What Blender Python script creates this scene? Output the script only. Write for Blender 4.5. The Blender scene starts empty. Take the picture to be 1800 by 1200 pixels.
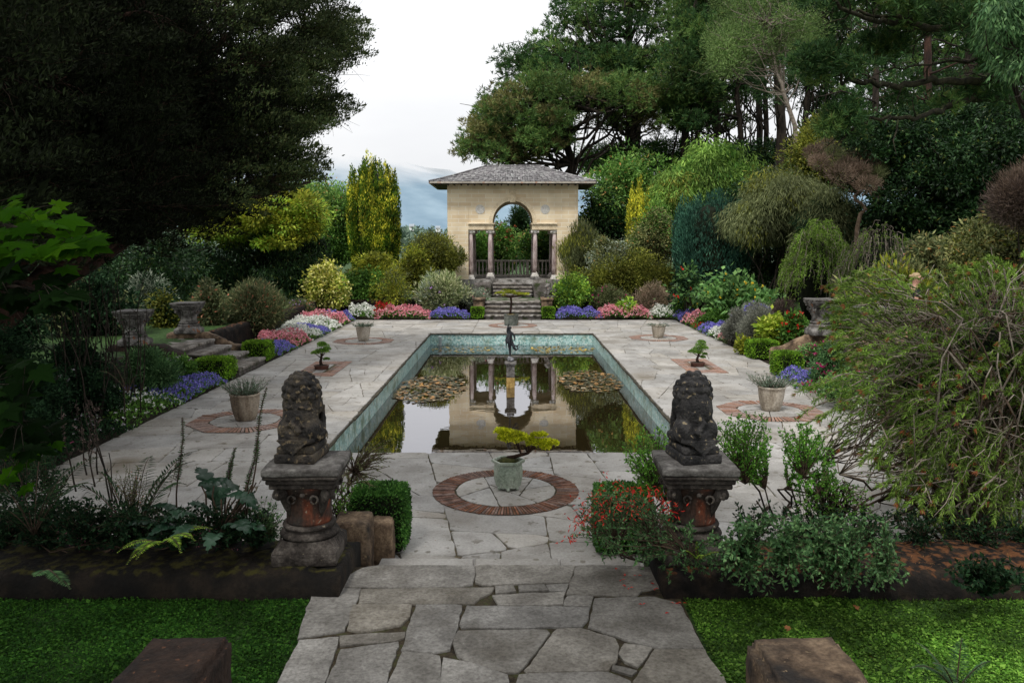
import bpy, bmesh, math, random
import numpy as np
from mathutils import Vector, Matrix, noise as mnoise

SEED = 7
random.seed(SEED)
RNG = np.random.default_rng(SEED)
scene = bpy.context.scene
COL = scene.collection
PI = math.pi
TH = math.atan(172.0 / 1400.0)
CAMZ = 3.0
CX = -0.03            # the garden's long axis
UP = np.array([0, math.sin(TH), math.cos(TH)])
FW = np.array([0, math.cos(TH), -math.sin(TH)])
XA = np.array([1.0, 0, 0])
ORG = np.array([0, 0, CAMZ])


def W(px, py, D):
    """photo pixel (1800x1200) + depth -> a point in the garden"""
    return ORG + XA * ((px - 900) / 1400 * D) + UP * (-(py - 600) / 1400 * D) + FW * D


def G(px, py, z=0.0):
    d = XA * ((px - 900) / 1400) + UP * (-(py - 600) / 1400) + FW
    t = (z - CAMZ) / d[2]
    return ORG + d * t


# ------------------------------------------------------------------ objects
def tag(o, label=None, cat=None, group=None, kind=None):
    if label: o['label'] = label
    if cat: o['category'] = cat
    if group: o['group'] = group
    if kind: o['kind'] = kind
    return o


def empty(name, loc, label, cat, group=None, rz=0.0):
    o = bpy.data.objects.new(name, None)
    COL.objects.link(o)
    o.location = loc
    o.rotation_euler = (0, 0, rz)
    o.empty_display_size = 0.1
    return tag(o, label, cat, group)


class MB:
    """collects geometry, builds one mesh object"""
    def __init__(s):
        s.v = []; s.nv = 0; s.loops = []; s.tot = []; s.mi = []; s.sm = []

    def add(s, verts, faces, mi=0, smooth=False):
        verts = np.asarray(verts, dtype=np.float64).reshape(-1, 3)
        s.v.append(verts)
        if isinstance(faces, np.ndarray):
            s.loops.append((faces + s.nv).ravel())
            s.tot.append(np.full(len(faces), faces.shape[1]))
            n = len(faces)
        else:
            s.loops.append(np.array([i + s.nv for f in faces for i in f], dtype=np.int64))
            s.tot.append(np.array([len(f) for f in faces]))
            n = len(faces)
        s.mi.append(np.full(n, mi)); s.sm.append(np.full(n, smooth))
        s.nv += len(verts)
        return s

    def box(s, x0, x1, y0, y1, z0, z1, mi=0):
        v = [(x0, y0, z0), (x1, y0, z0), (x1, y1, z0), (x0, y1, z0), (x0, y0, z1), (x1, y0, z1), (x1, y1, z1), (x0, y1, z1)]
        return s.add(v, [(0, 3, 2, 1), (4, 5, 6, 7), (0, 1, 5, 4), (1, 2, 6, 5), (2, 3, 7, 6), (3, 0, 4, 7)], mi)

    def bevbox(s, x0, x1, y0, y1, z0, z1, b=0.02, mi=0, seg=2, sub=0, jit=0.0, seed=0, smooth=True):
        bm = bmesh.new()
        bmesh.ops.create_cube(bm, size=1.0)
        for v in bm.verts:
            v.co = Vector(((x0 + x1) / 2 + v.co.x * (x1 - x0), (y0 + y1) / 2 + v.co.y * (y1 - y0), (z0 + z1) / 2 + v.co.z * (z1 - z0)))
        bmesh.ops.bevel(bm, geom=bm.edges[:], offset=b, segments=seg, profile=0.5, affect='EDGES')
        if sub:
            L = max(x1 - x0, y1 - y0, z1 - z0) / sub
            for _ in range(6):
                es = [e for e in bm.edges if e.calc_length() > L]
                if not es: break
                bmesh.ops.subdivide_edges(bm, edges=es, cuts=1, use_grid_fill=True)
            bmesh.ops.triangulate(bm, faces=[f for f in bm.faces if len(f.verts) > 4])
            for v in bm.verts:
                n = mnoise.noise_vector(v.co * 5.0 + Vector((seed, 0, 0))) * jit + mnoise.noise_vector(v.co * 19.0 + Vector((seed, 3, 0))) * jit * 0.4
                v.co += n
        return s.bm(bm, mi, smooth)

    def bm(s, bm, mi=0, smooth=False):
        bm.verts.index_update()
        s.add([tuple(v.co) for v in bm.verts], [tuple(v.index for v in f.verts) for f in bm.faces], mi, smooth)
        bm.free()
        return s

    def lathe(s, prof, c=(0, 0, 0), seg=24, mi=0, smooth=True, cap=True, rot=0.0, sx=1, sy=1):
        vs = []
        for r, z in prof:
            for k in range(seg):
                a = 2 * PI * k / seg + rot
                vs.append((c[0] + math.cos(a) * r * sx, c[1] + math.sin(a) * r * sy, c[2] + z))
        fs = []
        for i in range(len(prof) - 1):
            for k in range(seg):
                k2 = (k + 1) % seg
                fs.append((i * seg + k, i * seg + k2, (i + 1) * seg + k2, (i + 1) * seg + k))
        if cap:
            fs.append(tuple(range(seg))[::-1])
            fs.append(tuple((len(prof) - 1) * seg + k for k in range(seg)))
        return s.add(vs, fs, mi, smooth)

    def tube(s, pts, rad, seg=6, mi=0, smooth=True):
        pts = np.asarray(pts, float)
        n = len(pts)
        if np.isscalar(rad): rad = [rad] * n
        t = np.gradient(pts, axis=0)
        t /= np.linalg.norm(t, axis=1)[:, None] + 1e-9
        ref = np.array([0.31, 0.2, 0.93]) if abs(t[0][2]) < 0.9 else np.array([1.0, 0.1, 0])
        vs = []
        for i in range(n):
            a = np.cross(t[i], ref); a /= np.linalg.norm(a) + 1e-9
            b = np.cross(t[i], a)
            for k in range(seg):
                an = 2 * PI * k / seg
                vs.append(pts[i] + (a * math.cos(an) + b * math.sin(an)) * rad[i])
        fs = []
        for i in range(n - 1):
            for k in range(seg):
                k2 = (k + 1) % seg
                fs.append((i * seg + k, i * seg + k2, (i + 1) * seg + k2, (i + 1) * seg + k))
        fs.append(tuple(range(seg))[::-1]); fs.append(tuple((n - 1) * seg + k for k in range(seg)))
        return s.add(vs, fs, mi, smooth)

    def ball(s, c, r, sub=2, mi=0, jit=0.0, smooth=True, rot=None):
        bm = bmesh.new()
        bmesh.ops.create_icosphere(bm, subdivisions=sub, radius=1.0)
        r = (r, r, r) if np.isscalar(r) else r
        for v in bm.verts:
            k = 1 + jit * mnoise.noise(v.co * 2.3 + Vector(c))
            p = Vector((v.co.x * r[0] * k, v.co.y * r[1] * k, v.co.z * r[2] * k))
            if rot is not None: p = rot @ p
            v.co = p + Vector(c)
        return s.bm(bm, mi, smooth)

    def poly(s, pts, mi=0):
        return s.add(pts, [tuple(range(len(pts)))], mi)

    def leaves(s, c, d, l, w, mi=0, flat=0.0, fold=0.18, rng=None):
        """one folded quad per leaf: c base, d direction, flat=0 random roll .. 1 faces the sky"""
        rng = rng or RNG
        c = np.asarray(c, float); N = len(c)
        if N == 0: return s
        d = d / (np.linalg.norm(d, axis=1)[:, None] + 1e-9)
        l = np.broadcast_to(l, (N,))[:, None]; w = np.broadcast_to(w, (N,))[:, None]
        r = rng.normal(size=(N, 3))
        r = r * (1 - flat) + np.array([0, 0, 1.5]) * flat + 1e-4
        sd = np.cross(d, r); sd /= np.linalg.norm(sd, axis=1)[:, None] + 1e-9
        nn = np.cross(sd, d)
        mid = c + d * l * 0.45
        v = np.empty((N, 4, 3))
        v[:, 0] = c
        v[:, 1] = mid + sd * w * 0.5 + nn * w * fold
        v[:, 2] = c + d * l
        v[:, 3] = mid - sd * w * 0.5 + nn * w * fold
        s.v.append(v.reshape(-1, 3))
        s.loops.append(np.arange(N * 4) + s.nv)
        s.tot.append(np.full(N, 4)); s.mi.append(np.full(N, mi)); s.sm.append(np.full(N, False))
        s.nv += N * 4
        return s

    def build(s, name, mats, parent=None, loc=None):
        me = bpy.data.meshes.new(name)
        v = np.concatenate(s.v) if s.v else np.zeros((0, 3))
        if loc is not None: v = v - np.array(loc)
        loops = np.concatenate(s.loops); tot = np.concatenate(s.tot)
        me.vertices.add(len(v)); me.vertices.foreach_set('co', v.ravel().astype(np.float32))
        me.loops.add(len(loops)); me.loops.foreach_set('vertex_index', loops.astype(np.int32))
        me.polygons.add(len(tot))
        st = np.concatenate([[0], np.cumsum(tot)[:-1]]).astype(np.int32)
        me.polygons.foreach_set('loop_start', st)
        me.polygons.foreach_set('loop_total', tot.astype(np.int32))
        me.polygons.foreach_set('material_index', np.concatenate(s.mi).astype(np.int32))
        me.polygons.foreach_set('use_smooth', np.concatenate(s.sm).astype(bool))
        me.update(calc_edges=True)
        me.validate()
        if not isinstance(mats, (list, tuple)): mats = [mats]
        for m in mats: me.materials.append(m)
        o = bpy.data.objects.new(name, me)
        COL.objects.link(o)
        if parent is not None:
            o.parent = parent
        if loc is not None: o.location = loc
        return o


def part(mb, name, mats, parent):
    """world-space geometry -> child mesh of an (unrotated) parent"""
    p = parent; off = Vector((0, 0, 0))
    while p is not None:
        off += p.location; p = p.parent
    for i in range(len(mb.v)): mb.v[i] = mb.v[i] - np.array(off)
    return mb.build(name, mats, parent)


def copy_tree(o, parent=None):
    c = o.copy(); COL.objects.link(c); c.parent = parent
    for ch in [x for x in bpy.data.objects if x.parent == o and x != c]:
        copy_tree(ch, c)
    return c


# ------------------------------------------------------------------ materials
def newmat(name):
    m = bpy.data.materials.new(name); m.use_nodes = True
    nt = m.node_tree; nt.nodes.clear()
    out = nt.nodes.new('ShaderNodeOutputMaterial')
    return m, nt, out


def N(nt, t, **kw):
    n = nt.nodes.new(t)
    for k, v in kw.items():
        if k.startswith('i_'):
            key = k[2:]
            n.inputs[int(key) if key.isdigit() else key].default_value = v
        else: setattr(n, k, v)
    return n


def rgba(c): return (c[0], c[1], c[2], 1.0)


def ramp(nt, stops, interp='LINEAR'):
    n = nt.nodes.new('ShaderNodeValToRGB'); cr = n.color_ramp; cr.interpolation = interp
    while len(cr.elements) < len(stops): cr.elements.new(0.5)
    for e, (p, c) in zip(cr.elements, stops):
        e.position = p; e.color = rgba(c) if len(c) == 3 else c
    return n


def foliage(name, cols, nscale=0.9, vary=0.55, rough=0.55, trans=0.3, gain=1.85, spec=0.18):
    """leaf colours picked per leaf; slow noise makes lighter and darker areas"""
    m, nt, out = newmat(name)
    L = nt.links.new
    geo = N(nt, 'ShaderNodeNewGeometry')
    k = len(cols)
    if 'petals' in name: gain = 1.0
    cols = [tuple(min(.92, q * gain) for q in c) for c in cols]
    stops = [(i / max(1, k - 1) if k < 3 else [0, 0.62, 0.95, 1.0][i] if k <= 4 else i / (k - 1), c) for i, c in enumerate(cols)]
    r = ramp(nt, stops)
    L(geo.outputs['Random Per Island'], r.inputs[0])
    tc = N(nt, 'ShaderNodeTexCoord')
    nz = N(nt, 'ShaderNodeTexNoise'); nz.inputs['Scale'].default_value = nscale; nz.inputs['Detail'].default_value = 3
    L(tc.outputs['Object'], nz.inputs['Vector'])
    mr = N(nt, 'ShaderNodeMapRange'); mr.inputs[1].default_value = 0.35; mr.inputs[2].default_value = 0.65
    mr.inputs[3].default_value = 1 - vary; mr.inputs[4].default_value = 1 + vary
    L(nz.outputs[0], mr.inputs[0])
    hsv = N(nt, 'ShaderNodeHueSaturation')
    L(r.outputs[0], hsv.inputs['Color']); L(mr.outputs[0], hsv.inputs['Value'])
    p = N(nt, 'ShaderNodeBsdfPrincipled'); p.inputs['Roughness'].default_value = rough
    p.inputs['Specular IOR Level'].default_value = spec
    L(hsv.outputs[0], p.inputs['Base Color'])
    if trans > 0:
        t = N(nt, 'ShaderNodeBsdfTranslucent')
        h2 = N(nt, 'ShaderNodeHueSaturation'); h2.inputs['Value'].default_value = 1.3; h2.inputs['Hue'].default_value = 0.485
        L(hsv.outputs[0], h2.inputs['Color']); L(h2.outputs[0], t.inputs['Color'])
        mx = N(nt, 'ShaderNodeMixShader'); mx.inputs[0].default_value = trans
        L(p.outputs[0], mx.inputs[1]); L(t.outputs[0], mx.inputs[2]); L(mx.outputs[0], out.inputs[0])
    else: L(p.outputs[0], out.inputs[0])
    return m


def rocky(name, cols, scale=3.0, detail=8, rough=0.85, bump=0.4, spots=None, spot_scale=14, spot_th=0.62, island=0.0,
          streak=None, bscale=None, second=None, grain=34, updirt=None):
    """stone / soil / bark: noise ramp, optional lichen spots, per-piece tint, bump"""
    m, nt, out = newmat(name); L = nt.links.new
    tc = N(nt, 'ShaderNodeTexCoord')
    mp = N(nt, 'ShaderNodeMapping')
    if streak: mp.inputs['Scale'].default_value = streak
    L(tc.outputs['Object'], mp.inputs['Vector'])
    nz = N(nt, 'ShaderNodeTexNoise'); nz.inputs['Scale'].default_value = scale; nz.inputs['Detail'].default_value = detail
    nz.inputs['Roughness'].default_value = 0.62
    L(mp.outputs[0], nz.inputs['Vector'])
    k = len(cols); r = ramp(nt, [(0.37 + 0.26 * i / max(1, k - 1), c) for i, c in enumerate(cols)])
    L(nz.outputs[0], r.inputs[0])
    col = r.outputs[0]
    if second:   # big soft stains
        n2 = N(nt, 'ShaderNodeTexNoise'); n2.inputs['Scale'].default_value = second[1]; n2.inputs['Detail'].default_value = 5
        L(tc.outputs['Object'], n2.inputs['Vector'])
        r2 = ramp(nt, [(second[2], (0, 0, 0)), (second[2] + 0.16, (1, 1, 1))]); L(n2.outputs[0], r2.inputs[0])
        mm = N(nt, 'ShaderNodeMixRGB'); mm.inputs[2].default_value = rgba(second[0])
        L(r2.outputs[0], mm.inputs[0]); L(col, mm.inputs[1]); col = mm.outputs[0]
    if spots:
        n3 = N(nt, 'ShaderNodeTexNoise'); n3.inputs['Scale'].default_value = spot_scale; n3.inputs['Detail'].default_value = 4
        L(tc.outputs['Object'], n3.inputs['Vector'])
        r3 = ramp(nt, [(spot_th, (0, 0, 0)), (spot_th + 0.04, (1, 1, 1))]); L(n3.outputs[0], r3.inputs[0])
        mm = N(nt, 'ShaderNodeMixRGB'); mm.inputs[2].default_value = rgba(spots)
        L(r3.outputs[0], mm.inputs[0]); L(col, mm.inputs[1]); col = mm.outputs[0]
    ng = N(nt, 'ShaderNodeTexNoise'); ng.inputs['Scale'].default_value = grain; ng.inputs['Detail'].default_value = 5; ng.inputs['Roughness'].default_value = .75
    L(tc.outputs['Object'], ng.inputs['Vector'])
    gc = .5 if name == 'flagstone' else 1.0
    rg_ = ramp(nt, [(.36, (1 - .34 * gc, 1 - .36 * gc, 1 - .38 * gc)), (.5, (1, 1, 1)), (.64, (1 + .3 * gc, 1 + .3 * gc, 1 + .28 * gc))]); L(ng.outputs[0], rg_.inputs[0])
    mg = N(nt, 'ShaderNodeMixRGB', blend_type='MULTIPLY'); mg.inputs[0].default_value = 1; L(col, mg.inputs[1]); L(rg_.outputs[0], mg.inputs[2]); col = mg.outputs[0]
    if updirt:   # moss where the surface looks up
        g = N(nt, 'ShaderNodeNewGeometry'); sx = N(nt, 'ShaderNodeSeparateXYZ'); L(g.outputs['Normal'], sx.inputs[0])
        n4 = N(nt, 'ShaderNodeTexNoise'); n4.inputs['Scale'].default_value = updirt[1]; n4.inputs['Detail'].default_value = 6
        L(tc.outputs['Object'], n4.inputs['Vector'])
        ml = N(nt, 'ShaderNodeMath', operation='MULTIPLY'); L(sx.outputs[2], ml.inputs[0]); L(n4.outputs[0], ml.inputs[1])
        r4 = ramp(nt, [(updirt[2], (0, 0, 0)), (updirt[2] + 0.12, (1, 1, 1))]); L(ml.outputs[0], r4.inputs[0])
        mm = N(nt, 'ShaderNodeMixRGB'); mm.inputs[2].default_value = rgba(updirt[0])
        L(r4.outputs[0], mm.inputs[0]); L(col, mm.inputs[1]); col = mm.outputs[0]
    if island:
        geo = N(nt, 'ShaderNodeNewGeometry')
        mr = N(nt, 'ShaderNodeMapRange'); mr.inputs[3].default_value = 1 - island; mr.inputs[4].default_value = 1 + island
        L(geo.outputs['Random Per Island'], mr.inputs[0])
        hs = N(nt, 'ShaderNodeHueSaturation'); L(mr.outputs[0], hs.inputs['Value']); L(col, hs.inputs['Color'])
        m2 = N(nt, 'ShaderNodeMath', operation='FRACT'); m3 = N(nt, 'ShaderNodeMath', operation='MULTIPLY'); m3.inputs[1].default_value = 17.3
        L(geo.outputs['Random Per Island'], m3.inputs[0]); L(m3.outputs[0], m2.inputs[0])
        mr2 = N(nt, 'ShaderNodeMapRange'); mr2.inputs[3].default_value = 0.6; mr2.inputs[4].default_value = 1.25
        L(m2.outputs[0], mr2.inputs[0]); L(mr2.outputs[0], hs.inputs['Saturation'])
        col = hs.outputs[0]
    p = N(nt, 'ShaderNodeBsdfPrincipled'); p.inputs['Roughness'].default_value = rough
    p.inputs['Specular IOR Level'].default_value = 0.3
    L(col, p.inputs['Base Color'])
    if bump:
        nb = N(nt, 'ShaderNodeTexNoise'); nb.inputs['Scale'].default_value = bscale or scale * 6; nb.inputs['Detail'].default_value = 7
        L(mp.outputs[0], nb.inputs['Vector'])
        b = N(nt, 'ShaderNodeBump'); b.inputs['Strength'].default_value = bump; b.inputs['Distance'].default_value = 0.02
        L(nb.outputs[0], b.inputs['Height']); L(b.outputs[0], p.inputs['Normal'])
    L(p.outputs[0], out.inputs[0])
    return m


M = {}
M['slab'] = rocky('flagstone', [(0.275, 0.257, 0.232), (0.365, 0.347, 0.32), (0.44, 0.42, 0.395)], scale=1.6, island=0.13, rough=0.7, bump=0.35,
                  bscale=14, second=((0.19, 0.165, 0.13), 0.8, 0.57), spots=(0.20, 0.18, 0.145), spot_scale=7, spot_th=0.62)
M['slabnear'] = rocky('old_flagstone', [(0.15, 0.137, 0.118), (0.21, 0.195, 0.17), (0.28, 0.262, 0.232)], scale=3.2, island=0.14, rough=0.75, bump=0.6,
                      bscale=24, second=((0.125, 0.11, 0.088), 2.3, 0.56), spots=(0.26, 0.25, 0.22), spot_scale=26, spot_th=0.69)
M['joint'] = rocky('joint_soil', [(0.05, 0.038, 0.022), (0.13, 0.105, 0.07), (0.10, 0.10, 0.045)], scale=9, rough=0.95, bump=0.5)
M['jointdark'] = rocky('dark_joint', [(0.02, 0.015, 0.009), (0.055, 0.042, 0.025), (0.05, 0.055, 0.018)], scale=11, rough=0.95, bump=0.5)
M['brick'] = rocky('paving_brick', [(0.10, 0.055, 0.038), (0.19, 0.09, 0.06), (0.26, 0.15, 0.11)], scale=7, island=0.32, rough=0.85, bump=0.4, second=((0.14, 0.085, 0.06), 2.2, 0.56))
M['brickfar'] = rocky('worn_brick', [(0.27, 0.16, 0.12), (0.36, 0.23, 0.18)], scale=7, island=0.2, rough=0.85, bump=0.3)
M['soil'] = rocky('bed_soil', [(0.012, 0.009, 0.006), (0.035, 0.025, 0.015)], scale=12, rough=0.95, bump=0.8)
M['lawn'] = rocky('lawn_green', [(0.012, 0.032, 0.006), (0.03, 0.07, 0.012), (0.045, 0.10, 0.02)], scale=14, rough=0.9, bump=0.6)
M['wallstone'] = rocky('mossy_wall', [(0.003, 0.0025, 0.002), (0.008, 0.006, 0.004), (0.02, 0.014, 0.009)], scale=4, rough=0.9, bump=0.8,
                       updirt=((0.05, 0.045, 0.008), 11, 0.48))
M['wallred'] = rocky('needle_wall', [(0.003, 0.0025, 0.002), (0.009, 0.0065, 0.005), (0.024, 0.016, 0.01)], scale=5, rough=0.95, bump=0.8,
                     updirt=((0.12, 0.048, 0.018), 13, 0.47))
M['block'] = rocky('sandstone_block', [(0.05, 0.033, 0.021), (0.165, 0.112, 0.072), (0.31, 0.22, 0.14)], scale=4.5, rough=0.85, bump=0.9, second=((0.03, 0.025, 0.022), 3, 0.52),
                   spots=(0.28, 0.2, 0.12), spot_scale=22, spot_th=0.66)
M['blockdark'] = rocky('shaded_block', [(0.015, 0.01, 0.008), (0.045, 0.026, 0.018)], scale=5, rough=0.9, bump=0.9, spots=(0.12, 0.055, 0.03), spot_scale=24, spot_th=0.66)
M['column'] = rocky('weathered_column', [(0.022, 0.018, 0.015), (0.052, 0.043, 0.037), (0.12, 0.104, 0.09)], scale=6, rough=0.85, bump=0.9, bscale=38,
                    spots=(0.2, 0.17, 0.12), spot_scale=30, spot_th=0.66)
M['terracotta'] = rocky('red_shaft', [(0.028, 0.021, 0.017), (0.06, 0.032, 0.022), (0.20, 0.055, 0.026)], scale=5, rough=0.8, bump=0.7, streak=(1, 1, 0.35),
                        second=((0.035, 0.03, 0.026), 6, 0.50), spots=(0.3, 0.24, 0.18), spot_scale=26, spot_th=0.67)
M['slabtop'] = rocky('grey_abacus', [(0.045, 0.04, 0.036), (0.115, 0.107, 0.10), (0.21, 0.20, 0.187)], scale=7, rough=0.8, bump=0.6, bscale=40, second=((0.05, 0.045, 0.04), 5, 0.56))
M['lion'] = rocky('lion_stone', [(0.012, 0.012, 0.013), (0.035, 0.033, 0.033), (0.075, 0.07, 0.068)], scale=6, rough=0.7, bump=0.9, bscale=45,
                  spots=(0.30, 0.24, 0.15), spot_scale=24, spot_th=0.62)
M['lion2'] = rocky('lion_stone_tan', [(0.012, 0.011, 0.011), (0.038, 0.033, 0.029), (0.09, 0.073, 0.053)], scale=7, rough=0.75, bump=0.9, bscale=45,
                   spots=(0.17, 0.13, 0.08), spot_scale=20, spot_th=0.58)
M['pedgrey'] = rocky('grey_pedestal', [(0.05, 0.045, 0.042), (0.14, 0.13, 0.122), (0.27, 0.255, 0.24)], scale=6, rough=0.85, bump=0.9, bscale=30,
                     spots=(0.24, 0.1, 0.05), spot_scale=5, spot_th=0.64)
M['pot'] = rocky('stone_pot', [(0.26, 0.22, 0.17), (0.42, 0.37, 0.30), (0.52, 0.47, 0.40)], scale=4, rough=0.8, bump=0.4, streak=(1, 1, 0.25), second=((0.16, 0.125, 0.08), 3.0, 0.57))
M['potwood'] = rocky('ribbed_pot', [(0.12, 0.09, 0.065), (0.24, 0.19, 0.14), (0.32, 0.27, 0.21)], scale=7, rough=0.8, bump=0.4, streak=(1, 1, 0.15))
M['celadon'] = rocky('celadon_glaze', [(0.26, 0.32, 0.25), (0.36, 0.42, 0.34), (0.46, 0.51, 0.43)], scale=5, rough=0.28, bump=0.12)
M['brownpot'] = rocky('brown_pot', [(0.06, 0.028, 0.02), (0.14, 0.06, 0.045)], scale=6, rough=0.5, bump=0.2)
M['tub'] = rocky('lead_tub', [(0.07, 0.08, 0.07), (0.16, 0.175, 0.155)], scale=8, rough=0.8, bump=0.5, spots=(0.25, 0.14, 0.05), spot_scale=6, spot_th=0.66)
M['bronze'] = rocky('dark_bronze', [(0.010, 0.011, 0.013), (0.035, 0.038, 0.045)], scale=14, rough=0.45, bump=0.4)
M['lead'] = rocky('pale_lead', [(0.10, 0.10, 0.11), (0.30, 0.30, 0.32)], scale=16, rough=0.6, bump=0.4)
M['ochre'] = rocky('wet_ochre', [(0.22, 0.13, 0.03), (0.40, 0.27, 0.09)], scale=10, rough=0.5, bump=0.4)
M['bark'] = rocky('bark', [(0.012, 0.009, 0.007), (0.045, 0.034, 0.025)], scale=6, rough=0.95, bump=0.9, streak=(1, 1, 0.3))
M['barkred'] = rocky('reddish_bark', [(0.015, 0.009, 0.007), (0.06, 0.03, 0.02)], scale=6, rough=0.95, bump=0.9, streak=(1, 1, 0.3))
M['barkmoss'] = rocky('mossy_bark', [(0.015, 0.013, 0.01), (0.05, 0.045, 0.025)], scale=7, rough=0.95, bump=0.9, updirt=((0.085, 0.10, 0.04), 5, 0.42))
M['twig'] = rocky('grey_twig', [(0.15, 0.12, 0.095), (0.34, 0.29, 0.24)], scale=9, rough=0.9, bump=0.2)
M['twigbrown'] = rocky('brown_twig', [(0.045, 0.03, 0.02), (0.11, 0.075, 0.05)], scale=9, rough=0.9, bump=0.2)
M['core'] = rocky('inner_shade', [(0.004, 0.006, 0.002), (0.010, 0.014, 0.005)], scale=8, rough=1.0, bump=0.0)  # near-black filler solid inside foliage, painted shade for the gaps between leaves
M['step'] = rocky('step_stone', [(0.10, 0.085, 0.07), (0.24, 0.215, 0.19), (0.38, 0.355, 0.33)], scale=4, rough=0.85, bump=0.8, island=0.15, second=((0.05, 0.045, 0.03), 3.5, 0.52))
M['rubble'] = rocky('rubble', [(0.07, 0.06, 0.055), (0.18, 0.16, 0.15)], scale=5, rough=0.9, bump=1.0, second=((0.04, 0.05, 0.02), 3, 0.5))
M['edge'] = rocky('pool_coping_edge', [(0.022, 0.019, 0.014), (0.085, 0.075, 0.05)], scale=6, rough=0.9, bump=0.8)
M['shaft'] = rocky('porphyry_shaft', [(0.24, 0.18, 0.17), (0.40, 0.32, 0.305), (0.58, 0.52, 0.5)], scale=6, rough=0.6, bump=0.3, streak=(1, 1, 0.3))
M['white'] = rocky('white_marble', [(0.6, 0.57, 0.52), (0.75, 0.72, 0.68)], scale=5, rough=0.6, bump=0.2)
M['slatefar'] = rocky('hazy_roof', [(.3, .34, .38), (.36, .4, .44)], scale=.3, rough=.8, bump=0)
M['cottage'] = rocky('cottage_render', [(.75, .77, .78), (.85, .87, .88)], scale=.3, rough=.8, bump=0)
M['brownwood'] = rocky('dark_timber', [(0.03, 0.02, 0.015), (0.06, 0.042, 0.03)], scale=6, rough=0.8, bump=0.3)
M['baluster'] = rocky('grey_baluster', [(0.34, 0.31, 0.27), (0.52, 0.48, 0.43)], scale=6, rough=0.9, bump=0.4)
M['skin'] = rocky('skin', [(0.5, 0.26, 0.19), (0.58, 0.33, 0.25)], scale=12, rough=0.5, bump=0.05)
M['hair'] = rocky('fair_hair', [(0.35, 0.24, 0.13), (0.5, 0.36, 0.22)], scale=30, rough=0.5, bump=0.3)
M['darkcloth'] = rocky('dark_cloth', [(0.012, 0.015, 0.022), (0.02, 0.024, 0.034)], scale=12, rough=0.9, bump=0.2)
M['pipe'] = rocky('grey_pipe', [(0.42, 0.5, 0.5), (0.5, 0.58, 0.58)], scale=6, rough=0.5, bump=0.05)

# foliage colour families (albedo; the shaded sets have shade put into the colour)
F = {}
F['lefttree'] = foliage('shaded_teatree_leaves', [(0.010, 0.013, 0.007), (0.016, 0.023, 0.010), (0.032, 0.045, 0.018)], 0.35, 0.6, rough=.9, spec=.1, trans=0.08, gain=1.0)  # leaf colour darkened to stand for the shade on this tree
F['lefttip'] = foliage('teatree_tips', [(0.012, 0.02, 0.007), (0.026, 0.042, 0.013), (0.055, 0.066, 0.024)], 0.7, 0.6, trans=0.25, gain=1.9, spec=.15)
F['pine'] = foliage('pine_needles', [(0.03, 0.068, 0.018), (0.075, 0.14, 0.036), (0.11, 0.16, 0.04), (0.14, 0.13, 0.04)], 0.25, 0.5, trans=0.22, gain=1.4)
F['pinedark'] = foliage('dark_pine_needles', [(0.012, 0.034, 0.011), (0.028, 0.07, 0.02), (0.055, 0.11, 0.03), (0.10, 0.09, 0.03)], 0.25, 0.5, trans=0.2, gain=1.4)
F['pinebrown'] = foliage('brown_pine_needles', [(0.035, 0.036, 0.012), (0.08, 0.078, 0.026), (0.11, 0.11, 0.04)], 0.3, 0.5, trans=0.2)
F['feather'] = foliage('feathery_leaves', [(0.04, 0.075, 0.02), (0.085, 0.145, 0.04), (0.15, 0.21, 0.075)], 0.4, 0.4, trans=0.35, gain=1.4)
F['rhodo'] = foliage('rhododendron_leaves', [(0.022, 0.055, 0.012), (0.06, 0.125, 0.025), (0.13, 0.2, 0.05), (0.3, 0.13, 0.05)], 0.6, 0.5, rough=0.4, gain=2.2)
F['rhodopale'] = foliage('pale_rhododendron', [(0.04, 0.055, 0.02), (0.10, 0.115, 0.045), (0.24, 0.24, 0.1), (0.35, 0.16, 0.05)], 0.7, 0.45, rough=0.45)
F['fine'] = foliage('fine_bright_leaves', [(0.035, 0.07, 0.012), (0.09, 0.16, 0.03), (0.17, 0.26, 0.055)], 0.5, 0.5, trans=0.3, gain=2.2)
F['olive'] = foliage('olive_leaves', [(0.035, 0.045, 0.018), (0.085, 0.1, 0.042), (0.15, 0.165, 0.075)], 0.5, 0.45)
F['brownish'] = foliage('dry_brown_leaves', [(0.07, 0.05, 0.035), (0.17, 0.12, 0.085), (0.27, 0.2, 0.15)], 0.8, 0.4, gain=1.1)
F['purplebr'] = foliage('purple_brown_leaves', [(0.03, 0.022, 0.018), (0.08, 0.06, 0.05), (0.16, 0.12, 0.1)], 0.9, 0.4)
F['gold'] = foliage('golden_yew', [(0.016, 0.045, 0.004), (0.045, 0.10, 0.008), (0.17, 0.22, 0.018)], 1.3, 0.5, gain=1.4)
F['goldbright'] = foliage('golden_yew_bright', [(0.06, 0.09, 0.01), (0.24, 0.25, 0.02), (0.5, 0.46, 0.05)], 1.3, 0.5)
F['bluegreen'] = foliage('blue_green_conifer', [(0.006, 0.022, 0.014), (0.016, 0.052, 0.034), (0.035, 0.09, 0.055)], 1.0, 0.45, trans=0.1)
F['blackgreen'] = foliage('dark_broadleaf', [(0.005, 0.014, 0.005), (0.014, 0.038, 0.012), (0.035, 0.075, 0.022), (0.1, 0.11, 0.02)], 0.6, 0.5, rough=0.4, trans=0.12, gain=1.4)
F['mid'] = foliage('mid_green_leaves', [(0.02, 0.055, 0.01), (0.055, 0.13, 0.02), (0.11, 0.21, 0.04)], 0.9, 0.45)
F['bright'] = foliage('bright_green_leaves', [(0.06, 0.12, 0.014), (0.15, 0.26, 0.03), (0.28, 0.38, 0.06)], 0.9, 0.4)
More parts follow.
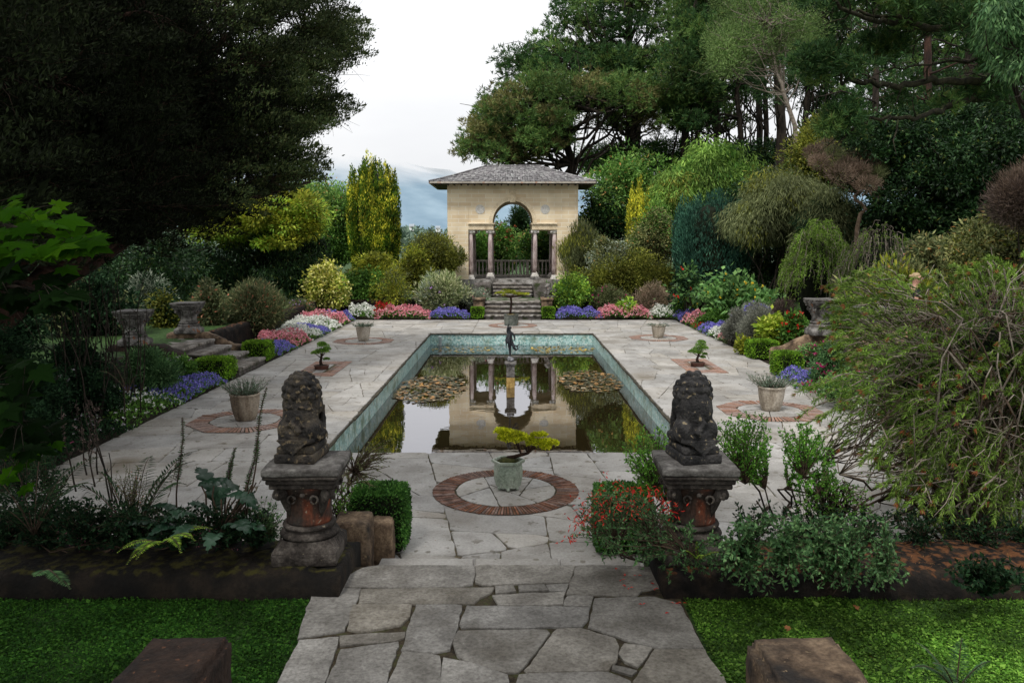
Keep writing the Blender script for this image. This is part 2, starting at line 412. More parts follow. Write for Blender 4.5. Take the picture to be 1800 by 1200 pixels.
F['yelgreen'] = foliage('yellow_green_leaves', [(0.06, 0.085, 0.01), (0.16, 0.19, 0.02), (0.32, 0.31, 0.04)], 0.9, 0.45)
F['oliveyel'] = foliage('olive_yellow_leaves', [(0.035, 0.045, 0.008), (0.10, 0.115, 0.016), (0.2, 0.2, 0.04)], 0.9, 0.45)
F['varieg'] = foliage('cream_edged_leaves', [(0.08, 0.14, 0.04), (0.36, 0.42, 0.2), (0.68, 0.68, 0.42)], 1.2, 0.3, gain=1.1)
F['euonymus'] = foliage('yellow_cream_leaves', [(0.12, 0.2, 0.03), (0.55, 0.55, 0.1), (0.85, 0.8, 0.35)], 1.5, 0.3, gain=1.1)
F['greyleaf'] = foliage('grey_green_leaves', [(0.06, 0.08, 0.055), (0.16, 0.19, 0.14), (0.3, 0.33, 0.26)], 1.0, 0.35)
F['pinkgrass'] = foliage('pinkish_tips', [(0.12, 0.12, 0.06), (0.3, 0.24, 0.16), (0.5, 0.36, 0.28)], 1.0, 0.3, gain=1.1)
F['abut'] = foliage('abutilon_leaves', [(0.03, 0.075, 0.022), (0.08, 0.17, 0.05), (0.16, 0.28, 0.09)], 0.9, 0.4, rough=0.45)
F['azalea'] = foliage('red_tipped_leaves', [(0.03, 0.045, 0.02), (0.075, 0.095, 0.04), (0.15, 0.14, 0.07), (0.35, 0.12, 0.07)], 0.9, 0.45)
F['hedge'] = foliage('box_leaves', [(0.03, 0.075, 0.006), (0.08, 0.17, 0.012), (0.17, 0.29, 0.025)], 2.5, 0.4, trans=0.2)
F['hedgenear'] = foliage('box_leaves_near', [(0.015, 0.05, 0.01), (0.035, 0.10, 0.018), (0.08, 0.18, 0.035)], 3, 0.4, trans=0.2)
F['nearleaf'] = foliage('near_shrub_leaves', [(0.02, 0.07, 0.01), (0.06, 0.16, 0.02), (0.13, 0.28, 0.04)], 3, 0.35, trans=0.35)
F['vine'] = foliage('bluish_vine_leaves', [(0.015, 0.042, 0.015), (0.045, 0.10, 0.036), (0.095, 0.17, 0.065)], 3, 0.4, trans=0.2)
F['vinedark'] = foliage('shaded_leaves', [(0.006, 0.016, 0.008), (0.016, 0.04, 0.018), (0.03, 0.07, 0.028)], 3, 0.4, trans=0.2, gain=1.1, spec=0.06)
F['bottle'] = foliage('bottlebrush_leaves', [(0.035, 0.07, 0.010), (0.09, 0.155, 0.022), (0.17, 0.25, 0.05)], 1.2, 0.5, trans=0.3)
F['rusty'] = foliage('rusty_tips', [(0.16, 0.05, 0.02), (0.32, 0.10, 0.04), (0.42, 0.2, 0.09)], 3, 0.3, gain=1.1)
F['maple'] = foliage('backlit_maple', [(0.014, 0.055, 0.002), (0.03, 0.10, 0.003), (0.06, 0.16, 0.005)], 3, 0.25, rough=.9, trans=0.45, gain=1.0, spec=.05)
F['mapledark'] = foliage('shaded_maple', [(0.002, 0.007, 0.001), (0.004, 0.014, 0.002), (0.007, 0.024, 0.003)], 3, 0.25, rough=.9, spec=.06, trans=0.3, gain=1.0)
F['fern'] = foliage('fern_fronds', [(0.007, 0.02, 0.007), (0.016, 0.045, 0.014), (0.035, 0.08, 0.025)], 2, 0.4, trans=0.2, gain=1.1, spec=0.06)
F['ferny'] = foliage('pale_fern', [(0.05, 0.10, 0.01), (0.12, 0.2, 0.02), (0.25, 0.34, 0.04)], 2, 0.3, trans=0.3)
F['acanthus'] = foliage('glossy_acanthus', [(0.012, 0.036, 0.018), (0.024, 0.065, 0.034), (0.04, 0.09, 0.05)], 2, 0.3, rough=0.3, trans=0.15, gain=1.1, spec=0.3)
F['spike'] = foliage('spike_bracts', [(0.02, 0.045, 0.015), (0.05, 0.085, 0.035), (0.13, 0.08, 0.11)], 2, 0.3)
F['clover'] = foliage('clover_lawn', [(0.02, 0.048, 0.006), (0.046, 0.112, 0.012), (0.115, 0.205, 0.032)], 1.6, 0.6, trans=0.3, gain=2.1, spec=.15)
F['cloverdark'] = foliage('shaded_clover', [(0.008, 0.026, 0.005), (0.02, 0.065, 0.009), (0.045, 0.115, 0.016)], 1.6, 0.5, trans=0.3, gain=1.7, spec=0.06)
F['lav'] = foliage('lavender_leaves', [(0.05, 0.09, 0.055), (0.12, 0.18, 0.12), (0.22, 0.3, 0.22)], 4, 0.3, gain=1.1)
F['bonsai'] = foliage('bonsai_needles', [(0.03, 0.075, 0.012), (0.08, 0.17, 0.025), (0.17, 0.27, 0.05)], 6, 0.35)
F['bonsaigold'] = foliage('golden_bonsai', [(0.2, 0.25, 0.01), (0.48, 0.54, 0.02), (0.8, 0.8, 0.06)], 6, 0.35, gain=1.1)
F['lime'] = foliage('lime_leaves', [(0.14, 0.24, 0.02), (0.32, 0.42, 0.04), (0.5, 0.55, 0.1)], 3, 0.3, gain=1.1)
F['asterleaf'] = foliage('grey_haze_leaves', [(0.05, 0.055, 0.045), (0.12, 0.125, 0.10), (0.2, 0.2, 0.17)], 2, 0.4)
F['bedleaf'] = foliage('bed_leaves', [(0.02, 0.055, 0.01), (0.05, 0.12, 0.018), (0.10, 0.2, 0.035)], 3, 0.4)
for k, c in dict(pink=[(0.55, 0.14, 0.19), (0.78, 0.33, 0.37), (0.9, 0.58, 0.6)], white=[(0.6, 0.62, 0.55), (0.82, 0.83, 0.78), (0.9, 0.9, 0.88)],
                 violet=[(0.13, 0.11, 0.42), (0.24, 0.21, 0.62), (0.42, 0.38, 0.78)], red=[(0.3, 0.008, 0.012), (0.55, 0.02, 0.02), (0.7, 0.06, 0.04)],
                 scarlet=[(0.5, 0.02, 0.012), (0.7, 0.045, 0.025), (0.8, 0.12, 0.07)], magenta=[(0.3, 0.01, 0.09), (0.5, 0.02, 0.17), (0.65, 0.08, 0.3)],
                 yellow=[(0.6, 0.35, 0.01), (0.75, 0.55, 0.03), (0.8, 0.65, 0.1)], lilac=[(0.3, 0.15, 0.4), (0.5, 0.3, 0.6), (0.65, 0.5, 0.75)],
                 dimpink=[(0.16, 0.03, 0.07), (0.3, 0.08, 0.14), (0.4, 0.14, 0.2)], mauvewhite=[(0.3, 0.25, 0.3), (0.5, 0.45, 0.5), (0.6, 0.58, 0.6)]).items():
    F[k] = foliage(k + '_petals', c, 5, 0.15, rough=0.6, trans=0.25)
F['lily'] = foliage('lily_pads', [(0.03, 0.04, 0.018), (0.12, 0.10, 0.055), (0.40, 0.2, 0.06), (0.6, 0.5, 0.36)], 2.0, 0.3, rough=0.35, trans=0.0, gain=1.1)
F['lilyyel'] = foliage('yellow_lily_pads', [(0.05, 0.07, 0.02), (0.45, 0.3, 0.05), (0.6, 0.42, 0.08)], 2.0, 0.3, rough=0.35, trans=0.0, gain=1.1)
F['litter'] = foliage('leaf_litter', [(0.08, 0.03, 0.012), (0.2, 0.08, 0.03), (0.3, 0.16, 0.06)], 2.0, 0.3, trans=0.0, gain=1.1)

# ------------------------------------------------------------------ plants
STY = dict(broad=(0.7, 0.0, 0.7, 0.45), up=(0.25, 1.2, 0.3, 0.0), droop=(0.5, -0.9, 0.35, 0.0), fine=(0.9, 0.25, 0.5, 0.0),
           needle=(0.8, 0.5, 0.6, 0.0), layer=(1.0, -0.05, 0.3, 0.8), spiky=(1.0, 0.6, 0.3, 0.0))


def rdir(n, rng):
    u = rng.normal(size=(n, 3)); return u / np.linalg.norm(u, axis=1)[:, None]


def blob(mb, cen, rad, n, l, w, style='broad', mi=0, rng=RNG, shell=0.5, upper=False):
    """n leaves in each ellipsoid clump"""
    cen = np.asarray(cen, float).reshape(-1, 3); K = len(cen)
    rad = np.asarray(rad, float)
    if rad.ndim == 0: rad = np.full((K, 3), float(rad))
    elif rad.ndim == 1: rad = np.repeat(rad[:, None], 3, axis=1) if len(rad) == K and K != 3 else np.tile(rad, (K, 1))
    c = np.repeat(cen, n, axis=0); r = np.repeat(rad, n, axis=0)
    u = rdir(len(c), rng)
    if upper: u[:, 2] = np.where(u[:, 2] < -0.25, -u[:, 2], u[:, 2])
    t = shell + (1 - shell) * rng.random(len(c))[:, None] ** 0.7
    t = np.where(rng.random((len(c), 1)) < .10, t * rng.uniform(1.0, 1.45, (len(c), 1)), t)
    p = c + u * r * t
    o, up, rn, flat = STY[style]
    d = o * u + np.array([0, 0, up]) + rn * rng.normal(size=(len(c), 3))
    ll = l * rng.uniform(0.65, 1.25, len(c)); ww = w * rng.uniform(0.7, 1.2, len(c))
    mb.leaves(p, d, ll, ww, mi=mi, flat=flat, rng=rng)


def tufts(mb, cen, rad, n, per, l, w, mi=0, rng=RNG, up=0.5, flatz=0.6):
    """pine-like tufts: 'per' needles fanning from each of n points per clump"""
    cen = np.asarray(cen, float).reshape(-1, 3); K = len(cen)
    rad = np.broadcast_to(np.asarray(rad, float), (K,))
    u = rdir(K * n, rng)
    p = np.repeat(cen, n, axis=0) + u * np.repeat(rad, n)[:, None] * np.array([1, 1, flatz]) * (0.35 + 0.65 * rng.random((K * n, 1)))
    ax = u * 0.7 + np.array([0, 0, up]) + 0.3 * rng.normal(size=u.shape)
    ax /= np.linalg.norm(ax, axis=1)[:, None]
    P = np.repeat(p, per, axis=0); A = np.repeat(ax, per, axis=0)
    d = A * 0.8 + rng.normal(size=A.shape) * 0.55
    mb.leaves(P, d, l * rng.uniform(0.7, 1.2, len(P)), w, mi=mi, rng=rng)


def inpoly(x, y, poly):
    c = False; j = len(poly) - 1
    for i in range(len(poly)):
        xi, yi = poly[i]; xj, yj = poly[j]
        if (yi > y) != (yj > y) and x < (xj - xi) * (y - yi) / (yj - yi) + xi: c = not c
        j = i
    return c


def poly_points(poly, n, D0, D1, rng, mind=None, dfn=None):
    xs = [p[0] for p in poly]; ys = [p[1] for p in poly]
    out = []; tries = 0
    if mind is None:
        A = abs(sum(poly[i][0] * poly[i - 1][1] - poly[i - 1][0] * poly[i][1] for i in range(len(poly)))) / 2
        mind = 0.62 * math.sqrt(A / max(n, 1))
    while len(out) < n and tries < n * 60:
        tries += 1
        x = rng.uniform(min(xs), max(xs)); y = rng.uniform(min(ys), max(ys))
        if not inpoly(x, y, poly): continue
        if tries < n * 30 and any((x - a) ** 2 + (y - b) ** 2 < mind ** 2 for a, b in [(q[0], q[1]) for q in out[-400:]]): continue
        D = dfn(x, y, rng) if dfn else rng.uniform(D0, D1)
        out.append((x, y, D))
    return out


def limb(mb, a, b, r0, r1, rng, sag=0.0, wob=0.06, n=7, mi=0, seg=5):
    a = np.array(a, float); b = np.array(b, float)
    t = np.linspace(0, 1, n)[:, None]
    p = a + (b - a) * t
    Ld = np.linalg.norm(b - a)
    p += (rng.normal(size=3) * np.sin(t * PI) * .55 + rng.normal(size=3) * np.sin(t * 2 * PI) * .4 + rng.normal(size=3) * np.sin(t * 3 * PI) * .2) * wob * Ld
    p[1:-1] += rng.normal(size=(n - 2, 3)) * wob * Ld * 0.10
    p[:, 2] += sag * Ld * np.sin(t[:, 0] * PI)
    mb.tube(p, list(r0 + (r1 - r0) * t[:, 0]), seg=seg, mi=mi)
    return p


def tree(name, label, cat, base, trunk_top, tr, clumps, cr, fmat, bark, style='broad', per=300, l=0.1, w=0.05, group=None, seed=1,
         tuft=None, lean_pts=None, flatz=0.7, limbs=0.5, attach=(0.35, 1.0), sag=-0.05, lr=None, tipmat=None, tipfrac=0.0, core=0.0):
    """trunk tube, limbs reaching the clumps, crown of leaves or needle tufts"""
    rng = np.random.default_rng(seed)
    base = np.array(base, float); top = np.array(trunk_top, float)
    root = empty(name, tuple(base), label, cat, group)
    tm = MB()
    path = [base] + [np.array(q, float) for q in (lean_pts or [])] + [top]
    path = np.array(path)
    k = 12; tt = np.linspace(0, len(path) - 1, k)
    sp = np.array([path[min(int(t), len(path) - 2)] * (1 - (t - min(int(t), len(path) - 2))) + path[min(int(t), len(path) - 2) + 1] * (t - min(int(t), len(path) - 2)) for t in tt])
    sp[1:-1] += rng.normal(size=(k - 2, 3)) * tr * 0.35
    rr = [tr * (1.25 if i == 0 else 1.0) * (1 - 0.72 * i / (k - 1)) for i in range(k)]
    tm.tube(sp, rr, seg=8)
    C = np.array(clumps)
    for c in C:
        if rng.random() > limbs: continue
        s = rng.uniform(attach[0], attach[1]); i = int(s * (k - 1))
        # a limb starts below its clump
        i = min(i, k - 1)
        cand = [j for j in range(int(attach[0] * (k - 1)), k) if sp[j][2] < c[2] + 0.3]
        if cand: i = cand[rng.integers(len(cand))] if rng.random() < 0.4 else cand[-1]
        a = sp[i]; r = (lr or tr * 0.32) * rng.uniform(0.6, 1.1)
        limb(tm, a, c, r, r * 0.25, rng, sag=sag, wob=0.09)
        if rng.random() < 0.7:
            for _ in range(2):
                a2 = a + (c - a) * rng.uniform(0.5, 0.85)
                limb(tm, a2, c + rng.normal(size=3) * cr * 0.7, r * 0.4, r * 0.12, rng, wob=0.08, n=5, seg=4)
    part(tm, 'trunk', bark, root)
    fm = MB()
    rads = cr * rng.uniform(0.7, 1.25, len(C))
    tip = rng.random(len(C)) < tipfrac
    for mi, sel in ((0, ~tip), (1, tip)):
        if not sel.any(): continue
        if tuft:
            tufts(fm, C[sel], rads[sel], tuft[0], tuft[1], l, w, mi=mi, rng=rng, flatz=flatz)
        else:
            R3 = np.stack([rads[sel], rads[sel], rads[sel] * flatz], axis=1)
            blob(fm, C[sel], R3, per, l, w, style, mi=mi, rng=rng, shell=0.35)
    mats = [fmat, tipmat or fmat]
    if core:
        blob(fm, C, np.stack([rads, rads, rads * flatz], axis=1) * .7, int(per * .6), l * 1.15, w * 1.15, style, mi=0, rng=rng, shell=.1)
        mats.append(M['core'])
    part(fm, 'crown', mats, root)
    return root


def P2W(pts): return [W(*p) for p in pts]


def shrub(name, label, bbox, D, zg, fmat, style='broad', l=0.08, w=0.04, dens=1.0, group=None, cat='shrub', seed=1, depth=None, nclump=None,
          blossom=None, second=None, core=0.72, cr=None, stems=True, kcl=1.0, boxy=0.0, flatz=0.85):
    """rounded shrub of leafy clumps; bbox in photo pixels, D depth, zg level of the soil"""
    rng = np.random.default_rng(seed)
    x0, y0, x1, y1 = bbox
    cx = ((x0 + x1) / 2 - 900) / 1400 * D
    Y = (D - (CAMZ - zg) * math.sin(TH)) / math.cos(TH)
    hw = (x1 - x0) / 2 / 1400 * D * (1.08 if D > 19 else 1)
    ztop = W(0, y0, D)[2]
    zb = max(zg, min(W(0, y1, D)[2], ztop - 0.3))
    zb = zg if zb < zg + 0.5 else zb
    hh = (ztop - zb) / 2; dz = depth / 2 if depth else hw * 0.8
    root = empty(name, (cx, Y, zg), label, cat, group)
    cr = cr or max(0.12, min(hw, hh) * 0.42)
    A = 4 * PI * ((hw * hh) ** 1.6 / 3 + (hw * dz) ** 1.6 / 3 + (dz * hh) ** 1.6 / 3) ** (1 / 1.6)
    nc = nclump or int(max(10, A / (cr * cr * 1.5)) * kcl)
    nlb = int(rng.integers(5, 9)); Cs = []
    ctr = np.array([cx, Y, zb + hh]); E = np.array([hw, dz, hh])
    for k in range(nlb):
        ud = rdir(1, rng)[0]; ud[2] = ud[2] * .8 + (.15 if k % 2 else -.1)
        if k == 0: ud = np.array([rng.normal() * .15, 0, 1.0])
        if k == 1: ud = np.array([-1.0, 0, rng.uniform(-.6, .1)])
        if k == 2: ud = np.array([1.0, 0, rng.uniform(-.6, .1)])
        f_ = rng.uniform(.42, .62); lc = ctr + ud / np.linalg.norm(ud) * E * (1 - f_) * rng.uniform(.85, 1.08); lr_ = E * f_
        m_ = max(5, int(nc / nlb * 1.3)); u = rdir(m_, rng); q = np.sign(u) * np.abs(u) ** (1 - 0.5 * boxy)
        Cs.append(lc + q * rng.uniform(.8, 1.05, (m_, 1)) * np.maximum(lr_ - cr * .6, lr_ * .35))
    C = np.concatenate(Cs); C = C[C[:, 2] > zg + cr * .15]
    if D > 20: l, w = l * 1.35, w * 1.35
    fm = MB()
    R = cr * rng.uniform(0.55, 1.45, len(C)); R3 = np.stack([R, R, R * flatz], axis=1)
    per = int(max(14, dens * 4.6 * cr * cr / (l * w)))
    per = min(per, 900)
    if second:
        s = rng.random(len(C)) < second[1]
        if (~s).any(): blob(fm, C[~s], R3[~s], per, l, w, style, 0, rng, shell=0.45)
        if s.any(): blob(fm, C[s], R3[s], per, l, w, style, 1, rng, shell=0.45)
    else: blob(fm, C, R3, per, l, w, style, 0, rng, shell=0.45)
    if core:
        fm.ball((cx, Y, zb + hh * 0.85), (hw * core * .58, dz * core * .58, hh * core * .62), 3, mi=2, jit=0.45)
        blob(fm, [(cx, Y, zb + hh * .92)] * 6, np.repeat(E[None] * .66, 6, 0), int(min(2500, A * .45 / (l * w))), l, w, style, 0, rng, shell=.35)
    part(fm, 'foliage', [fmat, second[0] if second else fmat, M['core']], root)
    if stems:
        sm = MB()
        for k in range(5):
            a = np.array([cx + rng.uniform(-.12, .12), Y + rng.uniform(-.12, .12), zg - 0.03])
            c = C[rng.integers(len(C))]
            limb(sm, a, c, 0.02 + hh * 0.012, 0.008, rng, wob=0.08)
        part(sm, 'stems', M['bark'], root)
    if blossom:
        bmt, nb, bs = blossom
        bm_ = MB(); i = rng.integers(len(C), size=nb); u = rdir(nb, rng); u[:, 2] = np.abs(u[:, 2]); u[:, 1] = -np.abs(u[:, 1])
        p = C[i] + u * R3[i] * 1.0
        for j in range(4):
            bm_.leaves(p, u * 0.3 + rng.normal(size=p.shape) * 0.8, bs, bs * 0.8, rng=rng, fold=0.25)
        part(bm_, 'blossoms', bmt, root)
    return root


def columnar(name, label, bbox, D, zg, fmat, group=None, cat='conifer', seed=1, spikes=60, l=0.09, w=0.035, per=170, rsp=0.18, core=0.8, taper=0.75, tipmat=None, wav=0.0):
    """fastigiate conifer: a bundle of upright plumes"""
    rng = np.random.default_rng(seed)
    x0, y0, x1, y1 = bbox
    cx = ((x0 + x1) / 2 - 900) / 1400 * D; Y = (D - (CAMZ - zg) * math.sin(TH)) / math.cos(TH)
    hw = (x1 - x0) / 2 / 1400 * D; zt = W(0, y0, D)[2]; H = zt - zg
    root = empty(name, (cx, Y, zg), label, cat, group)
    fm = MB()
    for k in range(spikes):
        a = rng.uniform(0, 2 * PI); r = math.sqrt(rng.random()) if k > spikes * 0.55 else 1.0
        r *= 0.95
        bx, by = math.cos(a) * r, math.sin(a) * r
        top = H * (1 - 0.12 * r * r) * rng.uniform(0.80 if wav else .87, .97) if r < .94 else H * (rng.uniform(0.74, 0.93) if rng.random() < .6 else rng.uniform(.4, .75))
        if k < 3: top = H * rng.uniform(0.95, 1.0); bx *= 0.3; by *= 0.3
        segs = 9
        for s in range(segs):
            t = (s + 0.5) / segs
            zt_ = t * top / H; wd = hw * (1 + wav * math.sin(3 * a + seed) + .7 * wav * math.sin(5 * a)) * (0.62 + 0.38 * math.sin(min(1, zt_ / 0.55) * PI / 2)) * (1 if zt_ < taper else 1 - (zt_ - taper) * 0.9)
            c = np.array([cx + bx * (wd - rsp * 0.6), Y + by * (wd - rsp * 0.6) * 0.9, zg + 0.05 + t * top])
            rr = rsp * (1.0 if t < 0.75 else max(0.22, 1 - (t - 0.75) * 3.3))
            blob(fm, [c], np.array([[rr, rr, top / segs * 0.75]]), int(per * (0.4 + 0.6 * rr / rsp) / 3), l, w, 'up', 2 if (tipmat and t > .45 and rng.random() < .38) else 0, rng, shell=0.6)
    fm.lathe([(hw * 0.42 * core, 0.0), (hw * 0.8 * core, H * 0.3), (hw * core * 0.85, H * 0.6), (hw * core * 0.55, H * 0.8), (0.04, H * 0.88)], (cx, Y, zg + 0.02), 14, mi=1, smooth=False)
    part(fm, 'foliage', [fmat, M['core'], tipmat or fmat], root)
    tm = MB(); tm.tube([(cx, Y, zg - .05), (cx, Y, zg + H * 0.5)], [0.1, 0.05], seg=6); part(tm, 'trunk', M['bark'], root)
    return root


def hedge_block(label, x0, x1, y0, y1, z0, z1, fmat, l, w, n, seed, group='clipped box hedge blocks', rot=0.0):
    rng = np.random.default_rng(seed)
    cx, cy = (x0 + x1) / 2, (y0 + y1) / 2
    root = empty('box_hedge', (cx, cy, z0), label, 'hedge', group, rz=rot)
    hx, hy, hz = (x1 - x0) / 2, (y1 - y0) / 2, (z1 - z0) / 2
    # points on a rounded box
    q = rng.uniform(-1, 1, (n, 3)); ar = np.array([hy * hz, hx * hz, hx * hy * .8]); fa = rng.choice(3, n, p=ar / ar.sum())
    q[np.arange(n), fa] = np.where(rng.random(n) < .5, -1, 1); q[:, 2] = np.where((fa == 2), 1, q[:, 2])
    q = q * (1 - .055 * (np.sum(q * q, axis=1)[:, None] - 1))
    sc = 1 + 0.05 * np.array([mnoise.noise(Vector(v) * 2.2 + Vector((seed, 0, 0))) for v in q])[:, None]
    p = q * np.array([hx - l * .35, hy - l * .35, hz - l * .35]) * sc * rng.uniform(0.86, 1.0, (n, 1)) + np.array([0, 0, hz])
    m = MB(); m.leaves(p, q * 0.8 + rng.normal(size=p.shape) * 0.55, l * rng.uniform(.7, 1.2, n), w, rng=rng)
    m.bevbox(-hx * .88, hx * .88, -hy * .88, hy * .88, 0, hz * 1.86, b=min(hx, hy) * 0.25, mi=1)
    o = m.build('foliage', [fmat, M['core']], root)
    s = MB()
    for k in range(4): s.tube([(rng.uniform(-.4, .4) * hx, rng.uniform(-.4, .4) * hy, -.02), (rng.uniform(-.5, .5) * hx, rng.uniform(-.5, .5) * hy, hz)], 0.012, seg=5)
    s.build('stems', M['bark'], root)
    return root


def flower_patch(label, x0, x1, y0, y1, h, petal, seed, dens=650, bs=0.035, leafs=None, group='bedding flower patches along the terrace', zg=0.03, slope=None, ll=0.06):
    """low mound of leaves covered in blossoms"""
    rng = np.random.default_rng(seed)
    cx, cy = (x0 + x1) / 2, (y0 + y1) / 2; hx, hy = (x1 - x0) / 2, (y1 - y0) / 2
    root = empty('flower_patch', (cx, cy, zg), label, 'flowers', group)
    A = (x1 - x0) * (y1 - y0)

    def pts(n, lo, hi):
        a = rng.uniform(-1, 1, (n, 2)) * 1.04
        d = np.abs(a) ** 5.0
        e = np.clip(1 - (d[:, 0] + d[:, 1]) * 0.55, 0.12, 1)
        bump = np.array([mnoise.noise(Vector((x * hx * 3 + seed, y * hy * 3, 0))) for x, y in a])
        z = h * e * (0.9 + 0.6 * bump) * rng.uniform(lo, hi, n)
        wob = np.array([mnoise.noise(Vector((x * 2 + seed * 3, y * 2, 5))) for x, y in a]) * 0.1
        return np.stack([a[:, 0] * (hx + wob), a[:, 1] * (hy + wob), z], axis=1)
    nl = int(A * 900); nb = int(A * dens * .72)
    m = MB(); p = pts(nl, 0.25, 0.95)
    m.leaves(p, rng.normal(size=p.shape) * 0.7 + np.array([0, 0, 0.4]), ll, ll * 0.5, flat=0.3, rng=rng)
    m.build('leaves', leafs or F['bedleaf'], root)
    b = MB(); p = pts(nb, 0.9, 1.12)
    for k in range(3):
        b.leaves(p, rng.normal(size=p.shape) * 0.9 + np.array([0, -0.25, 0.35]), bs, bs * 0.85, flat=0.35, rng=rng)
    b.build('blossoms', petal, root)
    return root


# ------------------------------------------------------------------ paving
def split_poly(poly, rng, amax, out, clipf=None, skew=0.2, depth=0):
    P = np.array(poly); n = len(P)
    A = 0.5 * abs(sum(P[i][0] * P[i - 1][1] - P[i - 1][0] * P[i][1] for i in range(n)))
    if depth > 14 or A < amax * rng.uniform(0.45, 1.5):
        out.append(P); return
    mn, mx = P.min(0), P.max(0); ext = mx - mn
    ax = 0 if ext[0] * rng.uniform(0.75, 1.35) > ext[1] else 1
    c = (mn + ext * rng.uniform(0.36, 0.64)); ang = rng.normal() * skew
    nrm = np.array([math.cos(ang), math.sin(ang)]) if ax == 0 else np.array([-math.sin(ang), math.cos(ang)])
    for sgn in (1, -1):
        q = clip_half(P, c, nrm * sgn)
        if len(q) >= 3: split_poly(q, rng, amax, out, clipf, skew, depth + 1)


def clip_half(P, c, n):
    out = []
    for i in range(len(P)):
        a, b = P[i], P[(i + 1) % len(P)]
        da, db = np.dot(a - c, n), np.dot(b - c, n)
        if da >= 0: out.append(a)
        if (da >= 0) != (db >= 0):
            out.append(a + (b - a) * (da / (da - db)))
    return np.array(out)


def slab_mesh(mb, P, z, gap, rng, th=0.03, seg=0.12, wob=0.008, mi=0, corner=0.06):
    """one flagstone with worn uneven edge"""
    P = np.array(P, float); n = len(P)
    A2 = sum(P[i - 1][0] * P[i][1] - P[i][0] * P[i - 1][1] for i in range(n))
    if A2 < 0: P = P[::-1]
    # inset
    Q = P
    c0 = P.mean(0)
    for i in range(n):
        a, b = P[i], P[(i + 1) % n]
        t = (b - a); L = np.linalg.norm(t)
        if L < 1e-5: continue
        nn = np.array([-t[1], t[0]]) / L
        Q = clip_half(Q, a + nn * gap, nn)
        if len(Q) < 3: return
    # chamfer the corners and roughen
    R = []
    m = len(Q)
    for i in range(m):
        p, a, b = Q[i - 1], Q[i], Q[(i + 1) % m]
        la, lb = np.linalg.norm(p - a), np.linalg.norm(b - a)
        if la < 1e-4 or lb < 1e-4: continue
        k = corner * rng.uniform(0.2, 1.2)
        R.append(a + (p - a) / la * min(k, la * 0.35)); R.append(a + (b - a) / lb * min(k * rng.uniform(.6, 1.4), lb * 0.35))
    pts = []
    for i in range(len(R)):
        a, b = R[i], R[(i + 1) % len(R)]
        L = np.linalg.norm(b - a); k = max(1, int(L / seg))
        for j in range(k):
            q = a + (b - a) * j / k
            pts.append(q + rng.normal(size=2) * wob)
    pts = np.array(pts); k = len(pts)
    c = pts.mean(0)
    tilt = rng.normal(size=2) * 0.002
    zz = z + rng.normal() * 0.0018
    inn = c + (pts - c) * (1 - 0.008 / max(0.2, np.abs(pts - c).max()))
    top = np.column_stack([inn, zz + (inn - c) @ tilt])
    rim = np.column_stack([pts, np.full(k, zz - 0.006)])
    bot = np.column_stack([pts, np.full(k, zz - th)])
    fs = [tuple(range(k))]
    for i in range(k):
        j = (i + 1) % k
        fs.append((i, k + i, k + j, j)); fs.append((k + i, 2 * k + i, 2 * k + j, k + j))
    mb.add(np.concatenate([top, rim, bot]), fs, mi)


# pool geometry
PX0, PX1, PY0, PY1, WZ = -2.76, 2.74, 11.25, 26.75, -0.40
TX0, TX1, TY0, TY1 = -6.2, 6.45, 6.97, 31.35
NZ = 0.30        # upper path level
SZ = 0.62        # side lawns
rng = np.random.default_rng(11)
out = []
split_poly([(TX0, TY0), (TX1, TY0), (TX1, TY1), (TX0, TY1)], rng, 0.85, out)
fin = []
for P in out:
    mn, mx = P.min(0), P.max(0)
    if mx[0] <= PX0 or mn[0] >= PX1 or mx[1] <= PY0 or mn[1] >= PY1: fin.append(P); continue
    a = clip_half(P, np.array([PX0, 0]), np.array([-1, 0])); rest = clip_half(P, np.array([PX0, 0]), np.array([1, 0]))
    if len(a) >= 3: fin.append(a)
    if len(rest) < 3: continue
    a = clip_half(rest, np.array([PX1, 0]), np.array([1, 0])); rest = clip_half(rest, np.array([PX1, 0]), np.array([-1, 0]))
    if len(a) >= 3: fin.append(a)
    if len(rest) < 3: continue
    a = clip_half(rest, np.array([0, PY0]), np.array([0, -1]))
    if len(a) >= 3: fin.append(a)
    a = clip_half(rest, np.array([0, PY1]), np.array([0, 1]))
    if len(a) >= 3: fin.append(a)
mb = MB()
for P in fin: slab_mesh(mb, P, 0.0, 0.005, rng, seg=0.14, wob=0.006)
for (a, b, c, d) in ((TX0, PX0 - .03, TY0, TY1), (PX1 + .03, TX1, TY0, TY1), (PX0 - .03, PX1 + .03, TY0, PY0 - .03), (PX0 - .03, PX1 + .03, PY1 + .03, TY1)):
    mb.poly([(a, c, -0.016), (b, c, -0.016), (b, d, -0.016), (a, d, -0.016)], mi=1)
tag(mb.build('terrace', [M['slab'], M['joint']]), kind='structure')

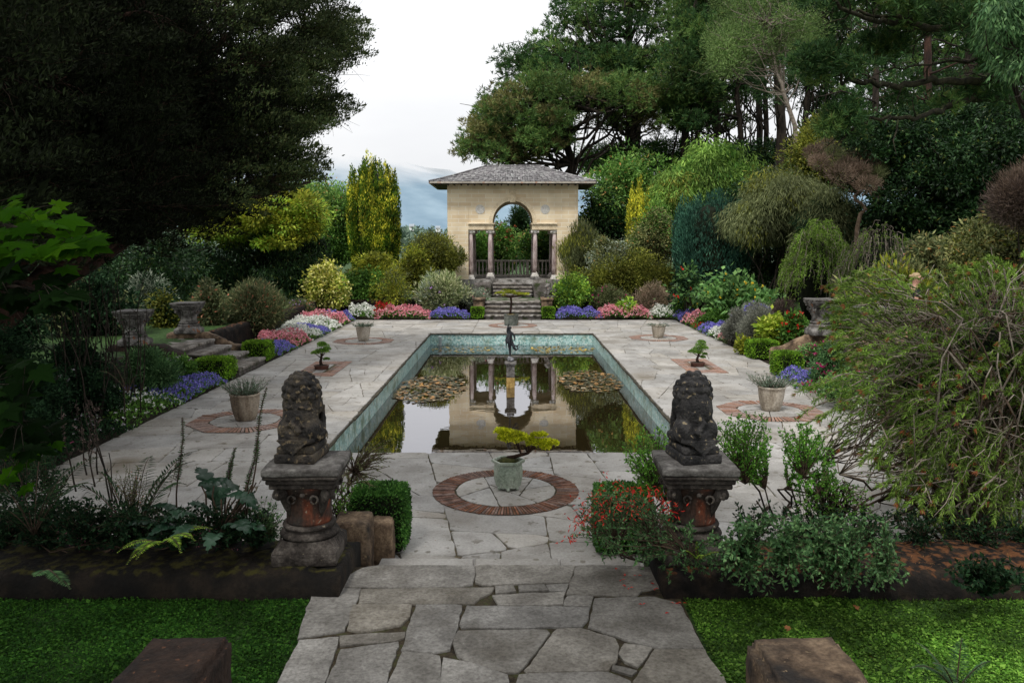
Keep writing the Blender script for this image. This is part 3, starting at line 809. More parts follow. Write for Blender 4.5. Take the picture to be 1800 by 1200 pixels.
# the approach path, slabs traced one by one on the plane z = NZ
PATH = [
    [(600, 1030), (616, 1008), (640, 996), (668, 993), (832, 993), (834, 1004), (828, 1026), (800, 1030)],
    [(838, 1002), (838, 1022), (850, 1026), (1000, 1022), (1010, 993), (838, 993)],
    [(998, 1042), (1120, 1045), (1128, 1036), (1165, 1030), (1150, 996), (1090, 993), (1014, 993)],
    [(632, 1059), (636, 1034), (866, 1031), (862, 1040), (842, 1050), (832, 1059)],
    [(872, 1031), (903, 1029), (906, 1038), (874, 1041)], [(912, 1029), (955, 1027), (962, 1036), (914, 1039)],
    [(962, 1027), (998, 1025), (994, 1037), (966, 1036)],
    [(868, 1045), (993, 1039), (986, 1060), (900, 1062), (878, 1061)],
    [(998, 1047), (1041, 1047), (1036, 1064), (991, 1063)],
    [(548, 1048), (588, 1033), (634, 1034), (605, 1106), (524, 1118)],
    [(622, 1062), (722, 1062), (718, 1082), (704, 1096), (640, 1109), (612, 1104)],
    [(732, 1062), (812, 1062), (810, 1074), (790, 1139), (764, 1145), (708, 1139)],
    [(822, 1064), (1034, 1066), (1031, 1088), (1020, 1100), (815, 1102), (810, 1096)],
    [(1046, 1050), (1150, 1048), (1195, 1060), (1235, 1136), (1160, 1137), (1100, 1122), (1037, 1100)],
    [(602, 1115), (710, 1110), (708, 1118), (690, 1125), (600, 1133)],
    [(526, 1124), (596, 1118), (590, 1140), (560, 1215), (538, 1290), (445, 1290)],
    [(598, 1140), (702, 1127), (676, 1200), (650, 1290), (552, 1290), (578, 1195)],
    [(806, 1108), (960, 1106), (964, 1112), (920, 1168), (910, 1178), (890, 1180), (845, 1172), (805, 1152), (798, 1130)],
    [(980, 1104), (1020, 1104), (1080, 1121), (1086, 1135), (1080, 1160), (1066, 1176), (930, 1180), (924, 1176)],
    [(1098, 1130), (1145, 1138), (1120, 1170), (1096, 1160), (1090, 1148)],
    [(1080, 1168), (1115, 1176), (1108, 1184), (1078, 1176)],
    [(1152, 1141), (1238, 1141), (1275, 1198), (1320, 1290), (1150, 1290), (1116, 1196)],
    [(708, 1144), (772, 1152), (774, 1205), (770, 1290), (660, 1290), (684, 1200)],
    [(780, 1156), (838, 1168), (890, 1186), (892, 1230), (890, 1290), (778, 1290), (776, 1200)],
    [(915, 1184), (1070, 1180), (1106, 1196), (1138, 1290), (898, 1290), (908, 1205)]]
mb = MB(); rng = np.random.default_rng(5)
for P in PATH:
    Q = np.array([G(x, y, NZ)[:2] for x, y in P])
    # drive the polygon edges slightly ragged
    c = Q.mean(0); A2 = sum(Q[i - 1][0] * Q[i][1] - Q[i][0] * Q[i - 1][1] for i in range(len(Q)))
    if A2 < 0: Q = Q[::-1]
    pts = []
    for i in range(len(Q)):
        a, b = Q[i], Q[(i + 1) % len(Q)]; k = max(1, int(np.linalg.norm(b - a) / 0.06))
        for j in range(k): pts.append(a + (b - a) * j / k + rng.normal(size=2) * 0.004)
    pts = np.array(pts); pts = pts + (pts - c) / np.linalg.norm(pts - c, axis=1)[:, None] * 0.012; k = len(pts); zz = NZ + rng.normal() * 0.002
    inn = c + (pts - c) * 0.985
    V = np.concatenate([np.column_stack([inn, np.full(k, zz)]), np.column_stack([pts, np.full(k, zz - .008)]), np.column_stack([pts, np.full(k, zz - .05)])])
    fs = [tuple(range(k))]
    for i in range(k):
        j = (i + 1) % k; fs += [(i, k + i, k + j, j), (k + i, 2 * k + i, 2 * k + j, k + j)]
    mb.add(V, fs, 0)
ob = []
split_poly([(-1.5, -3.5), (1.32, -3.5), (1.32, 3.93), (-1.5, 3.93)], rng, 0.4, ob)
for P in ob: slab_mesh(mb, P, NZ, 0.012, rng)
mb.box(-1.46, 1.30, -3.5, 6.46, 0.02, NZ - 0.016, mi=1)
tag(mb.build('path', [M['slabnear'], M['jointdark']]), kind='structure')
# the single step below the path
mb = MB(); rng = np.random.default_rng(3)
for a, b in ((-1.2, -0.35), (-0.335, 0.42), (0.435, 1.15)):
    mb.bevbox(a, b, 6.472, 6.985, 0.004, 0.15, b=0.015, sub=5, jit=0.006, seed=int(a * 10))
tag(mb.build('path_step', M['slab']), 'single worn stone step between the approach path and the sunken terrace', 'step')

# grounds --------------------------------------------------------------
mb = MB()
def sheet(mb, x0, x1, y0, y1, z, mi=0): mb.poly([(x0, y0, z), (x1, y0, z), (x1, y1, z), (x0, y1, z)], mi)
sheet(mb, -3000, -8.0, 6.3, 33.4, SZ); sheet(mb, 8.0, 3000, 6.3, 33.4, SZ)
sheet(mb, -3000, 3000, 45, 4000, -1.5); sheet(mb, -3000, 3000, 33.4, 45, SZ)
mb.poly([(-3000, 45, SZ), (3000, 45, SZ), (3000, 45.5, -1.5), (-3000, 45.5, -1.5)], 0)
tag(mb.build('ground', M['lawn']), kind='structure')
mb = MB(); sheet(mb, -3000, -1.46, -300, 6.3, NZ - 0.035); sheet(mb, 1.30, 3000, -300, 6.3, NZ - 0.035); sheet(mb, -1.46, 1.30, -300, -3.5, NZ - 0.035)
tag(mb.build('near_lawn', M['lawn']), kind='structure')
mb = MB()
for r in ((-8.0, TX0, 6.3, 33.4), (TX1, 8.0, 6.3, 33.4), (TX0, TX1, TY1, 33.4), (TX0, -1.3, 6.3, TY0), (1.2, TX1, 6.3, TY0), (-1.3, 1.2, 6.3, TY0)):
    sheet(mb, *r, -0.02)
# the two near beds lie over the paving edge
for (a, b) in ((-6.2, -1.62), (1.42, 6.45)):
    nx, ny = 46, 6; vs = []; fs = []
    for i in range(nx + 1):
        for j in range(ny + 1):
            x = a + (b - a) * i / nx; y = 6.3 + j / ny * (1.55 + 0.18 * mnoise.noise(Vector((x * 1.5, 0, 0))))
            vs.append((x, y, 0.055 * (1 - (j / ny) ** 3) + 0.03 * mnoise.noise(Vector((x * 3, y * 3, 0))) - (0.02 if j == ny else 0)))
    for i in range(nx):
        for j in range(ny):
            k = i * (ny + 1) + j; fs.append((k, k + ny + 1, k + ny + 2, k + 1))
    mb.add(vs, fs, 0, True)
tag(mb.build('bed_soil', M['soil']), kind='structure')

# ------------------------------------------------------------------ pool
def mosaic_mat():
    m, nt, out = newmat('glass_mosaic'); L = nt.links.new
    tc = N(nt, 'ShaderNodeTexCoord'); mp = N(nt, 'ShaderNodeMapping'); L(tc.outputs['Object'], mp.inputs[0])
    vo = N(nt, 'ShaderNodeTexVoronoi'); vo.inputs['Scale'].default_value = 24; vo.inputs['Randomness'].default_value = 0.75
    L(mp.outputs[0], vo.inputs['Vector'])
    sep = N(nt, 'ShaderNodeSeparateColor'); L(vo.outputs['Color'], sep.inputs[0])
    r = ramp(nt, [(0.0, (0.13, 0.27, 0.25)), (0.25, (0.25, 0.44, 0.41)), (0.55, (0.38, 0.57, 0.54)), (0.8, (0.52, 0.67, 0.63)), (0.93, (0.64, 0.69, 0.6)), (1.0, (0.28, 0.42, 0.5))])
    L(sep.outputs[0], r.inputs[0])
    nz = N(nt, 'ShaderNodeTexNoise'); nz.inputs['Scale'].default_value = 3.5; nz.inputs['Detail'].default_value = 6; L(tc.outputs['Object'], nz.inputs['Vector'])
    st = ramp(nt, [(0.52, (0, 0, 0)), (0.72, (1, 1, 1))]); L(nz.outputs[0], st.inputs[0])
    mx = N(nt, 'ShaderNodeMixRGB'); mx.inputs[2].default_value = rgba((0.13, 0.19, 0.12)); L(st.outputs[0], mx.inputs[0]); L(r.outputs[0], mx.inputs[1])
    # tide line dirt just above the water
    sx = N(nt, 'ShaderNodeSeparateXYZ'); L(tc.outputs['Object'], sx.inputs[0])
    mr = N(nt, 'ShaderNodeMapRange'); mr.inputs[1].default_value = WZ + 0.01; mr.inputs[2].default_value = WZ + 0.09; mr.inputs[3].default_value = 0.7; mr.inputs[4].default_value = 0.0
    L(sx.outputs[2], mr.inputs[0])
    m2 = N(nt, 'ShaderNodeMixRGB'); m2.inputs[2].default_value = rgba((0.10, 0.14, 0.08)); L(mr.outputs[0], m2.inputs[0]); L(mx.outputs[0], m2.inputs[1])
    p = N(nt, 'ShaderNodeBsdfPrincipled'); p.inputs['Roughness'].default_value = 0.35; L(m2.outputs[0], p.inputs['Base Color'])
    b = N(nt, 'ShaderNodeBump'); b.inputs['Strength'].default_value = 0.3; b.inputs['Distance'].default_value = 0.01
    L(vo.outputs['Distance'], b.inputs['Height']); L(b.outputs[0], p.inputs['Normal']); L(p.outputs[0], out.inputs[0])
    return m


M['mosaic'] = mosaic_mat()
pool = empty('pool', (0, 19, WZ), 'long sunken rectangular pool with turquoise mosaic sides in the middle of the terrace', 'pool')
T = 0.25
for nm, b in (('mosaic_wall', (PX0 - T, PX0, PY0 - T, PY1 + T)), ('mosaic_wall', (PX1, PX1 + T, PY0 - T, PY1 + T)), ('mosaic_wall', (PX0, PX1, PY0 - T, PY0)), ('mosaic_wall', (PX0, PX1, PY1, PY1 + T))):
    m = MB(); m.box(b[0], b[1], b[2], b[3], -1.3, -0.065); part(m, nm, M['mosaic'], pool)
m = MB()
rr = np.random.default_rng(8)
def coping_run(m, x0, x1, y0, y1, along):
    t = y0 if along == 'y' else x0; e = y1 if along == 'y' else x1
    while t < e - 0.05:
        k = min(rr.uniform(0.7, 1.5), e - t); j = rr.normal() * 0.008; j2 = rr.normal() * 0.006
        if along == 'y': m.bevbox(x0 + j, x1 + j, t + .004, t + k - .004, -0.062 + j2 * .4, -0.019, b=0.01, sub=4, jit=0.008, seed=int(t * 7))
        else: m.bevbox(t + .004, t + k - .004, y0 + j, y1 + j, -0.062 + j2 * .4, -0.019, b=0.01, sub=4, jit=0.008, seed=int(t * 7))
        t += k
coping_run(m, PX0 - .16, PX0 + .035, PY0, PY1, 'y'); coping_run(m, PX1 - .035, PX1 + .16, PY0, PY1, 'y')
coping_run(m, PX0 - .1, PX1 + .1, PY0 - .16, PY0 + .03, 'x'); coping_run(m, PX0 - .1, PX1 + .1, PY1 - .03, PY1 + .16, 'x')
part(m, 'coping_edge', M['edge'], pool)
m = MB(); m.box(PX0 - T, PX1 + T, PY0 - T, PY1 + T, -1.34, -1.302); part(m, 'pool_floor', M['soil'], pool)
m = MB(); m.lathe([(0.055, -1.0), (0.055, -0.12), (0.062, -0.115), (0.062, -0.09)], (-2.42, 26.62, 0), 16); part(m, 'overflow_pipe', M['pipe'], pool)

# water: dark peaty mirror
wm, nt, o_ = newmat('pond_water'); L = nt.links.new
tc = N(nt, 'ShaderNodeTexCoord'); nz = N(nt, 'ShaderNodeTexNoise'); nz.inputs['Scale'].default_value = 1.6; nz.inputs['Detail'].default_value = 3; L(tc.outputs['Object'], nz.inputs['Vector'])
b = N(nt, 'ShaderNodeBump'); b.inputs['Strength'].default_value = 0.06; b.inputs['Distance'].default_value = 0.03; L(nz.outputs[0], b.inputs['Height'])
df = N(nt, 'ShaderNodeBsdfDiffuse'); df.inputs[0].default_value = rgba((0.022, 0.016, 0.006))
gl = N(nt, 'ShaderNodeBsdfGlossy'); gl.inputs['Roughness'].default_value = 0.012; gl.inputs[0].default_value = rgba((0.95, 0.95, 1.0)); L(b.outputs[0], gl.inputs['Normal'])
lw = N(nt, 'ShaderNodeFresnel'); lw.inputs['IOR'].default_value = 1.9; L(b.outputs[0], lw.inputs['Normal'])
mr = N(nt, 'ShaderNodeMapRange'); mr.inputs[1].default_value = 0.1; mr.inputs[2].default_value = 0.5; mr.inputs[3].default_value = 0.28; mr.inputs[4].default_value = 0.62
L(lw.outputs[0], mr.inputs[0]); mx = N(nt, 'ShaderNodeMixShader'); L(mr.outputs[0], mx.inputs[0]); L(df.outputs[0], mx.inputs[1]); L(gl.outputs[0], mx.inputs[2]); L(mx.outputs[0], o_.inputs[0])
m = MB(); sheet(m, PX0, PX1, PY0, PY1, WZ); tag(m.build('water', wm), kind='structure')

# lily pads
def lily(label, c, rx, ry, n, mat, seed, thin=0.0):
    rng = np.random.default_rng(seed); m = MB()
    for i in range(n):
        a = rng.uniform(0, 2 * PI); r = math.sqrt(rng.random()) * (1 + 0.18 * mnoise.noise(Vector((math.cos(a) * 2, math.sin(a) * 2, seed))))
        x = c[0] + math.cos(a) * r * rx; y = c[1] + math.sin(a) * r * ry
        if not (PX0 + .08 < x < PX1 - .08 and PY0 + .08 < y < PY1 - .08): continue
        s = rng.uniform(0.028, 0.065); t = rng.normal(size=2) * (0.22 if rng.random() < .35 else 0.03); a0 = rng.uniform(0, 6.28)
        z = WZ + 0.006 + i * 0.00002
        vs = [(x, y, z)]
        for k in range(9):
            an = a0 + k * 5.7 / 8; dx, dy = math.cos(an) * s, math.sin(an) * s
            vs.append((x + dx, y + dy, z + 0.002 + max(0, dx * t[0] + dy * t[1]) + (0.006 if rng.random() < .2 else 0)))
        m.add(vs, [(0, k + 1, k + 2) for k in range(8)], 0)
    tag(m.build('water_lily_pads', mat), label, 'water lilies', kind='stuff')
lily('brown and orange water lily pads floating in the left side of the pool', (-1.95, 18.6), 0.85, 1.75, 620, F['lily'], 1)
lily('tan and green water lily pads floating in the right side of the pool', (1.95, 19.6), 0.8, 1.6, 560, F['lily'], 2)
lily('yellow lily pads in the far right end of the pool', (1.6, 25.5), 1.15, 0.9, 130, F['lilyyel'], 3)
lily('thin scatter of small lily pads in the far left end of the pool', (-1.6, 25.6), 1.1, 0.8, 60, F['lilyyel'], 4)
lily('few fallen leaves floating at the near left corner of the pool', (-2.2, 11.6), 0.5, 0.22, 24, F['lilyyel'], 6)

# ------------------------------------------------------------------ statue on its pedestal in the pool
def skinned(name, chain, mat, parent, sub=2, loc=(0, 0, 0), disp=0.0):
    """chain: list of (points, radii, attach) ; attach = (chain index, point index) of an earlier chain or None"""
    verts = []; edges = []; rad = []; idx = []
    for pts, rs, att in chain:
        ids = []
        for k, (p, r) in enumerate(zip(pts, rs)):
            verts.append(p); rad.append(r); ids.append(len(verts) - 1)
            if k: edges.append((ids[-2], ids[-1]))
        if att is not None: edges.append((idx[att[0]][att[1]], ids[0]))
        idx.append(ids)
    me = bpy.data.meshes.new(name); me.from_pydata([tuple(v) for v in verts], edges, []); me.update()
    o = bpy.data.objects.new(name, me); COL.objects.link(o)
    sk = o.modifiers.new('skin', 'SKIN'); sk.use_smooth_shade = True; sk.branch_smoothing = 0.4
    if not me.skin_vertices:
        bpy.context.view_layer.objects.active = o
    lay = me.skin_vertices[0] if me.skin_vertices else None
    if lay is None:
        bpy.ops.object.select_all(action='DESELECT'); o.select_set(True); bpy.context.view_layer.objects.active = o
        try: bpy.ops.mesh.customdata_skin_add()
        except Exception: pass
        lay = me.skin_vertices[0]
    for i, r in enumerate(rad):
        r = (r, r) if np.isscalar(r) else r
        lay.data[i].radius = r
    lay.data[0].use_root = True
    ss = o.modifiers.new('sub', 'SUBSURF'); ss.levels = sub; ss.render_levels = sub
    # freeze the surface
    bpy.context.view_layer.update()
    dg = bpy.context.evaluated_depsgraph_get(); ev = o.evaluated_get(dg); nm = bpy.data.meshes.new_from_object(ev)
    bpy.data.objects.remove(o, do_unlink=True)
    nm.materials.clear(); nm.materials.append(mat)
    for p in nm.polygons: p.use_smooth = True
    oo = bpy.data.objects.new(name, nm); COL.objects.link(oo); oo.parent = parent; oo.location = loc
    return oo


SX, SY = -0.035, 18.75
ped = empty('pool_pedestal', (SX, SY, WZ), 'narrow stone pedestal rising from the water in the middle of the pool', 'pedestal')
m = MB(); m.bevbox(SX - .1, SX + .1, SY - .1, SY + .1, -1.3, -0.16, b=.008); part(m, 'wet_base', M['ochre'], ped)
m = MB(); m.bevbox(SX - .097, SX + .097, SY - .097, SY + .097, -0.158, 0.13, b=.008)
m.bevbox(SX - .118, SX + .118, SY - .118, SY + .118, 0.13, 0.165, b=.008); m.bevbox(SX - .14, SX + .14, SY - .14, SY + .14, 0.166, 0.215, b=.01)
part(m, 'shaft', M['pedgrey'], ped)
st = empty('bronze_statue', (SX, SY, 0.216), 'dark bronze figure of a winged youth balancing on one leg on the pool pedestal', 'statue')
m = MB(); m.ball((SX, SY, 0.27), (.085, .085, .055), 3, jit=.3); m.ball((SX - .03, SY, 0.315), (.04, .04, .03), 2, jit=.3); part(m, 'ball', M['lead'], st)
ch = [
    ([(0, 0, .46), (.005, 0, .54), (-.005, .01, .62), (-.02, .01, .70), (-.03, .0, .745)], [(.055, .05), (.06, .05), (.075, .05), (.055, .045), (.025, .025)], None),   # pelvis..neck
    ([(-.02, -.02, .80), (.0, -.03, .845)], [(.042, .045), (.03, .035)], (0, 4)),
    ([(-.02, 0, .40), (-.015, -.01, .27), (-.01, 0, .19), (-.015, .01, .11)], [.042, .03, .027, .015], (0, 0)),     # standing leg
    ([(.05, -.02, .42), (.09, -.05, .32), (.13, .02, .27), (.18, .10, .30)], [.042, .032, .024, .013], (0, 0)),     # raised leg
    ([(.07, 0, .66), (.10, -.03, .57), (.09, -.08, .50)], [.028, .02, .014], (0, 3)),
    ([(-.08, 0, .70), (-.07, 0, .80), (-.04, 0, .90)], [.028, .02, .015], (0, 3)),
]
skinned('body', ch, M['bronze'], st, 2)
m = MB()
for sgn, off in ((-1, 0), (1, .05)):     # folded wings / drapery down the back
    n = 9
    for k in range(n):
        t = k / (n - 1); a = np.array([SX - .05 + off * .6 + t * .02, SY - .05 - .01 * k, .216 + .72 - .04 * k])
        bz = np.array([SX - .10 + off + t * .035, SY - .09, .216 + .34 + .028 * k])
        m.tube([a, (a + bz) / 2 + np.array([-.035, -.015, 0]), bz], [.012, .02, .004], seg=5)
part(m, 'wings', M['bronze'], st)
m = MB(); m.tube([(SX + .08, SY - .06, .216 + .40), (SX + .15, SY - .04, .216 + .37), (SX + .22, SY - .03, .216 + .44)], [.014, .022, .006]); m.tube([(SX + .15, SY - .04, .216 + .37), (SX + .19, SY - .05, .216 + .30)], [.02, .004]); part(m, 'dolphin_tail', M['bronze'], st)

# ------------------------------------------------------------------ inlaid brick figures
def ring_inlay(name, label, c, ro, ri, n, matb, seed, sides=None, group=None, z=0.004):
    rng = np.random.default_rng(seed)
    root = empty(name, (c[0], c[1], 0), label, 'brick inlay', group)
    m = MB()
    def R(a, r):
        if not sides: return r
        k = 2 * PI / sides; x = ((a - PI / sides) % k) - k / 2
        return r * math.cos(PI / sides) / math.cos(x) * 1.04
    seg = 96
    vs = [(c[0], c[1], z)] + [(c[0] + math.cos(2 * PI * k / seg) * R(2 * PI * k / seg, ro), c[1] + math.sin(2 * PI * k / seg) * R(2 * PI * k / seg, ro), z) for k in range(seg)]
    m.add(vs, [(0, k + 1, (k + 1) % seg + 1) for k in range(seg)]); part(m, 'bedding', M['jointdark'], root)
    m = MB()
    for k in range(n):
        a0 = 2 * PI * (k + .17) / n; a1 = 2 * PI * (k + .83) / n; h = z + .007 + rng.normal() * .0018
        q = []
        for a, s in ((a0, 0), (a1, 0), (a1, 1), (a0, 1)):
            r = R(a, ro if s else ri) + rng.normal() * .005
            q.append((c[0] + math.cos(a) * r, c[1] + math.sin(a) * r))
        m.add([(x, y, h) for x, y in q] + [(x, y, z) for x, y in q], [(0, 1, 2, 3), (4, 5, 1, 0), (5, 6, 2, 1), (6, 7, 3, 2), (7, 4, 0, 3)])
    part(m, 'bricks', matb, root)
    o2 = []; pg = [(c[0] + math.cos(2 * PI * k / 24) * R(2 * PI * k / 24, ri - .012), c[1] + math.sin(2 * PI * k / 24) * R(2 * PI * k / 24, ri - .012)) for k in range(24)]
    split_poly(pg, rng, 0.16 if ri > .5 else .2, o2, skew=0.6)
    m = MB()
    for P in o2: slab_mesh(m, P, z + .008, .006, rng, th=.006, seg=.07, wob=.003, corner=.02)
    part(m, 'centre_slabs', M['slab'], root)
    return root


def rect_inlay(label, c, hx, hy, wx, seed, group):
    rng = np.random.default_rng(seed)
    root = empty('brick_rectangle', (c[0], c[1], 0), label, 'brick inlay', group); z = .004
    m = MB(); sheet(m, c[0] - hx, c[0] + hx, c[1] - hy, c[1] + hy, z); part(m, 'bedding', M['joint'], root)
    m = MB(); bw, bl = .075, .215
    y = -hy + .003
    while y < hy - .02:
        x = -hx + .003
        off = (int((y + hy) / bw) % 2) * bl / 2
        x0 = -hx - off
        while x0 < hx:
            a, b_ = max(x0 + .004, -hx), min(x0 + bl - .004, hx)
            x0 += bl
            if b_ - a < .03: continue
            if abs((a + b_) / 2) < hx - wx and abs(y + bw / 2) < hy - wx * 1.6: continue
            m.box(c[0] + a, c[0] + b_, c[1] + y + .004, c[1] + y + bw - .004, z, z + .007 + rng.normal() * .001)
        y += bw
    part(m, 'bricks', M['brickfar'], root)
    o2 = []; a, b_ = hx - wx - .08, hy - wx * 1.6 - .03
    split_poly([(c[0] - a, c[1] - b_), (c[0] + a, c[1] - b_), (c[0] + a, c[1] + b_), (c[0] - a, c[1] + b_)], rng, .3, o2, skew=.4)
    m = MB()
    for P in o2: slab_mesh(m, P, z + .008, .006, rng, th=.006, seg=.07, wob=.003, corner=.02)
    part(m, 'centre_slabs', M['slab'], root)


NR = G(889, 863.5); FRc = G(902, 572)
ring_inlay('brick_ring', 'circle of bricks set on edge around the celadon bonsai pot, nearest in the paving', (NR[0], 9.45), .89, .625, 150, M['brick'], 1)
ring_inlay('brick_ring', 'circle of pale bricks around the stone tub in front of the far steps', (.03, 29.25), .9, .6, 70, M['brickfar'], 2)
OCT = [('near left', (-4.55, 13.35), 'around the ribbed brown pot left of the pool'), ('near right', (4.68, 14.15), 'around the pale pot right of the pool'),
       ('far left', (-4.6, 24.5), 'around the small stone pot at the far left of the pool'), ('far right', (4.68, 25.3), 'around the small stone pot at the far right of the pool')]
for i, (nm, c, t) in enumerate(OCT):
    ring_inlay('brick_octagon', 'octagon of red bricks ' + t, c, .93, .6, 84, M['brickfar'], 10 + i, sides=8, group='brick octagons in the paving')
rect_inlay('rectangle of red bricks under the small bonsai left of the pool', (-4.55, 19.0), .46, 1.1, .26, 20, 'brick rectangles in the paving')
rect_inlay('rectangle of red bricks under the small bonsai right of the pool', (4.6, 19.45), .46, 1.1, .26, 21, 'brick rectangles in the paving')

# ------------------------------------------------------------------ pots
def lav_pot(label, c, r, h, mat, seed, plant=.2, ribs=0, group='stone pots beside the pool'):
    rng = np.random.default_rng(seed); z0 = .015
    root = empty('potted_plant', (c[0], c[1], z0), label, 'plant pot', group)
    m = MB(); seg = 48
    prof = [(r * .62, 0), (r * .67, .01), (r * .77, h * .18), (r * .90, h * .50), (r * .97, h * .80), (r * .97, h * .9), (r * 1.02, h * .92), (r * 1.04, h * .97), (r * 1.0, h), (r * .93, h), (r * .9, h * .93), (r * .88, h * .88)]
    m.lathe(prof, (0, 0, 0), seg, cap=True)
    if ribs:
        v = m.v[0]
        a = np.arctan2(v[:, 1], v[:, 0]); band = (v[:, 2] > .02) & (v[:, 2] < h * .88)
        k = 1 + .028 * np.cos(a * ribs) * band; v[:, 0] *= k; v[:, 1] *= k
    m.build('pot', mat, root)
    m = MB(); m.lathe([(r * .9, h * .9), (.01, h * .93)], (0, 0, 0), 20); m.build('soil', M['soil'], root)
    m = MB(); n = int(70 + 60 * plant * 5)
    for k in range(n):
        a = rng.uniform(0, 2 * PI); rr_ = math.sqrt(rng.random()) * r * .75
        b0 = np.array([math.cos(a) * rr_, math.sin(a) * rr_, h * .9]); d = np.array([math.cos(a) * rr_ * 1.6, math.sin(a) * rr_ * 1.6, plant]) + rng.normal(size=3) * .025
        L_ = rng.uniform(.6, 1.1); q = 9; ts = rng.uniform(.15, 1, q)[:, None]
        p = b0 + d * L_ * ts
        m.leaves(p, d / np.linalg.norm(d) + rng.normal(size=(q, 3)) * .5, .05, .010, rng=rng)
        m.tube([b0, b0 + d * L_], [.003, .0015], seg=3, mi=1)
    m.build('foliage', [F['lav'], M['twigbrown']], root)


lav_pot('ribbed brown stone pot of lavender, left of the pool and nearer of the two there', OCT[0][1], .245, .46, M['potwood'], 1, .24, ribs=22)
lav_pot('plain pale stone pot of lavender, right of the pool and nearer of the two there', OCT[1][1], .24, .44, M['pot'], 2, .22)
lav_pot('small pale stone pot with grey lavender near the far left corner of the pool', (OCT[2][1][0], OCT[2][1][1]), .225, .45, M['pot'], 3, .14)
lav_pot('small stone pot with barely any plant near the far right corner of the pool', (OCT[3][1][0], OCT[3][1][1]), .225, .42, M['pot'], 4, .05)


def pads(m, cs, n, l, w, rng, mi=0, flat=.35):
    for c, r in cs:
        u = rdir(n, rng); u[:, 2] = np.where(u[:, 2] < -.3, -u[:, 2], u[:, 2])
        p = np.array(c) + u * np.array([r, r, r * flat]) * (rng.random((n, 1)) ** .4)
        m.leaves(p, u * .7 + np.array([0, 0, .5]) + rng.normal(size=u.shape) * .5, l * rng.uniform(.6, 1.2, n), w, mi=mi, rng=rng)


# near golden bonsai in the hexagonal glazed pot
B = (NR[0] + .03, 9.5)
root = empty('bonsai', (B[0], B[1], .014), 'golden leaning bonsai in a pale green hexagonal glazed pot inside the nearest brick circle', 'bonsai')
m = MB()
hp = [(.135, .03), (.15, .035), (.172, .12), (.178, .22), (.172, .29), (.165, .315), (.19, .325), (.205, .34), (.205, .365), (.178, .365), (.165, .33)]
m.lathe(hp, (0, 0, 0), 6, smooth=False, rot=PI / 6 * 0)
for k in range(6):
    a = PI / 3 * k + PI / 6; m.ball((math.cos(a) * .125, math.sin(a) * .125, .022), (.022, .022, .026), 2)
    aa = a                                   # carved lobes on each face
    for dx in (-.045, .045):
        cxx = math.cos(aa) * .1505 - math.sin(aa) * dx; cyy = math.sin(aa) * .1505 + math.cos(aa) * dx
        pts = []
        for j in range(9):
            t = j / 8 * 2 * PI; u_ = math.sin(t) * .036; v_ = .2 + math.cos(t) * .07
            pts.append((math.cos(aa) * (.1515) - math.sin(aa) * (dx + u_), math.sin(aa) * (.1515) + math.cos(aa) * (dx + u_), v_))
        m.tube(pts, .0035, seg=4)
m.build('pot', M['celadon'], root)
m = MB(); m.lathe([(.165, .34), (.02, .375)], (0, 0, 0), 6); m.ball((0.0, 0, .36), (.11, .10, .035), 2, jit=.4); m.build('soil', rocky('moss_soil', [(.02, .015, .008), (.06, .07, .015), (.09, .08, .03)], scale=20), root)
m = MB()
m.tube([(-.04, 0, .34), (.0, 0, .385), (.07, -.01, .40), (.16, -.02, .43), (.24, 0, .445), (.30, .01, .49)], [.03, .028, .024, .022, .018, .010], seg=8)
for e in ((.36, .03, .56), (.30, .04, .62), (.08, .0, .60), (-.02, .02, .66), (.44, -.02, .55), (.18, .0, .55), (.2, .05, .5)):
    s_ = (.24, 0, .445) if e[0] > .15 else (.16, -.02, .43)
    m.tube([s_, ((s_[0] + e[0]) / 2, e[1] * .5, e[2] - .03), e], [.011, .008, .003], seg=5)
m.build('trunk', M['barkred'], root)
m = MB(); rg = np.random.default_rng(4)
cs = [((-.07, 0, .70), .085), ((.0, .03, .665), .095), ((.06, 0, .66), .09), ((.12, .02, .635), .09), ((.17, -.02, .62), .08), ((-.04, -.05, .635), .075), ((.08, -.06, .61), .07), ((-.01, 0, .60), .06),
      ((.28, .0, .555), .08), ((.36, .02, .55), .09), ((.44, .0, .56), .09), ((.50, .02, .55), .07), ((.32, .05, .64), .06), ((.38, .03, .655), .05), ((.42, -.05, .52), .06), ((.24, .02, .60), .05)]
pads(m, [((c_[0] * 1.08, c_[1], c_[2] + .01), r_ * 1.12) for c_, r_ in cs], 460, .034, .019, rg, flat=.42)
m.build('foliage', F['bonsaigold'], root)

# two small pine bonsai on their brick rectangles
def small_bonsai(label, c, cs, trunk, seed, potc):
    rg = np.random.default_rng(seed)
    root = empty('bonsai', (c[0], c[1], .015), label, 'bonsai', 'small bonsai on brick rectangles')
    m = MB(); m.lathe([(.15, 0), (.165, .015), (.17, .07), (.185, .085), (.185, .1), (.165, .1), (.16, .09)], (0, 0, 0), 28, sy=.72); m.build('pot', M['brownpot'], root)
    m = MB(); m.ball((0, 0, .085), (.15, .105, .035), 2, jit=.4); m.build('soil', M['soil'], root)
    m = MB(); m.tube(trunk, list(np.linspace(.045, .018, len(trunk))), seg=8)
    for (q, r) in cs: m.tube([trunk[-2], ((trunk[-2][0] + q[0]) / 2, q[1] / 2, (trunk[-2][2] + q[2]) / 2 - .01), q], [.014, .01, .005], seg=4)
    m.build('trunk', M['barkred'], root)
    m = MB(); pads(m, cs, 620, .035, .006, rg, flat=.5); pads(m, cs, 160, .035, .02, rg, flat=.5); m.build('foliage', F['bonsai'], root)
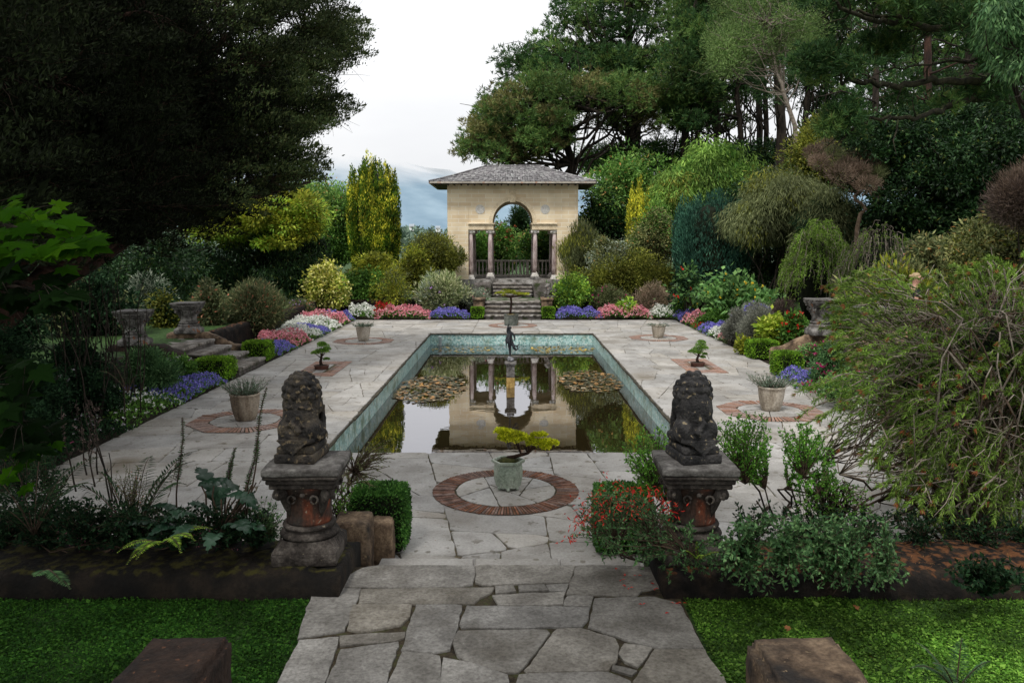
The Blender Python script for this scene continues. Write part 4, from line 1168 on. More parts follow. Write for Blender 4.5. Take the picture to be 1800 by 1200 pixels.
small_bonsai('small bonsai with rounded cloud tiers left of the pool', (-4.56, 18.85),
             [((-.02, 0, .42), .15), ((-.14, 0, .38), .10), ((.06, 0, .55), .14), ((.02, .02, .60), .11), ((.15, -.02, .48), .10), ((.13, -.02, .24), .07), ((.07, 0, .42), .12)],
             [(0, 0, .08), (-.02, 0, .18), (.0, 0, .28), (.02, 0, .38)], 5, 0)
small_bonsai('small bushy windswept bonsai right of the pool', (4.55, 19.3),
             [((-.02, 0, .40), .15), ((-.14, 0, .35), .11), ((.06, 0, .50), .14), ((.08, .02, .58), .11), ((.13, -.02, .44), .12), ((.12, -.02, .22), .06), ((.0, 0, .33), .12), ((.17, 0, .3), .05)],
             [(0, 0, .08), (-.02, 0, .18), (.01, 0, .26), (.03, 0, .36)], 6, 0)

# flat topped golden tree in the far tub
root = empty('potted_tree', (-.03, 29.2, .014), 'flat topped golden dwarf tree in a round grey tub in front of the far steps', 'potted tree')
m = MB(); m.lathe([(.24, 0), (.25, .01), (.262, .35), (.275, .37), (.275, .41), (.25, .41), (.24, .38)], (0, 0, 0), 12, smooth=False); m.build('pot', M['tub'], root)
m = MB(); m.lathe([(.24, .39), (.02, .42)], (0, 0, 0), 14); m.build('soil', rocky('moss_soil2', [(.05, .03, .01), (.2, .13, .03)], scale=14), root)
m = MB(); m.tube([(-.03, 0, .38), (-.02, 0, .6), (.01, 0, .8), (-.01, 0, 1.0), (.03, 0, 1.1)], [.05, .042, .038, .04, .03], seg=8)
for a in range(9):
    an = a * .7; m.tube([(.0, 0, 1.02), (.25 * math.cos(an), .2 * math.sin(an), 1.07), (.55 * math.cos(an), .4 * math.sin(an), 1.15)], [.028, .02, .006], seg=5)
m.build('trunk', M['barkred'], root)
rg = np.random.default_rng(9); m = MB()
cs = [((x, rg.uniform(-.25, .25), 1.17 + rg.normal() * .03 - abs(x) * .05 + (.05 if abs(x + .05) < .2 else 0)), rg.uniform(.08, .12)) for x in np.linspace(-.50, .58, 20) if not -.42 < x < -.36]
pads(m, cs, 150, .05, .026, rg, flat=.35); m.build('foliage', F['yelgreen'], root)


# ------------------------------------------------------------------ capital columns, lions
def capital_column(label, cx, cy, z0, H, half, mats, shaft_mat, group, rot=0.0, volute=True, seed=0):
    root = empty('stone_column', (cx, cy, z0), label, 'stone column', group, rz=rot)
    k = H
    m = MB()
    m.bevbox(-half * .98, half * .98, -half * .98, half * .98, 0, .13 * k, b=.015, sub=5, jit=.006, seed=seed)
    # square foot sweeping in to a round neck
    segs = 40; vs = []; lv = [(.13, .97, 1), (.155, .95, .9), (.18, .92, .6), (.21, .90, .3), (.235, .88, 0.1)]
    for z, r, sq in lv:
        for j in range(segs):
            a = 2 * PI * j / segs; c_, s_ = math.cos(a), math.sin(a); mxv = max(abs(c_), abs(s_))
            q = r * half * ((1 - sq) + sq / mxv); vs.append((c_ * q, s_ * q, z * k))
    m.add(vs, [(i * segs + j, i * segs + (j + 1) % segs, (i + 1) * segs + (j + 1) % segs, (i + 1) * segs + j) for i in range(len(lv) - 1) for j in range(segs)], 0, True)
    m.lathe([(half * .80, .232 * k), (half * .88, .24 * k), (half * .91, .262 * k), (half * .87, .285 * k), (half * .78, .292 * k), (half * .73, .31 * k), (half * .73, .325 * k), (half * .80, .333 * k), (half * .82, .352 * k), (half * .79, .372 * k), (half * .68, .378 * k)], seg=36)
    m.build('foot', mats, root)
    m = MB()
    prof = [(half * .70, .375 * k), (half * .69, .40 * k), (half * .685, .50 * k), (half * .70, .60 * k), (half * .745, .68 * k), (half * .82, .74 * k), (half * .90, .79 * k)]
    m.lathe(prof, seg=40)
    m.build('shaft', shaft_mat, root)
    if volute:
        m = MB()
        for a in (PI / 4, 3 * PI / 4, 5 * PI / 4, 7 * PI / 4):
            d = np.array([math.cos(a), math.sin(a), 0]); sv = np.array([-d[1], d[0], 0])
            for e in (-1, 1):
                p = []
                for t in np.linspace(0, 2.3 * PI, 18):
                    r = half * .17 * (1 - t / 9.5); p.append(d * (half * 1.02 - math.cos(t + .5) * r) + sv * e * half * .07 + np.array([0, 0, .715 * k + math.sin(t + .9) * r]))
                m.tube(p, list(np.linspace(half * .085, half * .045, 18)), seg=6)
            m.ball(tuple(d * half * 1.0 + np.array([0, 0, .715 * k])), (half * .13,) * 3, 2)
            m.tube([d * half * .66 + np.array([0, 0, .46 * k]), d * half * .74 + np.array([0, 0, .56 * k]), d * half * .84 + np.array([0, 0, .66 * k]), d * half * .98 + np.array([0, 0, .76 * k])], [half * .03, half * .12, half * .15, half * .15], seg=8)
        for a in (0, PI / 2, PI, 3 * PI / 2):
            d = np.array([math.cos(a), math.sin(a), 0]); m.ball(tuple(d * half * .86 + np.array([0, 0, .715 * k])), (half * .08,) * 3, 2)
            for e in (-1, 1):
                sv = np.array([-d[1], d[0], 0]); p = []
                for t in np.linspace(0, 1.9 * PI, 12): p.append(d * half * (.80 + .03 * t / 6) + sv * e * half * (.34 - .11 * math.cos(t)) + np.array([0, 0, .665 * k + math.sin(t) * half * .12]))
                m.tube(p, list(np.linspace(half * .05, half * .025, 12)), seg=5)
        m.build('volutes', mats, root)
    m = MB()
    h = half * 1.08
    m.bevbox(-h * .90, h * .90, -h * .90, h * .90, .785 * k, .835 * k, b=.012, sub=4, jit=.004, seed=seed + 1)
    m.bevbox(-h * .97, h * .97, -h * .97, h * .97, .836 * k, .885 * k, b=.014, sub=4, jit=.004, seed=seed + 2)
    m.bevbox(-h * 1.03, h * 1.03, -h * 1.03, h * 1.03, .886 * k, .925 * k, b=.012, sub=4, jit=.004, seed=seed + 3)
    m.build('cornice', mats, root)
    m = MB(); m.bevbox(-h * 1.06, h * 1.06, -h * 1.06, h * 1.06, .926 * k, k, b=.014, sub=6, jit=.005, seed=seed + 4); m.build('top_slab', M['slabtop'], root)
    return root


WT = 0.47    # wall top
LCX, RCX, CCY = -1.65, 1.47, 6.27
capital_column('dark capital column on the left wall end, terracotta red showing on its shaft, carrying a lion', LCX, CCY, WT, .80, .262, M['column'], M['terracotta'], 'columns carrying the two lions', rot=.03, seed=1)
capital_column('dark capital column on the right wall end beside the red flowers, carrying a lion', RCX, CCY, WT, .80, .262, M['column'], M['terracotta'], 'columns carrying the two lions', rot=-.02, seed=7)


def lion(label, x, y, z, mat, turn, sgn, seed):
    """temple lion seen from behind: plinth, haunches, back, curly mane, head turned a little"""
    rng = random.Random(seed)
    root = empty('stone_lion', (x, y, z), label, 'stone lion', 'stone lions on the two columns', rz=turn)
    m = MB()
    m.bevbox(-.165, .165, -.20, .20, .0, .075, b=.014, sub=6, jit=.004, seed=seed); m.bevbox(-.15, .15, -.185, .185, .07, .13, b=.018, sub=6, jit=.004, seed=seed + 5)
    # saddle cloth drapery over the plinth edge
    m.add([(-.13, -.215, .19), (.13, -.215, .19), (0, -.222, .075), (-.13, -.19, .19), (.13, -.19, .19), (0, -.19, .075)], [(0, 1, 2), (3, 5, 4), (0, 3, 4, 1), (1, 4, 5, 2), (2, 5, 3, 0)])
    m.build('plinth', mat, root)
    b = MB()
    b.ball((0, -.02, .21), (.155, .165, .10), 3)          # seat
    for s in (-1, 1):
        b.ball((s * .10, -.03, .24), (.075, .13, .11), 3)   # haunch
        b.ball((s * .135, .10, .17), (.04, .10, .045), 3)   # hind paw
        b.tube([(s * .09, .11, .42), (s * .10, .15, .30), (s * .095, .17, .15)], [.055, .042, .045], seg=10)   # fore leg
        b.ball((s * .10, .19, .15), (.048, .06, .035), 3)
        b.ball((s * .10, .05, .43), (.065, .09, .09), 3)    # shoulder
    b.ball((0, -.01, .33), (.145, .13, .17), 3)             # back
    b.ball((0, .02, .44), (.135, .13, .14), 3)
    b.ball((0, .05, .57), (.125, .12, .115), 3)             # head mass
    b.ball((sgn * .04, .15, .545), (.07, .075, .06), 3)     # muzzle
    b.ball((sgn * .05, .215, .555), (.035, .03, .025), 2)
    for s in (-1, 1): b.ball((s * .115, .06, .60), (.03, .03, .045), 2)
    # curls of the mane: bumps in rows
    for row, (zz, rr_, nn, sz) in enumerate([(.675, .035, 5, .034), (.65, .08, 9, .033), (.61, .112, 12, .034), (.565, .128, 13, .036), (.515, .132, 13, .038), (.475, .128, 11, .03)]):
        for j in range(nn):
            a = 2 * PI * j / nn + row * .3
            if math.sin(a) > .75 and zz < .62: continue
            b.ball((math.cos(a) * rr_, .04 + math.sin(a) * rr_ * .95, zz + rng.uniform(-.006, .006)), sz * rng.uniform(.85, 1.1), 2)
    # tail up the back, spine ridge, ribs of the saddle
    b.tube([(0, -.16, .19), (sgn * .04, -.175, .25), (-sgn * .02, -.15, .32), (sgn * .02, -.135, .38)], [.028, .032, .03, .014], seg=8)
    for s in (-1, 1):
        if sgn < 0: b.ball((0, -.03, .40), (.138, .128, .17), 3); break
        b.tube([(s * .03, -.15, .30), (s * .09, -.12, .28), (s * .13, -.04, .24)], [.014, .018, .01], seg=6)
        b.tube([(s * .02, -.125, .44), (s * .10, -.08, .42), (s * .14, .0, .38)], [.012, .016, .01], seg=6)
        if sgn > 0: b.tube([(s * .145, -.06, .17), (s * .17, .02, .21), (s * .15, .10, .30), (s * .16, .09, .42)], [.03, .035, .028, .016], seg=7)
    b.tube([(-.14, -.11, .175), (-.07, -.17, .16), (0, -.185, .165), (.07, -.17, .16), (.14, -.11, .175)], .022, seg=7)
    o = b.build('body', mat, root)
    rm = o.modifiers.new('fuse', 'REMESH'); rm.mode = 'VOXEL'; rm.voxel_size = .006; rm.use_smooth_shade = True
    tex = bpy.data.textures.new('erosion', 'CLOUDS'); tex.noise_scale = .035; tex.noise_depth = 3
    dm = o.modifiers.new('erosion', 'DISPLACE'); dm.texture = tex; dm.strength = .007; dm.mid_level = .5
    sm = o.modifiers.new('soften', 'SMOOTH'); sm.iterations = 1; sm.factor = .35
    return root


lion('weathered tan and black stone lion on the left column, back turned, curly mane', LCX - .06, CCY + .06, WT + .801, M['lion2'], -.08, 1, 1)
lion('blackened stone lion spotted with lichen on the right column, back turned', RCX + .0, CCY + .04, WT + .801, M['lion'], .16, -1, 2)

# side terrace pedestals
for lab, px, D, zz, hh in (('grey capital pedestal by the left steps, farther of the two there', 332, 20.3, SZ + .12, .78), ('half hidden grey pedestal by the left steps, behind the thin stems', 237, 17.9, SZ + .12, .78),
                       ('grey capital pedestal by the right steps, in the open beside the red flowers', 1441, 19.9, SZ + .12, .90), ('grey pedestal behind the bottlebrush branches at the right steps', 1532, 17.4, SZ + .12, .90)):
    x = (px - 900) / 1400 * D
    capital_column(lab, x, (D - .25) / math.cos(TH), zz, hh, .29, M['pedgrey'], M['pedgrey'], 'pedestals beside the side steps', volute=True, seed=px)

# ------------------------------------------------------------------ walls, blocks
def wall_run(label, pts, th, mat, name='low_wall', group=None, bev=.05, seed=0, jit=.012):
    """stone wall along pts (x, y, zbottom, ztop), broken into rough courses"""
    root = empty(name, (pts[0][0], pts[0][1], pts[0][2]), label, 'wall', group)
    m = MB(); n = len(pts)
    prof = [(-.5, 0), (-.5, .55), (-.47, .86), (-.36, .99), (-.12, 1.02), (.12, 1.02), (.36, .99), (.47, .86), (.5, .55), (.5, 0)]
    vs = []; dense = []
    for i in range(n - 1):
        a, b = np.array(pts[i], float), np.array(pts[i + 1], float); k = max(1, int(np.linalg.norm((b - a)[:2]) / .07))
        for j in range(k): dense.append(a + (b - a) * j / k)
    dense.append(np.array(pts[-1], float)); D_ = np.array(dense)
    tg = np.gradient(D_[:, :2], axis=0); tg /= np.linalg.norm(tg, axis=1)[:, None] + 1e-9
    s_acc = 0
    for i, p in enumerate(D_):
        nr = np.array([-tg[i][1], tg[i][0]])
        if i: s_acc += np.linalg.norm(D_[i][:2] - D_[i - 1][:2])
        joint = 1 - .06 * (1 if (s_acc % .72) < .07 else 0)
        for (o, h) in prof:
            q = np.array([p[0] + nr[0] * o * th, p[1] + nr[1] * o * th, p[2] + (p[3] - p[2]) * h * joint])
            nv = mnoise.noise_vector(Vector(q) * 4.5 + Vector((seed, 0, 0))) * jit * 2 + mnoise.noise_vector(Vector(q) * 14) * jit
            vs.append(q + np.array(nv))
    kx = len(prof); fs = []
    for i in range(len(D_) - 1):
        for j in range(kx - 1): fs.append((i * kx + j, (i + 1) * kx + j, (i + 1) * kx + j + 1, i * kx + j + 1))
    fs.append(tuple(range(kx))); fs.append(tuple((len(D_) - 1) * kx + j for j in range(kx))[::-1])
    m.add(vs, fs, 0, True)
    part(m, 'stonework', mat, root)
    return root


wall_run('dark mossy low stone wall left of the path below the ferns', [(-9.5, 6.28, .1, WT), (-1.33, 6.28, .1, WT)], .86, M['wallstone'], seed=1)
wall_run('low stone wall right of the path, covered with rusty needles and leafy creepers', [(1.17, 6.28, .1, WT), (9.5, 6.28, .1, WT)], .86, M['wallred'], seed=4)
m = MB(); m.bevbox(-1.60, -1.27, 6.74, 7.12, -.02, .56, b=.05, sub=7, jit=.016, seed=3); tag(m.build('stone_block', M['block']), 'squarish brown sandstone block behind the left lion column', 'stone block')
m = MB(); m.bevbox(-1.33, -1.12, 7.13, 7.36, -.02, .43, b=.05, sub=7, jit=.014, seed=5); tag(m.build('stone_block', M['block']), 'smaller brown stone block between the left lion column and the box hedge', 'stone block')
# rail ends at the camera's feet
for lab, x0, x1, mt, sd in (('brown two-piece sandstone rail end on the lawn right of the path', 1.245, 1.73, 'block', 3), ('dark shaded stone rail end on the lawn left of the path', -1.93, -1.49, 'blockdark', 8)):
    root = empty('stone_rail_end', ((x0 + x1) / 2, 4.0, NZ), lab, 'stone rail', 'stone rail ends at the bottom of the picture')
    bm = bmesh.new(); bmesh.ops.create_cube(bm, size=1.0)
    for v in bm.verts:
        v.co = Vector(((x0 + x1) / 2 + v.co.x * (x1 - x0), 3.72 + v.co.y * .62, .55 + v.co.z * .76))
    bmesh.ops.bevel(bm, geom=bm.edges[:], offset=.035, segments=2, affect='EDGES')
    for _ in range(4):
        es = [e for e in bm.edges if e.calc_length() > .07]; bmesh.ops.subdivide_edges(bm, edges=es, cuts=1, use_grid_fill=True)
    bmesh.ops.triangulate(bm, faces=[f for f in bm.faces if len(f.verts) > 4])
    for v in bm.verts: v.co += mnoise.noise_vector(v.co * 6) * .014 + mnoise.noise_vector(v.co * 21) * .006
    m = MB(); m.bm(bm, 0, True); part(m, 'end_stone', M[mt], root)
    m = MB(); m.bevbox(x0 + .03, x1 + .03, 2.3, 3.4, .3, .955, b=.05, sub=14, jit=.014, seed=sd); part(m, 'coping_stone', M[mt], root)
    m = MB(); m.bevbox(x0 + .04, x1 + .02, 0.6, 2.29, .3, .95, b=.05, sub=14, jit=.014, seed=sd + 2); part(m, 'coping_stone', M[mt], root)

# retaining walls behind the beds
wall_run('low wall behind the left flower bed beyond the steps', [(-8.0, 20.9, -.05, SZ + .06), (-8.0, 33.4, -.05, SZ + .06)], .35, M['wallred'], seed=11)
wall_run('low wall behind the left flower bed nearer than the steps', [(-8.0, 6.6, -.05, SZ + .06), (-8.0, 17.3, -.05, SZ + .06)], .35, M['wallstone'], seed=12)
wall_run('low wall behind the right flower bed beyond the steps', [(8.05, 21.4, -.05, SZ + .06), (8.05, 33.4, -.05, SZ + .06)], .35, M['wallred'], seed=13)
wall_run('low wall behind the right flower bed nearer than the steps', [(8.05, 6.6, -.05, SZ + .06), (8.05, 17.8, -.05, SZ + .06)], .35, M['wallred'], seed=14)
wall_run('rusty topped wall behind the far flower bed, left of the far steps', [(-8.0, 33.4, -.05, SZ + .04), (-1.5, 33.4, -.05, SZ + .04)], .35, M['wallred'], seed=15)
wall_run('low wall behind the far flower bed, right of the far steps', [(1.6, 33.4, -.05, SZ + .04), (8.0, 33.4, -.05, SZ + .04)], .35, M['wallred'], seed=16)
# sweeping side walls of the side steps
wall_run('curved wall sweeping down from the far left pedestal to the box hedge', [(-8.75, 20.15, SZ - .3, SZ + .13), (-7.75, 20.25, .3, SZ + .13), (-7.45, 20.35, .1, .60), (-7.2, 20.5, .05, .42), (-6.9, 20.6, .0, .35), (-6.75, 20.6, .0, .33)], .42, M['block'], seed=21, group='curved walls of the side steps')
wall_run('curved wall beside the left steps, nearer side', [(-9.0, 17.75, SZ - .3, SZ + .13), (-7.9, 17.75, .3, SZ + .13), (-7.5, 17.65, .1, .58), (-7.1, 17.5, .0, .4)], .42, M['blockdark'], seed=22, group='curved walls of the side steps')
wall_run('curved wall sweeping down from the open right pedestal to the hedges', [(8.5, 19.9, SZ - .3, SZ + .13), (7.45, 19.9, .3, SZ + .13), (7.15, 20.0, .1, .62), (6.95, 20.2, .0, .42), (6.75, 20.4, .0, .35)], .42, M['block'], seed=23, group='curved walls of the side steps')
wall_run('curved wall beside the right steps, nearer side', [(8.6, 17.35, SZ - .3, SZ + .13), (7.6, 17.35, .3, SZ + .13), (7.2, 17.25, .0, .5)], .42, M['block'], seed=24, group='curved walls of the side steps')


def flight(label, steps, mat=M['step'], group=None, name='stone_steps', loc=None):
    root = empty(name, loc, label, 'steps', group)
    for i, (x0, x1, y0, y1, z0, z1) in enumerate(steps):
        m = MB()
        ax = 0 if (x1 - x0) > (y1 - y0) else 1
        n = max(1, round(max(x1 - x0, y1 - y0) / .8)); rg = np.random.default_rng(i + 3); cuts = [0] + sorted(np.clip((np.arange(1, n) + rg.normal(size=n - 1) * .2) / n, .1, .9)) + [1] if n > 1 else [0, 1]
        for a, b in zip(cuts[:-1], cuts[1:]):
            if ax == 0: q = (x0 + (x1 - x0) * a + .003, x0 + (x1 - x0) * b - .003, y0, y1)
            else: q = (x0, x1, y0 + (y1 - y0) * a + .003, y0 + (y1 - y0) * b - .003)
            m.bevbox(*q, z1 - .07, z1, b=.014, sub=7, jit=.008, seed=i + int(a * 10))
        g = .035
        m.box(x0 + g, x1 - g, y0 + g, y1 - .001, z0, z1 - .072, mi=1)
        part(m, 'step', [mat, M['rubble']], root)
    return root


flight('shallow stone steps climbing from the left side of the terrace', [(-6.62 - .42 * i - .5, -6.24 - .42 * i, 18.05, 20.0, -.02, .155 * (i + 1)) for i in range(4)], loc=(-6.4, 19, 0), group='side steps')
m = MB(); sheet(m, -11, -8.2, 18.1, 19.9, SZ + .004); 
flight('stone steps climbing from the right side of the terrace', [(6.48 + .42 * i, 6.86 + .42 * i + .5, 18.1, 19.7, -.02, .155 * (i + 1)) for i in range(4)], loc=(6.6, 19, 0), group='side steps')

# far steps to the pavilion
FX0, FX1 = -1.12, 1.18
st_ = [(FX0, FX1, 31.75 + .33 * i, 32.2 + .33 * i, -.02, .155 * (i + 1)) for i in range(3)] + [(FX0, FX1, 32.74, 35.35, -.02, .62)]
flight('weathered lower flight of far steps leading up to a landing', st_, loc=(0, 31.8, 0))
st_ = [(-.86, .92, 35.36 + .27 * i, 35.8 + .27 * i, .6, .62 + .15 * (i + 1)) for i in range(4)]
flight('narrower mossy upper flight of steps rising to the pavilion floor', st_, loc=(0, 35.4, .62))
for s, x in (('left', -1.36), ('right', 1.43)):
    m = MB(); m.bevbox(x - .22, x + .22, 32.35, 33.25, -.02, .70, b=.03, sub=6, jit=.012, seed=int(x * 5)); m.bevbox(x - .26, x + .26, 32.3, 33.3, .705, .79, b=.02, sub=6, jit=.01)
    tag(m.build('stair_pier', M['block']), 'square stone pier at the %s of the far steps, behind the box cube' % s, 'stone pier')
for s, x in (('left', -1.3), ('right', 1.36)):
    m = MB(); m.bevbox(x - .38, x + .38, 35.4, 36.3, .4, 1.25, b=.05, sub=8, jit=.03, seed=int(x * 9))
    tag(m.build('rubble_wall', M['rubble']), 'rough stub of rubble wall %s of the upper flight of steps' % s, 'wall')
# crouching animal sculpture right of the steps
root = empty('crouching_lion', (1.62, 33.0, .80), 'small grey crouching lion sculpture on the pier right of the far steps', 'statue')
m = MB(); m.bevbox(-.28, .55, -.16, .16, 0, .06, b=.012)
m.build('plinth', M['pedgrey'], root)
m = MB()
m.ball((.12, 0, .22), (.26, .13, .14), 3); m.ball((.38, 0, .2), (.14, .14, .14), 3); m.ball((-.08, 0, .34), (.14, .13, .15), 3); m.ball((-.12, -.02, .46), (.11, .11, .10), 3); m.ball((-.22, -.03, .43), (.06, .06, .05), 2)
for s in (-1, 1): m.tube([(-.05, s * .09, .24), (-.14, s * .1, .12), (-.27, s * .1, .08)], [.05, .045, .045], seg=8); m.ball((.42, s * .12, .12), (.13, .05, .07), 2)
m.ball((-.22, -.1, .17), (.08, .08, .09), 2)
o = m.build('body', M['pedgrey'], root); rm = o.modifiers.new('fuse', 'REMESH'); rm.mode = 'VOXEL'; rm.voxel_size = .014; rm.use_smooth_shade = True

# ------------------------------------------------------------------ pavilion
def ashlar():
    m, nt, out = newmat('bath_stone'); L = nt.links.new
    tc = N(nt, 'ShaderNodeTexCoord'); sp = N(nt, 'ShaderNodeSeparateXYZ'); L(tc.outputs['Object'], sp.inputs[0])
    ad = N(nt, 'ShaderNodeMath', operation='ADD'); L(sp.outputs[0], ad.inputs[0]); L(sp.outputs[1], ad.inputs[1])
    cb = N(nt, 'ShaderNodeCombineXYZ'); L(ad.outputs[0], cb.inputs[0]); L(sp.outputs[2], cb.inputs[1])
    br = N(nt, 'ShaderNodeTexBrick'); br.inputs['Scale'].default_value = 1; br.inputs['Brick Width'].default_value = .62; br.inputs['Row Height'].default_value = .183
    br.inputs['Mortar Size'].default_value = .011; br.inputs['Mortar Smooth'].default_value = .3; br.inputs['Bias'].default_value = -.1
    br.inputs['Color1'].default_value = rgba((.84, .71, .50)); br.inputs['Color2'].default_value = rgba((.74, .58, .37)); br.inputs['Mortar'].default_value = rgba((.88, .82, .70))
    L(cb.outputs[0], br.inputs['Vector'])
    nz = N(nt, 'ShaderNodeTexNoise'); nz.inputs['Scale'].default_value = 1.4; nz.inputs['Detail'].default_value = 7; L(tc.outputs['Object'], nz.inputs['Vector'])
    r = ramp(nt, [(.3, (.82, .8, .78)), (.6, (1.0, 1.0, 1.0))]); L(nz.outputs[0], r.inputs[0])
    mu = N(nt, 'ShaderNodeMixRGB', blend_type='MULTIPLY'); mu.inputs[0].default_value = 1; L(br.outputs[0], mu.inputs[1]); L(r.outputs[0], mu.inputs[2])
    # rain staining below the eaves
    mr = N(nt, 'ShaderNodeMapRange'); mr.inputs[1].default_value = 4.7; mr.inputs[2].default_value = 5.6; L(sp.outputs[2], mr.inputs[0])
    n2 = N(nt, 'ShaderNodeTexNoise'); n2.inputs['Scale'].default_value = 3; n2.inputs['Detail'].default_value = 5
    mp = N(nt, 'ShaderNodeMapping'); mp.inputs['Scale'].default_value = (2.2, 2.2, .35); L(tc.outputs['Object'], mp.inputs[0]); L(mp.outputs[0], n2.inputs['Vector'])
    r2 = ramp(nt, [(.45, (0, 0, 0)), (.65, (1, 1, 1))]); L(n2.outputs[0], r2.inputs[0])
    mm = N(nt, 'ShaderNodeMath', operation='MULTIPLY'); L(mr.outputs[0], mm.inputs[0]); L(r2.outputs[0], mm.inputs[1])
    m3 = N(nt, 'ShaderNodeMixRGB', blend_type='MIX'); m3.inputs[2].default_value = rgba((.5, .38, .23)); L(mm.outputs[0], m3.inputs[0]); L(mu.outputs[0], m3.inputs[1])
    p = N(nt, 'ShaderNodeBsdfPrincipled'); p.inputs['Roughness'].default_value = .85; L(m3.outputs[0], p.inputs['Base Color'])
    b = N(nt, 'ShaderNodeBump'); b.inputs['Strength'].default_value = .25; b.inputs['Distance'].default_value = .01; L(br.outputs['Fac'], b.inputs['Height']); b.invert = True
    L(b.outputs[0], p.inputs['Normal']); L(p.outputs[0], out.inputs[0]); return m


M['ashlar'] = ashlar()
M['plainstone'] = rocky('dressed_stone', [(.58, .46, .30), (.72, .60, .42), (.78, .67, .49)], scale=2.5, rough=.8, bump=.15, second=((.34, .26, .16), 2, .6))
M['slate'] = rocky('slate', [(.085, .08, .085), (.17, .16, .165), (.27, .26, .26)], scale=5, island=.3, rough=.7, bump=.4, second=((.36, .36, .35), 1.3, .6), spots=(.42, .43, .41), spot_scale=9, spot_th=.6)
PCX, PF, PB, FZ, WTOP = .03, 36.42, 39.55, 1.37, 5.64
pav = empty('pavilion', (PCX, (PF + PB) / 2, FZ), 'cream stone garden pavilion with slate hipped roof and central arch at the far end', 'pavilion')


